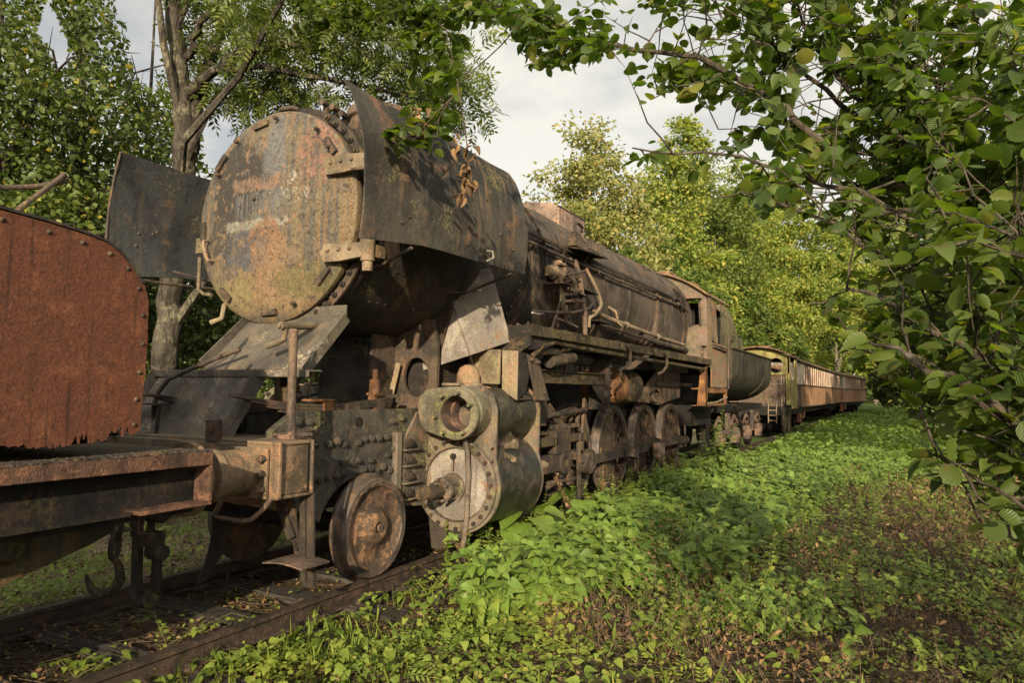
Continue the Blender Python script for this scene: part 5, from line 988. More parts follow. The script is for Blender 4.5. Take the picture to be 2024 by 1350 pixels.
def leaf_obj(name, T, pos, nrm, dr, size, mat, parent=None, uv=False, local=False):
    TT = T if isinstance(T, list) else [T]; N = len(pos); CO = []; LP = []; TOT = []; UVS = []; off = 0
    n = nrm/np.linalg.norm(nrm, axis=1, keepdims=True); d = dr-(dr*n).sum(1, keepdims=True)*n; d /= np.maximum(np.linalg.norm(d, axis=1, keepdims=True), 1e-6); x = np.cross(d, n)
    for q, (V, F, UV) in enumerate(TT):
        s = slice(q, None, len(TT)); ps, sz, xs, ds, ns = pos[s], size[s], x[s], d[s], n[s]; m_ = len(ps); k = len(V)
        CO.append((ps[:,None,:]+sz[:,None,None]*(V[None,:,0:1]*xs[:,None,:]+V[None,:,1:2]*ds[:,None,:]+V[None,:,2:3]*ns[:,None,:])).reshape(-1,3))
        lf = np.array([i for f in F for i in f]); tot = np.array([len(f) for f in F]); LP.append((off+np.arange(m_)[:,None]*k+lf[None,:]).ravel()); TOT.append(np.tile(tot, m_)); UVS.append(np.tile(UV[lf].ravel(), m_)); off += m_*k
    me = bpy.data.meshes.new(name); me.vertices.add(off); me.vertices.foreach_set('co', np.concatenate(CO).ravel().astype(np.float32)); set_polys(me, np.concatenate(LP), np.concatenate(TOT))
    if uv:
        l = me.uv_layers.new(name='UVMap'); l.data.foreach_set('uv', np.concatenate(UVS).astype(np.float32))
    if len(TT[0][0]) > 6: me.shade_smooth()
    me.materials.append(mat); return link(name, me, parent, local=local)
def inpoly(u, v, poly):
    r = np.zeros(len(u), bool); n = len(poly)
    for i in range(n):
        x0, y0 = poly[i]; x1, y1 = poly[(i+1) % n]
        c = ((y0 > v) != (y1 > v)); xi = (x1-x0)*(v-y0)/((y1-y0) if y1 != y0 else 1e-9)+x0
        r ^= c & (u < xi)
    return r
RS = np.random.RandomState(11)
def unit(n, rs=RS): a = rs.normal(size=(n,3)); return a/np.linalg.norm(a, axis=1, keepdims=True)
def bark(name, a, b_, c_, sc=1.):
    t = NT(name); c = t.coord(scale=(1,1,.35)); n1 = t.noise(c, 9*sc, 8, .7, .5); n2 = t.noise(t.coord(), 3.2*sc, 5, .6); n3 = t.noise(c, 40*sc, 6, .7)
    col = t.mix(t.step(n1, .4, .6), a, b_); col = t.mix(t.math('MULTIPLY', t.step(n2, .5, .62), t.step(n3, .42, .6)), col, c_)
    t.pbsdf(col, .95, 0, t.bump(t.math('ADD', n1, t.math('MULTIPLY', n3, .5)), .05/sc, 1.), .1); return t.m
BK_ASH = bark('ash_bark', (.026,.022,.019), (.068,.058,.046), (.16,.145,.10)); BK_HAZ = bark('hazel_bark', (.03,.024,.018), (.075,.06,.045), (.13,.11,.085), 2.5); BK_BG = bark('pale_bark', (.05,.045,.035), (.14,.12,.085), (.2,.19,.13))
LF_ASH = leaf_mat('ash_leaf', [(0,(.055,.08,.016)),(.5,(.085,.115,.024)),(1,(.14,.15,.04))], .4, .5)
LF_LIME = leaf_mat('left_tree_leaf', [(0,(.034,.052,.012)),(.55,(.058,.086,.018)),(.93,(.09,.115,.028)),(1,(.24,.19,.02))], .35, .5)
LF_HAZ = leaf_mat('hazel_leaf', [(0,(.030,.052,.011)),(.6,(.052,.084,.017)),(.93,(.085,.115,.022)),(1,(.16,.15,.03))], .48, .45, True, .3, tcol=(1.7,1.9,.5))
LF_SUN = [leaf_mat('sunny_leaf', [(0,(.085,.135,.024)),(.5,(.15,.19,.034)),(.85,(.225,.235,.048)),(1,(.3,.25,.045))], .4, .55),
          leaf_mat('willow_leaf', [(0,(.11,.13,.038)),(.5,(.17,.18,.055)),(.88,(.23,.21,.075)),(1,(.28,.21,.06))], .35, .6),
          leaf_mat('oak_leaf', [(0,(.036,.068,.014)),(.5,(.066,.108,.021)),(.9,(.12,.15,.03)),(1,(.19,.17,.03))], .35, .55)]
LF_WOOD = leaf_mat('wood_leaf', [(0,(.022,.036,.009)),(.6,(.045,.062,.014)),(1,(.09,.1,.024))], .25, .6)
LF_NET = leaf_mat('nettle_leaf', [(0,(.075,.125,.02)),(.6,(.11,.175,.028)),(1,(.155,.21,.04))], .35, .5, True, .3)
LF_GRD = leaf_mat('creeper_leaf', [(0,(.08,.125,.02)),(.5,(.13,.18,.03)),(.9,(.19,.225,.042)),(1,(.23,.2,.045))], .35, .5)
LF_DRY = leaf_mat('dead_leaf', [(0,(.05,.03,.016)),(.5,(.13,.075,.035)),(1,(.24,.15,.08))], .15, .8, tcol=(1.2,.9,.5))
STEM = rust('dry_stem', (.05,.033,.02), (.14,.09,.055), (.2,.13,.08), (.2,.14,.08), .2, 5, 0, bmp=.2, seed=40)
GSTEM = rust('green_stem', (.04,.05,.012), (.07,.085,.02), (.09,.08,.025), (.06,.07,.02), .2, 5, 0, bmp=.2, seed=41)
TWIG = rust('twig', (.03,.022,.015), (.075,.05,.03), (.12,.075,.04), (.1,.07,.04), .2, 5, .2, bmp=.3, seed=42)
# ------------------------------------------------------------------ trees
def tree(name, label, base, h, r, blobs, ncl, per, spread, size, mat, T=T_DIA, bk=BK_BG, lean=(0,0), seed=1, nl=14, group=None, up=.5, prune=None, trunks=None, clump_up=0.):
    rs = np.random.RandomState(seed); base = Vector(base)
    root = thing(name, label, 'tree', base, 0, group)
    w = np.array([b_[3]*b_[4]*b_[5] for b_ in blobs])**.7; pick = rs.choice(len(blobs), ncl, p=w/w.sum()); B = np.array(blobs, float)[pick]
    rr = rs.rand(ncl)**(1/2.4); ctr = B[:,:3]+unit(ncl, rs)*rr[:,None]*B[:,3:6]
    b = MB()
    tk_ = trunks or [[(0,0,-.3),(lean[0]*.3,lean[1]*.3,h*.3),(lean[0]*.65,lean[1]*.65,h*.62),(lean[0],lean[1],h)]]
    for pts in tk_:
        P = [base+Vector(p[:3]) for p in pts]; n = len(P)
        rad = [p[3] if len(p) > 3 else r*(1.15 if i == 0 else 1-.93*(i/(n-1))**1.1) for i, p in enumerate(pts)]
        Q = []; RR = []
        for i in range(n-1):
            for s in range(4): f = s/4; Q.append(P[i].lerp(P[i+1], f)+Vector((rs.normal()*r*.12, rs.normal()*r*.12, 0))); RR.append(rad[i]*(1-f)+rad[i+1]*f)
        Q.append(P[-1]); RR.append(rad[-1]); b.tube(Q, RR, 12)
    tp = [base+Vector(p[:3]) for p in tk_[0]]
    for k in range(nl):
        c = base+Vector(ctr[rs.randint(ncl)]); zt = base.z+(c.z-base.z)*rs.uniform(.35,.8)
        seg = [i for i in range(len(tp)-1) if tp[i].z <= zt <= tp[i+1].z]
        if not seg: continue
        i = seg[0]; f = (zt-tp[i].z)/(tp[i+1].z-tp[i].z+1e-6); s0 = tp[i].lerp(tp[i+1], f); mid = s0.lerp(c, .5)+Vector((0,0,abs(c.z-s0.z)*.12+.05*h*rs.rand()))
        r0 = r*.38*(1-.6*(zt-base.z)/h); b.tube([s0, s0.lerp(mid,.5)+Vector(rs.normal(size=3)*.02*h), mid, mid.lerp(c,.55)+Vector(rs.normal(size=3)*.02*h), c], [r0, r0*.8, r0*.6, r0*.35, r0*.1], 6)
    b.build('trunk', bk, root)
    n = ncl*per; C = np.repeat(ctr, per, 0); csz = np.repeat(rs.uniform(.6,1.35,ncl), per); off = rs.normal(size=(n,3))*spread*csz[:,None]*np.array((1,1,.6)); pos = C+off+np.array(base)
    nr = unit(n, rs)+np.array((0,0,up)); dr = off+unit(n, rs)*spread*1.0+np.array((0,0,-.5*spread)); sz = size*rs.uniform(.55,1.3,n)
    if prune:
        u, v, dpt = proj(pos); k = np.ones(n, bool)
        for pl in prune: k &= ~(inpoly(u, v, pl) & (dpt > 0))
        pos, nr, dr, sz = pos[k], nr[k], dr[k], sz[k]
    leaf_obj('crown', T, pos, nr, dr, sz, mat, root)
    return root
def gp(u, depth): p = dp(u, 780, depth); return (p.x, p.y, float(gz(p.x, p.y)))
G1 = 'sunlit trees behind the train'
def H(v, d): return (782-v)/FPX*d+1.6          # height of something seen at row v at a depth
def bgtree(x, y, vtop, rx, label, mat, seed, ncl=400, per=60, zb=None, size=.26, nm='tree', blobs=None, grp=G1):
    d = (Vector((x, y, 1.6))-CAMP).dot(_fw); h = H(vtop, d); zb = zb if zb is not None else h*.1; zc = (h+zb)/2; rz = (h-zb)/2
    bl = blobs(rx, h) if blobs else [(0,0,zc-.1*rz,rx,rx,rz*.9),(-.45*rx,.1*rx,zc-.35*rz,rx*.62,rx*.7,rz*.5),(.35*rx,0,zc-.2*rz,rx*.6,rx*.7,rz*.55),(.1*rx,0,zc+.5*rz,rx*.55,rx*.55,rz*.5)]
    return tree(nm, label, (x, y, float(gz(x, y))), h*.92, .010*h+.05, bl, int(ncl*(.85 if mat is LF_SUN[1] else .5)), int(per*(1.5 if mat is LF_SUN[1] else 2.2)), (.021 if mat is LF_SUN[1] else .0175)*h+.03, size*1.05, mat, seed=seed, group=grp, nl=18)
S_, W_, O_ = LF_SUN
bgtree(-8.6,28, 236, 4.0, 'willow like pale tree with feathery olive crown behind the steam dome', W_, 21, 460, 60, 1., .22, 'willow_tree')
bgtree(-7.0,38, 212, 3.4, 'tall yellow green tree with a thin spire of sprays at its top', S_, 22, 330, 60, 2., .25, 'poplar_tree', lambda rx, h: [(0,0,h*.42,rx*1.1,rx,h*.33),(.0,0,h*.74,rx*.55,rx*.5,h*.16),(.25*rx,0,h*.88,rx*.4,rx*.35,h*.1),(-.6*rx,0,h*.66,rx*.3,rx*.3,h*.07)])
bgtree(-6.6,47, 300, 4.8, 'broad fresh green tree standing behind the firebox and cab roof', LF_ASH, 23, 460, 62, 1.5, .26)
bgtree(-6.8,60, 310, 5.0, 'rounded yellow green tree above the tender', S_, 24, 420, 60, 2., .30)
bgtree(-12.,62, 270, 6.5, 'broad pale green tree standing behind the two tall ones', S_, 38, 460, 60, 1.5, .30)
bgtree(-9.0,84, 300, 7.0, 'high golden tree over the tank engine', S_, 39, 440, 60, 3., .34)
bgtree(-5.5,84, 345, 6.2, 'golden green tree above the far carriages', S_, 25, 420, 60, 3.6, .36)
bgtree(-3.0,125, 410, 9.0, 'farthest pale golden tree beyond the last carriage', S_, 34, 420, 60, 3., .5)
bgtree(-6.0,24, 480, 2.7, 'darker green oak low behind the boiler', O_, 26, 330, 60, .3, .18, 'oak_tree')
bgtree(-5.6,33, 470, 3.0, 'deep green oak behind the cab of the locomotive', O_, 27, 360, 60, .3, .20, 'oak_tree')
bgtree(-5.4,46, 520, 3.2, 'dark oak with pale limbs behind the tender', O_, 35, 360, 60, .3, .22, 'oak_tree')
bgtree(-5.6,66, 560, 3.6, 'dark round oak behind the carriage roofs', O_, 36, 340, 60, .3, .28, 'oak_tree')
bgtree(10.5,46, 280, 4.8, 'tall green tree at the far end of the path behind the hazel', S_, 28, 440, 60, .5, .26)
bgtree(11.5,27, 300, 4.0, 'green tree behind the hazel at the edge of the path', O_, 29, 420, 60, .4, .2)
bgtree(2.5,150, 300, 11., 'very tall hazy tree at the far end of the line', S_, 40, 440, 60, 3., .6)
bgtree(6.2,95, 500, 5.5, 'low bright bushy tree closing the path beyond the carriages', S_, 30, 360, 60, .2, .42)
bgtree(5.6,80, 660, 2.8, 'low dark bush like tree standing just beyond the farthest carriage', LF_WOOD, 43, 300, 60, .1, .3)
bgtree(8.5,62, 430, 4.0, 'olive tree to the right of the last carriage, farther up the path', W_, 37, 380, 60, .2, .3)
bgtree(-10,22, 470, 2.6, 'low olive tree just behind the right smoke deflector', W_, 31, 300, 55, .6, .16)
bgtree(11.0,34, 130, 4.0, 'second tall tree beside the path, behind the nearer dark green one', S_, 42, 420, 60, .3, .16)
bgtree(9.4,25, 520, 2.0, 'bushy tree at the right of the path, halfway to the carriages', O_, 32, 400, 60, .1, .13)
bgtree(7.8,15, -120, 2.6, 'dark green tree close by the path, its crown behind the hazel leaves', O_, 33, 420, 60, .3, .12)
# far wood closing every gap near the horizon
rs = np.random.RandomState(5); n = 52000; ang = rs.uniform(R(-62), R(62), n); d = rs.uniform(165, 230, n); fwa = math.atan2(_fw.y, _fw.x)
hgt = 16+9*vnoise(ang*12, ang*0, 1.0, 9)+5*vnoise(ang*40, ang*0, 1.0, 10); px_ = CX+np.cos(fwa+ang)*d; py_ = CY+np.sin(fwa+ang)*d; pz_ = rs.rand(n)**.8*hgt
leaf_obj('distant_wood', T_DIA, np.stack([px_, py_, pz_], 1), unit(n, rs)+np.array((0,0,.4)), unit(n, rs), rs.uniform(1.6,3.2,n), LF_SUN[2]); tag(bpy.data.objects['distant_wood'], kind='stuff')
# ---- trees on the left
bx0 = dp(345, 800, 8.6)
SKY1 = [(215,-20),(330,-20),(335,60),(325,120),(300,190),(265,150),(250,60)]; SKY2 = [(395,225),(480,225),(430,330),(400,330)]; SKY3 = [(95,-20),(125,60),(150,110),(120,140),(70,60)]; OPEN = [(960,-40),(1700,-40),(1700,500),(1040,500),(1030,370),(960,250)]
def ashp(u, v, d, r): p = dp(u, v, d); return (p.x-bx0.x, p.y-bx0.y, p.z, r)
A = bx0; ash_base = (A.x, A.y, float(gz(A.x, A.y)))
def ap(u, v, d, r): p = dp(u, v, d); return (p.x-A.x, p.y-A.y, p.z-ash_base[2], r)
ash_tr = [[ap(318,830,8.6,0.1722),ap(325,700,8.6,0.1517),ap(335,560,8.6,0.1435),ap(362,400,8.6,0.1353),ap(365,330,8.6,0.1312),ap(358,180,8.6,0.1025),ap(345,60,8.6,0.0943),ap(343,-120,8.6,0.0820),ap(335,-420,8.6,0.0410)],
          [ap(366,345,8.6,0.1066),ap(388,230,8.7,0.0984),ap(408,130,8.8,0.0779),ap(445,40,8.9,0.0574),ap(480,-60,9,0.0410),ap(520,-300,9,0.0246)],
          [ap(370,190,8.6,0.0574),ap(410,150,8.4,0.0492),ap(470,108,8.3,0.0410),ap(560,85,8.2,0.0328),ap(640,95,8.2,0.0246),ap(720,140,8.2,0.0164)],
          [ap(380,175,8.7,0.0574),ap(430,140,8.5,0.0451),ap(510,130,8.2,0.0369),ap(600,150,8.0,0.0295),ap(700,165,7.8,0.0246),ap(800,190,7.6,0.0180),ap(880,200,7.5,0.0123)],
          [ap(364,120,8.6,0.0492),ap(390,60,8.4,0.0410),ap(430,0,8.2,0.0369),ap(470,-60,8,0.0246)],
          [ap(400,210,8.7,0.0164),ap(430,195,8.5,0.0115),ap(450,200,8.4,0.0082),ap(440,240,8.4,0.0049)]]
def bl(u, v, d, ru, rv, rd): p = dp(u, v, d); return (p.x-A.x, p.y-A.y, p.z-ash_base[2], ru/FPX*d, rd, rv/FPX*d)
ashb = [bl(600,60,8.2,190,75,1.2), bl(560,180,8.6,130,55,.9), bl(780,110,7.8,150,70,1.), bl(440,60,9,90,110,.8), bl(450,180,9,70,60,.7), bl(880,160,7.6,80,55,.7), bl(700,-120,8.,300,140,1.5), bl(400,-150,9,150,150,1.2), bl(930,215,7.4,45,45,.4), bl(690,215,8.2,90,25,.6)]
tree('ash_tree', 'forked ash tree with mossy trunks and long limbs reaching over the smokebox', ash_base, 9, .2, ashb, 430, 13, .17, .24, LF_ASH, T_ASH, BK_ASH, seed=41, nl=5, trunks=ash_tr, prune=[SKY1, SKY2, OPEN, [(300,330),(1100,330),(1100,900),(300,900)]], up=.7)
def ltree(u, d, label, seed, blobs, ncl, per, size, lean, r, h=11, nm='lime_tree', T=T_OVAL, spread=.3, mat=LF_LIME, prune=(SKY1,SKY2,SKY3)):
    p = gp(u, d); bb = []
    for (uu, vv, dd, ru, rv, rd) in blobs: q_ = dp(uu, vv, dd); bb.append((q_.x-p[0], q_.y-p[1], q_.z-p[2], ru/FPX*dd, rd, rv/FPX*dd))
    return tree(nm, label, p, h, r, bb, ncl, per, spread, size, mat, T, BK_ASH, lean, seed, 26, 'trees on the left of the track', .6, list(prune)+[SKY2])
ltree(185, 10.5, 'slender tree with a curved lichen covered trunk behind the red wagon', 51, [(120,150,10.5,150,200,1.5),(60,330,10,120,110,1.2),(240,280,10.5,110,110,1.2),(200,30,11,120,100,1.2),(40,0,10,120,120,1.2)], 230, 30, .085, (-.6,-.3), .115, 10, spread=.26)
ltree(-60, 9, 'dense leafy tree rising over the bent rods on the wagon', 52, [(20,130,8.5,120,180,1.2),(40,400,8.5,150,110,1.2),(150,430,9,100,70,1.),(-80,200,9,150,260,1.5)], 290, 34, .08, (.2,0), .14, 9, spread=.24)
ltree(255, 12.5, 'thin tree between the wagon and the forked ash', 53, [(250,390,12,110,90,1.4),(280,220,12.5,70,110,1.2),(150,430,12,130,80,1.4),(330,300,12,60,60,1)], 270, 34, .085, (.1,.1), .09, 10, spread=.28)
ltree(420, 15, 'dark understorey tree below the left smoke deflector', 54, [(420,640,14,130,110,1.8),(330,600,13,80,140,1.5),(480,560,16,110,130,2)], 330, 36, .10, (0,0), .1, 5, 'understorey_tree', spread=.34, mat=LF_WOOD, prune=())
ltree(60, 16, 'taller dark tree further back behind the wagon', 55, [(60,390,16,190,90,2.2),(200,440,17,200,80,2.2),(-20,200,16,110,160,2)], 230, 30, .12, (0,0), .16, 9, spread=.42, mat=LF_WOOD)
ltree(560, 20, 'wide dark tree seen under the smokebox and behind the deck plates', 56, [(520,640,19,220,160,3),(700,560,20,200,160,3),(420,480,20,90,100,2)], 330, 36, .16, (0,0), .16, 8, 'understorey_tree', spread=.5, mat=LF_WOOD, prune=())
# ------------------------------------------------------------------ hazel leaning in from the right
rs = np.random.RandomState(77)
OKR = [(930,-60),(955,30),(1005,75),(1015,125),(1100,150),(1205,110),(1240,165),(1275,215),(1320,185),(1400,215),(1455,190),(1480,240),(1440,265),(1425,300),(1445,325),(1415,350),(1340,345),(1245,330),(1240,285),(1400,290),(1420,360),(1470,400),(1415,415),(1430,385),(1560,430),(1630,470),(1650,560),(1590,590),(1690,660),(1655,690),(1740,720),(1750,800),(1800,840),(1870,880),(1800,900),(1810,935),(1900,950),(1960,1010),(1940,1070),(2030,1130),(2200,1200),(2200,-60)]
OKT = [(560,-60),(570,60),(640,90),(690,60),(760,130),(800,210),(770,260),(750,320),(800,350),(870,300),(905,200),(920,60),(960,30),(1005,75),(1015,125),(1100,150),(1205,110),(1240,-60)]
HOLE = [[(1535,15),(1600,0),(1610,60),(1560,75)],[(1540,150),(1600,110),(1680,170),(1700,225),(1600,250),(1545,215)],[(1690,270),(1760,255),(1740,310),(1700,330)],[(1200,40),(1330,60),(1260,140),(1215,105)],[(1440,-20),(1480,70),(1400,120),(1330,100),(1330,40)],[(1800,100),(1850,85),(1850,150),(1810,160)],[(1590,350),(1680,350),(1660,420),(1600,430)],[(1745,420),(1800,400),(1800,470),(1760,500)]]
hp = dp(2150, 1050, 3.0); hz_root = thing('hazel_bush', 'big leafy hazel bush with arching stems leaning over the path and the nettles', 'bush', (hp.x, hp.y, float(gz(hp.x, hp.y))))
HL = []   # polylines (pixel u, v, depth) of the stems, base to tip
HL += [[(2150,1050,3.0),(2010,600,3.2),(1829,273,3.5),(1691,191,3.6),(1607,89,3.7),(1560,-40,3.8)], [(2150,1050,3.0),(1960,560,3.1),(1811,387,3.2),(1749,347,3.25),(1669,329,3.3),(1615,278,3.4),(1553,218,3.5),(1500,178,3.6),(1380,110,3.7),(1270,100,3.9),(1150,70,4.5),(1050,25,5.2),(960,5,5.9),(830,20,6.6),(700,5,7.0),(600,30,7.2)],
       [(2150,1050,3.0),(1990,500,3.3),(1780,300,3.6),(1700,231,3.7),(1598,147,3.8),(1500,53,3.9),(1430,-30,4)], [(2160,1000,2.8),(2024,422,3.0),(1980,355,3.1),(1944,289,3.2),(1891,240,3.3),(1793,58,3.5),(1691,0,3.6)],
       [(2160,1000,2.6),(1930,620,2.9),(1760,520,3.1),(1640,440,3.3),(1500,380,3.5),(1420,390,3.6)], [(2150,900,2.6),(1900,500,3.0),(1700,380,3.3),(1500,320,3.5),(1380,300,3.6),(1250,292,3.7)],
       [(2160,900,2.3),(1960,720,2.5),(1800,620,2.7),(1680,570,2.9),(1600,600,3.0)], [(2150,1000,2.0),(1950,780,2.2),(1830,720,2.35),(1740,680,2.5),(1660,690,2.7)],
       [(2150,800,1.7),(2024,475,1.75),(1970,455,1.8),(1900,425,1.9),(1850,400,1.95)], [(2150,600,1.8),(2024,480,1.9),(1940,470,1.95),(1860,480,2.05)], [(2150,1050,1.5),(2024,1000,1.55),(1940,950,1.65),(1870,905,1.75),(1830,890,1.8)],
       [(2150,950,2.0),(2000,860,2.1),(1900,830,2.25),(1820,800,2.4)], [(2150,1150,1.8),(2040,1080,1.85),(1980,1060,1.95),(1930,1040,2.05)], [(2180,500,2.6),(2060,200,2.8),(1960,80,3.0),(1880,-30,3.1)], [(2180,500,2.4),(2080,300,2.5),(1950,200,2.7),(1820,150,2.9),(1720,110,3.1)], [(2180,600,2.2),(2060,480,2.4),(1900,330,2.7),(1760,260,3)],
       [(1500,178,3.6),(1420,150,3.55),(1340,170,3.5),(1290,195,3.5)], [(1150,70,4.5),(1090,110,4.6),(1040,128,4.7)], [(1050,25,5.2),(960,120,5.5),(905,165,5.6),(880,215,5.5),(840,270,5.3),(790,310,5.2)], [(905,165,5.6),(880,60,6.4),(800,-40,6.9)], [(880,215,5.5),(820,215,5.4),(770,290,5.2)], [(830,20,6.6),(820,90,6.6),(850,140,6.6)], [(700,5,7.),(680,60,7.),(720,110,6.9)],[(1270,100,3.8),(1310,40,3.8),(1340,-20,3.8)], [(1380,110,3.7),(1400,40,3.6),(1380,-40,3.6)]]
def nearer(L, k): return [(u_, v_, max(1.25, d_*k)) if i_ else (u_, v_, d_*.85) for i_, (u_, v_, d_) in enumerate(L)]
HL = [nearer(L, .74) if 4 <= i_ <= 7 else L for i_, L in enumerate(HL)]
HL += [[(1900,330,4.6),(1750,220,4.8),(1600,120,5.0),(1450,60,5.1),(1330,120,5.1)], [(1900,420,4.6),(1720,300,4.8),(1580,200,4.9),(1450,170,5.0),(1330,160,5.0)], [(1950,250,4.6),(1800,130,4.8),(1650,40,5.0),(1500,-20,5.1)], [(1800,330,4.7),(1660,290,4.8),(1530,240,4.9),(1450,210,4.9)], [(1900,480,4.6),(1760,420,4.8),(1640,400,4.9),(1540,400,4.9)], [(1980,130,4.6),(1880,40,4.7),(1780,-30,4.8)]]
HL += [[(2180,500,2.4),(2000,250,3.0),(1850,120,3.3),(1700,60,3.5),(1580,-10,3.7)], [(1691,191,3.6),(1600,200,3.7),(1500,250,3.7),(1420,255,3.7)], [(1811,387,3.2),(1720,300,3.3),(1640,250,3.4),(1560,270,3.5)], [(1829,273,3.5),(1760,180,3.6),(1680,90,3.7),(1640,20,3.8)], [(1944,289,3.2),(1860,200,3.3),(1800,60,3.4),(1780,-30,3.4)], [(1607,89,3.7),(1520,90,3.7),(1430,60,3.7),(1390,20,3.7)], [(1749,347,3.25),(1660,380,3.3),(1560,400,3.4),(1500,410,3.5)], [(1960,560,2.6),(1880,560,2.6),(1780,560,2.6),(1700,540,2.7)], [(2010,600,2.4),(1900,680,2.4),(1800,690,2.4),(1730,700,2.5)], [(2024,700,2.2),(1930,740,2.2),(1860,780,2.3)]]
b = MB(); pos = []; nr = []; dr = []; sz = []
def mkleaves(p0, p1, n, s0):
    for q in range(n):
        f = (q+rs.rand())/n; p = p0+(p1-p0)*f; side = 1 if q % 2 else -1; ax = (p1-p0)/max(1e-6, np.linalg.norm(p1-p0)); lat = np.cross(ax, (0,0,1.)); lat /= max(1e-6, np.linalg.norm(lat))
        d_ = lat*side*rs.uniform(.4,1)+ax*rs.uniform(.2,.8)+np.array((0,0,rs.uniform(-.9,.1))); pos.append(p+d_*.02); dr.append(d_); nr.append(np.array((0,0,1.))*rs.uniform(.5,1.2)+rs.normal(size=3)*.42); sz.append(s0*rs.uniform(.5,1.15))
for li, L in enumerate(HL):
    P = [np.array(dp(*p)) for p in L]; r0 = .024 if li < 4 else (.013 if li < 8 else .0055); k = len(P)
    Q = []
    for i in range(k-1):
        for s in range(3): Q.append(P[i]+(P[i+1]-P[i])*s/3+rs.normal(size=3)*(.008 if li < 8 else .004)*(0 if (i == 0 and s == 0) else 1))
    Q.append(P[-1]); m = len(Q); b.tube(Q, [max(.003, r0*(1-.8*i/(m-1))) for i in range(m)], 8)
    dm = np.mean([q_[2] for q_ in L]); s0_ = .058 if dm < 2.7 else (.074 if dm < 4.15 else (.085 if dm < 5.2 else .115))
    for i in range(m-1):
        seg = np.linalg.norm(Q[i+1]-Q[i]); nt = max(1, int(seg*(31 if li in (4,5,6,7) else (27 if li < 8 else 20))*(.45 if s0_ > .1 else 1.25)))
        mkleaves(Q[i], Q[i+1], max(1, int(seg*14)) if li > 5 else max(0, int(seg*4)), s0_)
        for j in range(nt):
            f = rs.rand(); p = Q[i]+(Q[i+1]-Q[i])*f; d_ = unit(1, rs)[0]+np.array((0,0,-.15)); ax = (Q[i+1]-Q[i])/seg; d_ = d_+ax*.6; d_ /= np.linalg.norm(d_); Lt = rs.uniform(.15,.5); e = p+d_*Lt+np.array((0,0,-.08*Lt))
            uu, vv, dd = proj(e[None]); 
            if dd[0] > .9 and not (inpoly(uu, vv, OKR)[0] or inpoly(uu, vv, OKT)[0]) and 0 < uu[0] < 2024 and 0 < vv[0] < 1350: continue
            if 0 < uu[0] < 2024 and any(inpoly(uu, vv, hq)[0] for hq in HOLE) and rs.rand() < .92: continue
            md = (p+e)/2+unit(1, rs)[0]*Lt*.09; q1 = p*.5625+md*.375+e*.0625; q2 = p*.0625+md*.375+e*.5625
            b.tube([p, q1, md, q2, e], [.0042,.0036,.003,.002,.001], 5); mkleaves(p+(md-p)*.25, md, int(2+Lt*9), s0_); mkleaves(md, e, int(3+Lt*10), s0_)
pos = np.array(pos); nr = np.array(nr); dr = np.array(dr); sz = np.array(sz)
u, v, d_ = proj(pos+dr*.04); keep = (inpoly(u, v, OKR) | inpoly(u, v, OKT) | ((u > 1450) & ~((u > -20) & (u < 2044) & (v > -20) & (v < 1370))))&(d_ > .75)
for hpoly in HOLE: keep &= ~(inpoly(u, v, hpoly) & (rs.rand(len(u)) < .8))
for pp, mm in [(1.0, None)]: pos, nr, dr, sz = pos[keep], nr[keep], dr[keep], sz[keep]
# unseen leaf mass added right and behind the viewer to shade visible leaves
nb = 1300; ctr = np.array([(7.2,-3.8,1.6),(6.9,-1.8,1.9),(8.4,-5.2,2.2),(9.2,-3.2,2.6),(8.3,-2.2,3.4)]); rad = np.array([1.0,.8,1.4,1.5,1.2]); pk = rs.randint(len(ctr), size=nb)
pb = ctr[pk]+unit(nb, rs)*(rs.rand(nb)**.45*rad[pk])[:,None]; ub, vb, db = proj(pb); kb = ~((db > .2) & (ub > -60) & (ub < 2030) & (vb > -60) & (vb < 1420)); pb = pb[kb]; nb = len(pb)
pos = np.concatenate([pos, pb]); nr = np.concatenate([nr, unit(nb, rs)*.6+np.array((0,0,.8))]); dr = np.concatenate([dr, unit(nb, rs)]); sz = np.concatenate([sz, rs.uniform(.10,.17,nb)])
b.build('stems', BK_HAZ, hz_root); leaf_obj('leaves', T_HAZ, pos, nr, dr, sz, LF_HAZ, hz_root, uv=True)
# withered twig of dead leaves hanging before the smoke deflector
tw = dp(905,165,5.2); wt = thing('withered_twig', 'hanging twig of curled brown dead leaves in front of the smoke deflector', 'twig', tw)
b = MB(); pl = [dp(905,165,5.2), dp(915,230,5.2), dp(925,300,5.2), dp(926,350,5.2), dp(918,390,5.2), dp(890,420,5.2)]; b.tube(pl, [.006,.005,.004,.004,.003,.002], 6); pl2 = [dp(895,190,5.2), dp(870,215,5.2), dp(842,245,5.2), dp(830,285,5.2)]; b.tube(pl2, [.004,.004,.003,.002], 6); b.tube([dp(922,260,5.2), dp(900,255,5.2), dp(893,268,5.2)], .003, 5); b.build('stem', TWIG, wt)
dp_ = []; 
for (uu, vv, n_, sp) in ((826,225,7,.03),(832,255,7,.03),(825,280,5,.03),(918,285,6,.03),(940,300,3,.02),(920,325,6,.02),(923,345,7,.025),(918,370,6,.025),(930,360,5,.02),(912,385,3,.02),(838,205,3,.03),(895,268,2,.01)):
    c_ = np.array(dp(uu, vv, 5.2)); dp_ += [c_+rs.normal(size=3)*sp for _ in range(n_)]
dp_ = np.array(dp_); n = len(dp_); T_CURL = halfleaf([(0,.04),(.2,.22),(.5,.26),(.8,.16),(1,0)], .9, .5)
leaf_obj('dead_leaves', T_CURL, dp_, unit(n, rs), unit(n, rs)*.5+np.array((0,0,-1.)), rs.uniform(.05,.10,n), LF_DRY, wt)
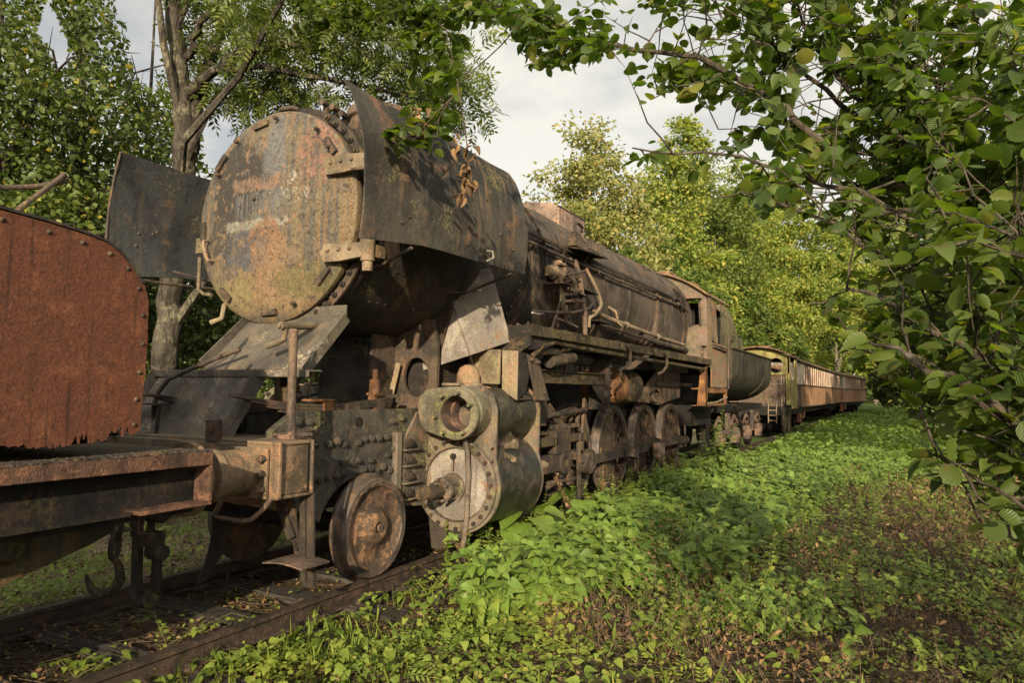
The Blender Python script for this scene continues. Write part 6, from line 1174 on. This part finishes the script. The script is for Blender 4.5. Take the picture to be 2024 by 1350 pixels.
# ------------------------------------------------------------------ undergrowth right of the track
NZ = [(1.0,1.75),(1.0,5.4),(1.25,13),(3.9,13),(3.7,7),(3.55,3.9),(3.35,2.0),(3.0,1.35),(2.45,.75),(2.25,-.3),(1.95,-.35),(1.5,.35),(1.2,1.0)]
def dens_nettle(x, y):
    a = inpoly(x, y, NZ).astype(float)*np.clip(.15+1.3*vnoise(x, y, 1.3, 21), 0, 1); e = np.clip((y-2)/3, 0, 1)*(x > 3.4)*(x < 6.5)*np.clip(vnoise(x, y, .7, 22)-.38, 0, 1)*1.1
    bare = np.exp(-(((x-4.6)/1.1)**2+((y-6.5)/2.6)**2)*1.2); g = np.clip(1-1.5*bare, 0, 1)
    p2 = np.exp(-(((x-3.75)/.55)**2+((y-1.1)/.5)**2))*.5
    return np.maximum(a, np.maximum(e*g, p2))
def nettles(nm, n, yr, seed, per_tier, size, T):
    rs = np.random.RandomState(seed); x = rs.uniform(.9,6.8,n*3); y = rs.uniform(yr[0], yr[1], n*3); k = rs.rand(n*3) < dens_nettle(x, y); x, y = x[k][:n], y[k][:n]; m = len(x)
    edge = np.clip((x-.9)/.5, .45, 1); h = rs.uniform(.10,.42,m)*(.4+1.15*vnoise(x, y, 1.5, 23))*edge*np.where(inpoly(x, y, NZ), 1., .6); z0 = gz(x, y)
    tx = rs.normal(size=m)*.12; ty = rs.normal(size=m)*.12; pos=[]; nr=[]; dr=[]; sz=[]
    for t_ in range(per_tier):
        f = 1-t_*.21; a0 = rs.uniform(0, 2*PI, m)+t_*PI/2
        for s in range(4 if t_ == 0 else 2):
            a = a0+s*(PI if t_ else PI/2)+rs.normal(size=m)*.2; c, s_ = np.cos(a), np.sin(a); zz = z0+h*f
            pos.append(np.stack([x+tx*h*f*2+c*.01, y+ty*h*f*2+s_*.01, zz], 1)); dr.append(np.stack([c, s_, np.full(m, .15-.25*t_)+rs.normal(size=m)*.2], 1)); nr.append(np.stack([-c*.15+.15, -s_*.15-.35, np.ones(m)], 1)+rs.normal(size=(m,3))*.33); sz.append(size*rs.uniform(.6,1.15,m)*(.55 if t_ == 0 and s > 1 else (.85 if t_ == 0 else min(1.15, .85+.14*t_)))*np.clip(h/.25, .5, 1.15))
    return leaf_obj(nm, T, np.concatenate(pos), np.concatenate(nr), np.concatenate(dr), np.concatenate(sz), LF_NET, uv=(T is T_NET)), (x, y, z0, h, tx, ty)
o, (x, y, z0, h, tx, ty) = nettles('nettles', 2300, (-.6, 6.5), 61, 4, .102, T_NET); tag(o, kind='stuff')
b = MB()
for i in range(len(x)): b.tube([(x[i], y[i], z0[i]-.02), (x[i]+tx[i]*h[i]*2, y[i]+ty[i]*h[i]*2, z0[i]+h[i])], .0028, 4, False)
tag(b.build('nettle_stems', GSTEM), kind='stuff')
o, _ = nettles('nettle_leaves', 5200, (6.5, 17), 62, 3, .10, T_OVAL); tag(o, kind='stuff')
# distant ground cover as leaf clumps
rs = np.random.RandomState(63); n = 30000; y = 14+rs.rand(n)**1.6*70; x = rs.uniform(1.2, 1.0+ (y*.12+7)); k = (vnoise(x, y, .5, 24) > .22); x, y = x[k], y[k]; x = x+np.clip(y-50,0,40)**2*.0028; n = len(x)
z = gz(x, y)+rs.rand(n)*(.12+.35*vnoise(x, y, .35, 25)); leaf_obj('ground_cover', T_DIA, np.stack([x,y,z],1), unit(n,rs)*.6+np.array((0,0,.8)), unit(n,rs), rs.uniform(.08,.17,n)*(1+y/60), LF_NET); tag(bpy.data.objects['ground_cover'], kind='stuff')
# low creepers near the viewer
def dens_low(x, y):
    v = vnoise(x, y, 1.6, 31)*.6+vnoise(x, y, 5, 32)*.4; d = np.clip((v-.33)*3.2, 0, 1)
    bare = np.exp(-(((x-2.75)/.35)**2+((y-.25)/.55)**2)); bare2 = np.exp(-(((x-4.7)/.8)**2+((y-6.2)/2.0)**2)); d = d*np.clip(1-1.2*bare-.75*bare2, .06, 1)
    side = np.where(x > 3.3, .62, 1.)*np.where(x > .86, 1., np.where(x > -.8, .10, np.where(x > -1.0, 0, .9))); near = 1+.9*np.exp(-(((x-1.3)/.7)**2+((y+1.0)/.6)**2))
    return np.clip(d*side*near, 0, 1)
def creepers(n, box, seed, s0, s1, hmax, T, mat=None):
    rs = np.random.RandomState(seed); x = rs.uniform(box[0], box[1], n); y = rs.uniform(box[2], box[3], n); k = rs.rand(n) < dens_low(x, y); x, y = x[k], y[k]; n = len(x)
    z = gz(x, y)+.01+rs.rand(n)**1.4*hmax*(.4+vnoise(x, y, 2.2, 33)); s = rs.uniform(s0, s1, n)
    return leaf_obj('ground_ivy', T, np.stack([x,y,z],1), unit(n,rs)*.45+np.array((.05,-.15,1.)), unit(n,rs), s, mat or LF_GRD)
tag(creepers(90000, (-3.4,6.5,-3.0,5.0), 64, .016, .046, .12, T_OVAL), kind='stuff')
tag(creepers(52000, (3.0,9.0,.5,14.0), 65, .025, .07, .18, T_OVAL, LF_GRD), kind='stuff')
tag(creepers(15000, (-9.,-1.3,-3.0,12.0), 66, .04, .09, .22, T_OVAL, LF_GRD), kind='stuff')
# broader bramble-like leaves mixed in
tag(creepers(13000, (.85,6.5,-2.4,6.0), 67, .04, .085, .2, T_NET, LF_GRD), kind='stuff')
# feathery herb leaves and scattered blades
rs = np.random.RandomState(167); n = 5200; x = rs.uniform(.9,6.5,n); y = rs.uniform(-2.4,8,n); k = (vnoise(x, y, 1.9, 61) > .5) & (rs.rand(n) < np.clip(dens_low(x, y)+.15, 0, 1)); x, y = x[k], y[k]; n = len(x)
leaf_obj('herb_fronds', T_ASH, np.stack([x,y,gz(x,y)+rs.rand(n)*.10],1), unit(n,rs)*.4+np.array((.05,-.3,1.)), unit(n,rs)+np.array((0,0,.3)), rs.uniform(.08,.2,n), LF_GRD); tag(bpy.data.objects['herb_fronds'], kind='stuff')
n = 3000; x = rs.uniform(.9,6.8,n); y = rs.uniform(-2.4,11,n); k = vnoise(x, y, 1.2, 62) > .5; x, y = x[k], y[k]; n = len(x); T_B2 = (np.array([(-.018,0,0),(.018,0,0),(.014,.55,-.06),(0,1,-.3)], float), [(0,1,2,3)], np.zeros((4,2)))
leaf_obj('grass_blades', T_B2, np.stack([x,y,gz(x,y)],1), unit(n,rs)*.5+np.array((.3,-.6,.2)), unit(n,rs)*.6+np.array((0,0,.9)), rs.uniform(.08,.28,n), LF_GRD); tag(bpy.data.objects['grass_blades'], kind='stuff')
# thin grassy tufts in the near corner
rs = np.random.RandomState(68); n = 350; x = 1.35+rs.normal(size=n)*.33; y = -1.05+rs.normal(size=n)*.30; k = x > .9; x, y = x[k], y[k]; n = len(x); T_BL = (np.array([(-.03,0,0),(.03,0,0),(.02,.6,-.1),(0,1,-.35)], float), [(0,1,2,3)], np.zeros((4,2)))
leaf_obj('grass_tufts', T_BL, np.stack([x,y,gz(x,y)],1), unit(n,rs)*.5+np.array((.3,-.6,.3)), unit(n,rs)*.45+np.array((0,0,1.)), rs.uniform(.06,.2,n), LF_GRD); tag(bpy.data.objects['grass_tufts'], kind='stuff')
# leaf litter, dry stems
rs = np.random.RandomState(69)
n = 17000; x = rs.uniform(-4.5,6.5,n); y = -3+rs.rand(n)**1.3*13; z = gz(x,y)+.006+rs.rand(n)*.02; z = np.where(np.abs(np.abs(x)-.754) < .07, -.3, z)
leaf_obj('leaf_litter', T_CURL, np.stack([x,y,z],1), unit(n,rs)*.5+np.array((0,0,.9)), unit(n,rs), rs.uniform(.018,.06,n), LF_DRY); tag(bpy.data.objects['leaf_litter'], kind='stuff')
n = 2600; x = rs.uniform(-1.2,1.2,n); y = rs.uniform(-3.6,1.2,n); z = np.full(n, -.134)+rs.rand(n)*.008; k = (np.abs(np.abs(x)-.754) > .1); q_ = np.zeros(n, bool)
for sl in [o_ for o_ in bpy.data.objects if o_.name.startswith('sleeper')]: yc = np.mean([v_.co.y for v_ in sl.data.vertices]); q_ |= np.abs(y-yc) < .11
k &= q_ & (vnoise(x, y, 3, 81) > .45); leaf_obj('leaf_litter', T_CURL, np.stack([x,y,z],1)[k], (unit(n,rs)*.4+np.array((0,0,1.)))[k], unit(n,rs)[k], rs.uniform(.015,.05,n)[k], LF_DRY); tag(bpy.data.objects['leaf_litter.001'], kind='stuff')
def straws(nm, n, gen, mat, l0, l1, r, lift):
    rs = np.random.RandomState(hash(nm) % 1000 if False else len(nm)*7); V = []; F = []; x, y, ang, tilt = gen(rs, n); n = len(x); L = rs.uniform(l0, l1, n); z = gz(x, y)+rs.uniform(.005, lift, n)
    d = np.stack([np.cos(ang)*np.cos(tilt), np.sin(ang)*np.cos(tilt), np.sin(tilt)], 1); lat = np.stack([-np.sin(ang), np.cos(ang), np.zeros(n)], 1)*r; up = np.cross(d, lat); P0 = np.stack([x,y,z],1); bow = np.stack([-np.sin(ang), np.cos(ang), np.zeros(n)],1)*(rs.normal(size=n)*.09*L)[:,None]+np.array((0,0,-1.))*(np.abs(np.sin(tilt))*L*.08)[:,None]
    rings = [P0, P0+d*L[:,None]*.5+bow, P0+d*L[:,None]]
    Vv = np.concatenate([np.stack([c+lat*q, c-lat*q*.5+up*.87*q, c-lat*q*.5-up*.87*q], 1) for c, q in zip(rings, (1,.9,.4))], 1)
    f = np.array([(a*3+j, a*3+(j+1) % 3, (a+1)*3+(j+1) % 3, (a+1)*3+j) for a in (0,1) for j in range(3)]); me = bpy.data.meshes.new(nm); me.vertices.add(n*9); me.vertices.foreach_set('co', Vv.ravel().astype(np.float32)); q = (np.arange(n)[:,None,None]*9+f[None]).reshape(-1,4); set_polys(me, q.ravel(), np.full(len(q), 4)); me.materials.append(mat); return tag(link(nm, me), kind='stuff')
def g1(rs, n): x = rs.uniform(.85,6.5,n); y = rs.uniform(-2.4,7,n); k = rs.rand(n) < .25+.75*np.exp(-(((x-2.8)/.7)**2+((y-.1)/.6)**2))+.3*(vnoise(x,y,.8,41) > .55); x, y = x[k], y[k]; return x, y, rs.uniform(0,2*PI,len(x)), rs.normal(size=len(x))*.09
straws('dry_stems', 6500, g1, STEM, .1, .55, .0030, .05)
def g2(rs, n): x = 4.75+rs.normal(size=n)*.8; y = 6.3+rs.normal(size=n)*1.9; k = vnoise(x, y, 2.1, 51) > .42; x, y = x[k], y[k]; n = len(x); return x, y, rs.uniform(0,2*PI,n), rs.uniform(.0,.75,n)
straws('dry_grass', 1700, g2, STEM, .15, .5, .003, .05)
def g3(rs, n): x = rs.uniform(2.6,6.3,n); y = rs.uniform(-.6,4.5,n); return x, y, rs.uniform(0,2*PI,n), rs.uniform(.5,1.5,n)
straws('standing_stalks', 900, g3, STEM, .12, .48, .0030, .01)
def g4(rs, n): x = rs.uniform(-.7,.7,n); y = rs.uniform(-2.8,.5,n); return x, y, rs.uniform(0,2*PI,n), rs.normal(size=n)*.07
straws('fallen_twigs', 420, g4, STEM, .12, .55, .003, .03)
# withered brown weeds on the right, and taller weeds climbing by the rail
rs = np.random.RandomState(169); n = 16000; x = rs.uniform(2.4,7.,n); y = rs.uniform(-.3,11,n); k = (vnoise(x, y, 1.0, 71)*.7+vnoise(x, y, 3.1, 72)*.3 > .53); x, y = x[k], y[k]; n = len(x)
leaf_obj('withered_weeds', T_CURL, np.stack([x,y,gz(x,y)+rs.rand(n)**1.5*.33*vnoise(x,y,2.3,73)*1.6],1), unit(n,rs), unit(n,rs)+np.array((0,0,-.4)), rs.uniform(.02,.055,n), LF_DRY); tag(bpy.data.objects['withered_weeds'], kind='stuff')
m_ = 230; sx_ = np.where(rs.rand(m_) < .45, rs.uniform(.88,1.3,m_), rs.uniform(.95,4.6,m_)); sy_ = rs.uniform(.9,11,m_); b = MB(); P=[]; N_=[]; D_=[]; S_z=[]
for q in range(m_):
    h = rs.uniform(.28,.68); z0 = float(gz(sx_[q], sy_[q])); lx, ly = rs.normal(size=2)*.09; b.tube([(sx_[q],sy_[q],z0-.02),(sx_[q]+lx*.4,sy_[q]+ly*.4,z0+h*.55),(sx_[q]+lx,sy_[q]+ly,z0+h)], [.0035,.003,.0014], 4, False)
    for g in range(int(h/.045)):
        f = .2+.8*g/(h/.045); a = rs.uniform(0,2*PI)
        for s in (0, PI): P.append((sx_[q]+lx*f,sy_[q]+ly*f,z0+h*f)); D_.append((math.cos(a+s),math.sin(a+s),.25)); N_.append(np.array((-math.cos(a+s)*.3,-math.sin(a+s)*.3-.3,1))+rs.normal(size=3)*.2); S_z.append(rs.uniform(.05,.095)*(1.15-.7*f))
tag(b.build('weed_stems', GSTEM), kind='stuff'); leaf_obj('weed_leaves', [T_OVAL, T_OVAL], np.array(P), np.array(N_), np.array(D_), np.array(S_z), LF_GRD); tag(bpy.data.objects['weed_leaves'], kind='stuff')
# pebbles of the left bank
rs = np.random.RandomState(70); b = MB()
for k in range(420):
    x = rs.uniform(-3.2,-1.0); y = rs.uniform(-3,4.5); r = rs.uniform(.012,.045); z = float(gz(x,y))
    b.lathe([(0,-r*.5),(r,-r*.1),(r*.75,r*.45),(0,r*.6)], (x,y,z), (rs.normal()*.3,rs.normal()*.3,1), 6)
tag(b.build('pebbles', rust('gravel_stone', (.13,.12,.11), (.26,.24,.21), (.2,.16,.12), (.2,.18,.15), .2, 4, 0, bmp=.3, seed=44)), kind='stuff')
# ------------------------------------------------------------------ single plants
def stemmed(nm, label, cat, base, stems, T, size, mat, smat, spacing=.07, group=None, seed=1, uv=False, droop=.0):
    rs = np.random.RandomState(seed); root = thing(nm, label, cat, base, 0, group); b = MB(); pos=[]; nr=[]; dr=[]; sz=[]
    for (dx, dy, h, r) in stems:
        p0 = np.array(base)+np.array((dx*.25, dy*.25, -.02)); p1 = np.array(base)+np.array((dx, dy, h)); mid = (p0+p1)/2+np.array((-dx*.1, -dy*.1, h*.08)); b.tube([p0, mid, p1], [r, r*.75, r*.3], 6); n = max(3, int(h/spacing))
        for i in range(n):
            f = .15+.85*(i+.5)/n; p = p0*(1-f)**2+2*mid*f*(1-f)+p1*f*f; a0 = rs.uniform(0,2*PI)
            for s in (0, PI):
                c, s_ = math.cos(a0+s), math.sin(a0+s); pos.append(p); dr.append((c, s_, .35-droop)); nr.append(np.array((-c*.3, -s_*.3, 1))+rs.normal(size=3)*.25); sz.append(size*rs.uniform(.7,1.15)*(1-.45*max(0, f-.6)/.4))
    b.build('stem', smat, root); leaf_obj('leaves', T, np.array(pos), np.array(nr), np.array(dr), np.array(sz), mat, root, uv=uv); return root
LF_PRIV = leaf_mat('privet_leaf', [(0,(.06,.1,.015)),(.6,(.10,.14,.025)),(1,(.17,.19,.04))], .3, .4)
def gpt(u, v, x): p = at(u, v, x=x); return (p.x, p.y, float(gz(p.x, p.y)))
bs = at(1420, 960, z=-.1); stemmed('privet_shrub', 'upright young shrub with oval leaves growing in front of the tender bogie', 'shrub', (1.95, 8.0, float(gz(1.95,8.0))), [(-.25,-.1,1.1,.009),(-.05,.1,1.25,.01),(.12,0,1.5,.011),(.3,.15,1.2,.009),(.0,-.2,1.15,.009),(-.4,-.3,.5,.006),(.42,.3,.6,.006),(.18,-.2,.9,.008)], T_OVAL, .15, LF_PRIV, GSTEM, .085, seed=3)
def rosette(nm, label, base, leaves, mat, seed):
    root = thing(nm, label, 'plant', base); rs = np.random.RandomState(seed); b = MB(); pos=[]; nr=[]; dr=[]; sz=[]
    for (a, r, h, s) in leaves:
        c, s_ = math.cos(R(a)), math.sin(R(a)); p = np.array(base)+np.array((c*r, s_*r, h)); b.tube([np.array(base), np.array(base)+np.array((c*r*.5, s_*r*.5, h*.7)), p], [.008,.007,.005], 6); pos.append(p); dr.append((c, s_, -.35)); nr.append((c*.35+rs.normal()*.15, s_*.35+rs.normal()*.15, 1)); sz.append(s)
    b.build('stalk', GSTEM, root); leaf_obj('leaves', T_BIG, np.array(pos), np.array(nr), np.array(dr), np.array(sz), mat, root, uv=True); return root
g0 = (1.22, 1.95, float(gz(1.22,1.95))); rosette('burdock_plant', 'burdock with very large floppy leaves beside the rail below the cylinder', g0, [(-80,.2,.40,.34),(-30,.2,.46,.30),(30,.22,.5,.28),(90,.2,.52,.26),(150,.22,.46,.26),(210,.24,.42,.28),(265,.2,.52,.26)], LF_NET, 4)
g0 = (1.3, 3.3, float(gz(1.3,3.3))); rosette('burdock_plant', 'second burdock farther along the rail, its large leaves beside the driving wheels', g0, [(-60,.2,.46,.32),(0,.2,.52,.3),(70,.22,.5,.28),(140,.22,.54,.28),(220,.2,.5,.3)], LF_NET, 5)
def dock(label, base, h, lx, ly, seed):
    root = thing('dry_dock_stalk', label, 'weed', base, 0, 'dead brown weed stalks by the rail'); rs = np.random.RandomState(seed); b = MB(); p0 = np.array(base); p1 = p0+np.array((lx, ly, h)); mid = (p0+p1)/2+np.array((lx*.2,ly*.2,.06)); b.tube([p0, mid, p1], [.005,.004,.002], 6); b.build('stem', STEM, root); n = 90; f = .45+.55*rs.rand(n); P = (p0[None]*((1-f)**2)[:,None]+2*mid[None]*(f*(1-f))[:,None]+p1[None]*(f*f)[:,None])+rs.normal(size=(n,3))*.014
    leaf_obj('seed_heads', T_CURL, P, unit(n,rs), unit(n,rs)*.6+np.array((0,0,-1.)), rs.uniform(.02,.045,n), LF_DRY, root)
dock('brown dead stalk bending left in front of the slide bars', (1.55,2.9,float(gz(1.55,2.9))), .80, -.36, -.1, 1); dock('upright brown dead stalk between the nettles and the second driving wheel', (1.5,3.4,float(gz(1.5,3.4))), .86, .02, .1, 2); dock('thin dead stalk leaning before the cylinder foot', (1.15,1.0,float(gz(1.15,1.0))), .42, -.25, .05, 3)
def bramble(label, base, runs, seed, size=.055):
    root = thing('bramble', label, 'weed', base, 0, 'brambles near the track'); rs = np.random.RandomState(seed); b = MB(); pos=[]; nr=[]; dr=[]; sz=[]
    for (dx, dy, h) in runs:
        p0 = np.array(base); p1 = p0+np.array((dx, dy, h*.3)); mid = p0+np.array((dx*.5, dy*.5, h)); b.tube([p0, p0*.56+mid*.44, mid*.9+p1*.1, mid*.4+p1*.6, p1], [.004,.0038,.0034,.003,.002], 6); n = max(4, int(math.hypot(dx,dy)/.06))
        for i in range(n):
            f = .15+.85*i/(n-1); p = p0*(1-f)**2+2*mid*f*(1-f)+p1*f*f; a = rs.uniform(0,2*PI)
            for s in (-.9, 0, .9):
                c, s_ = math.cos(a+s), math.sin(a+s); pos.append(p+np.array((c*.02, s_*.02, .015))); dr.append((c, s_, .05)); nr.append(np.array((0,0,1.))+rs.normal(size=3)*.22); sz.append(size*rs.uniform(.7,1.25))
    b.build('stem', GSTEM, root); leaf_obj('leaves', T_NET, np.array(pos), np.array(nr), np.array(dr), np.array(sz), LF_GRD, root, uv=True)
for k, (lab, u, v, runs) in enumerate([('bright bramble spilling over the near rail at the bottom edge', 400,1325, [(.35,.25,.14),(-.1,.3,.12),(.3,-.1,.1),(.5,.45,.12),(-.2,.05,.1)]), ('bramble with broad leaflets beside the near rail, between two sleepers', 620,1240, [(.3,.3,.14),(-.15,.25,.14),(.2,.0,.12),(.1,-.25,.1)]), ('low bramble at the foot of the pilot wheel', 790,1180, [(.3,.2,.14),(.0,.3,.15),(.3,-.1,.12)]), ('dark bramble between the rails in the bottom left corner', 150,1330, [(.25,.2,.1),(-.2,.2,.1),(.1,.3,.12),(-.3,0,.08)]), ('thin bramble runner crossing the sleepers', 330,1270, [(.5,.55,.2),(-.45,.1,.2)]), ('leafy bramble in front of the nettles', 950,1290, [(.3,.2,.16),(-.3,.1,.14),(.1,.35,.14),(.25,-.2,.12)])]):
    p = at(u, v, z=-.16); bramble(lab, (p.x, p.y, float(gz(p.x,p.y))), runs, 80+k, .045 if k == 4 else .07)
# leafy bushes on the left bank behind the track
def bush(label, c, rx, h, seed, mat=LF_LIME):
    root = thing('wild_bush', label, 'bush', (c[0], c[1], float(gz(*c))), 0, 'bushes on the left bank'); rs = np.random.RandomState(seed); n = 2600; ct = np.array((c[0], c[1], h*.5))+unit(60,rs)*np.array((rx, rx, h*.5))*(rs.rand(60)**.4)[:,None]; P = np.repeat(ct, n//60, 0); P = P+rs.normal(size=P.shape)*.12; n = len(P); b = MB()
    for k in range(12): b.tube([(c[0],c[1],-.3), tuple((np.array((c[0],c[1],0))+ct[k])/2+np.array((0,0,.1))), tuple(ct[k])], [.014,.01,.004], 6)
    b.build('stems', BK_HAZ, root); leaf_obj('leaves', T_OVAL, P, unit(n,rs)*.6+np.array((0,-.2,.8)), unit(n,rs), rs.uniform(.05,.1,n), mat, root)
for k, (u, d, rx, h, lab) in enumerate([(150,9.5,.8,.8,'low bush on the bank seen below the wagon'),(340,9.6,.7,1.1,'bush at the foot of the forked ash'),(480,12,1.2,1.7,'wide bush behind the deck plates'),(-40,8,.8,1.0,'bush on the bank at the left edge'),(590,13,1.,1.6,'bush half hidden behind the smokebox saddle')]):
    q = gp(u, d); bush(lab, (q[0], q[1]), rx, h, 90+k)
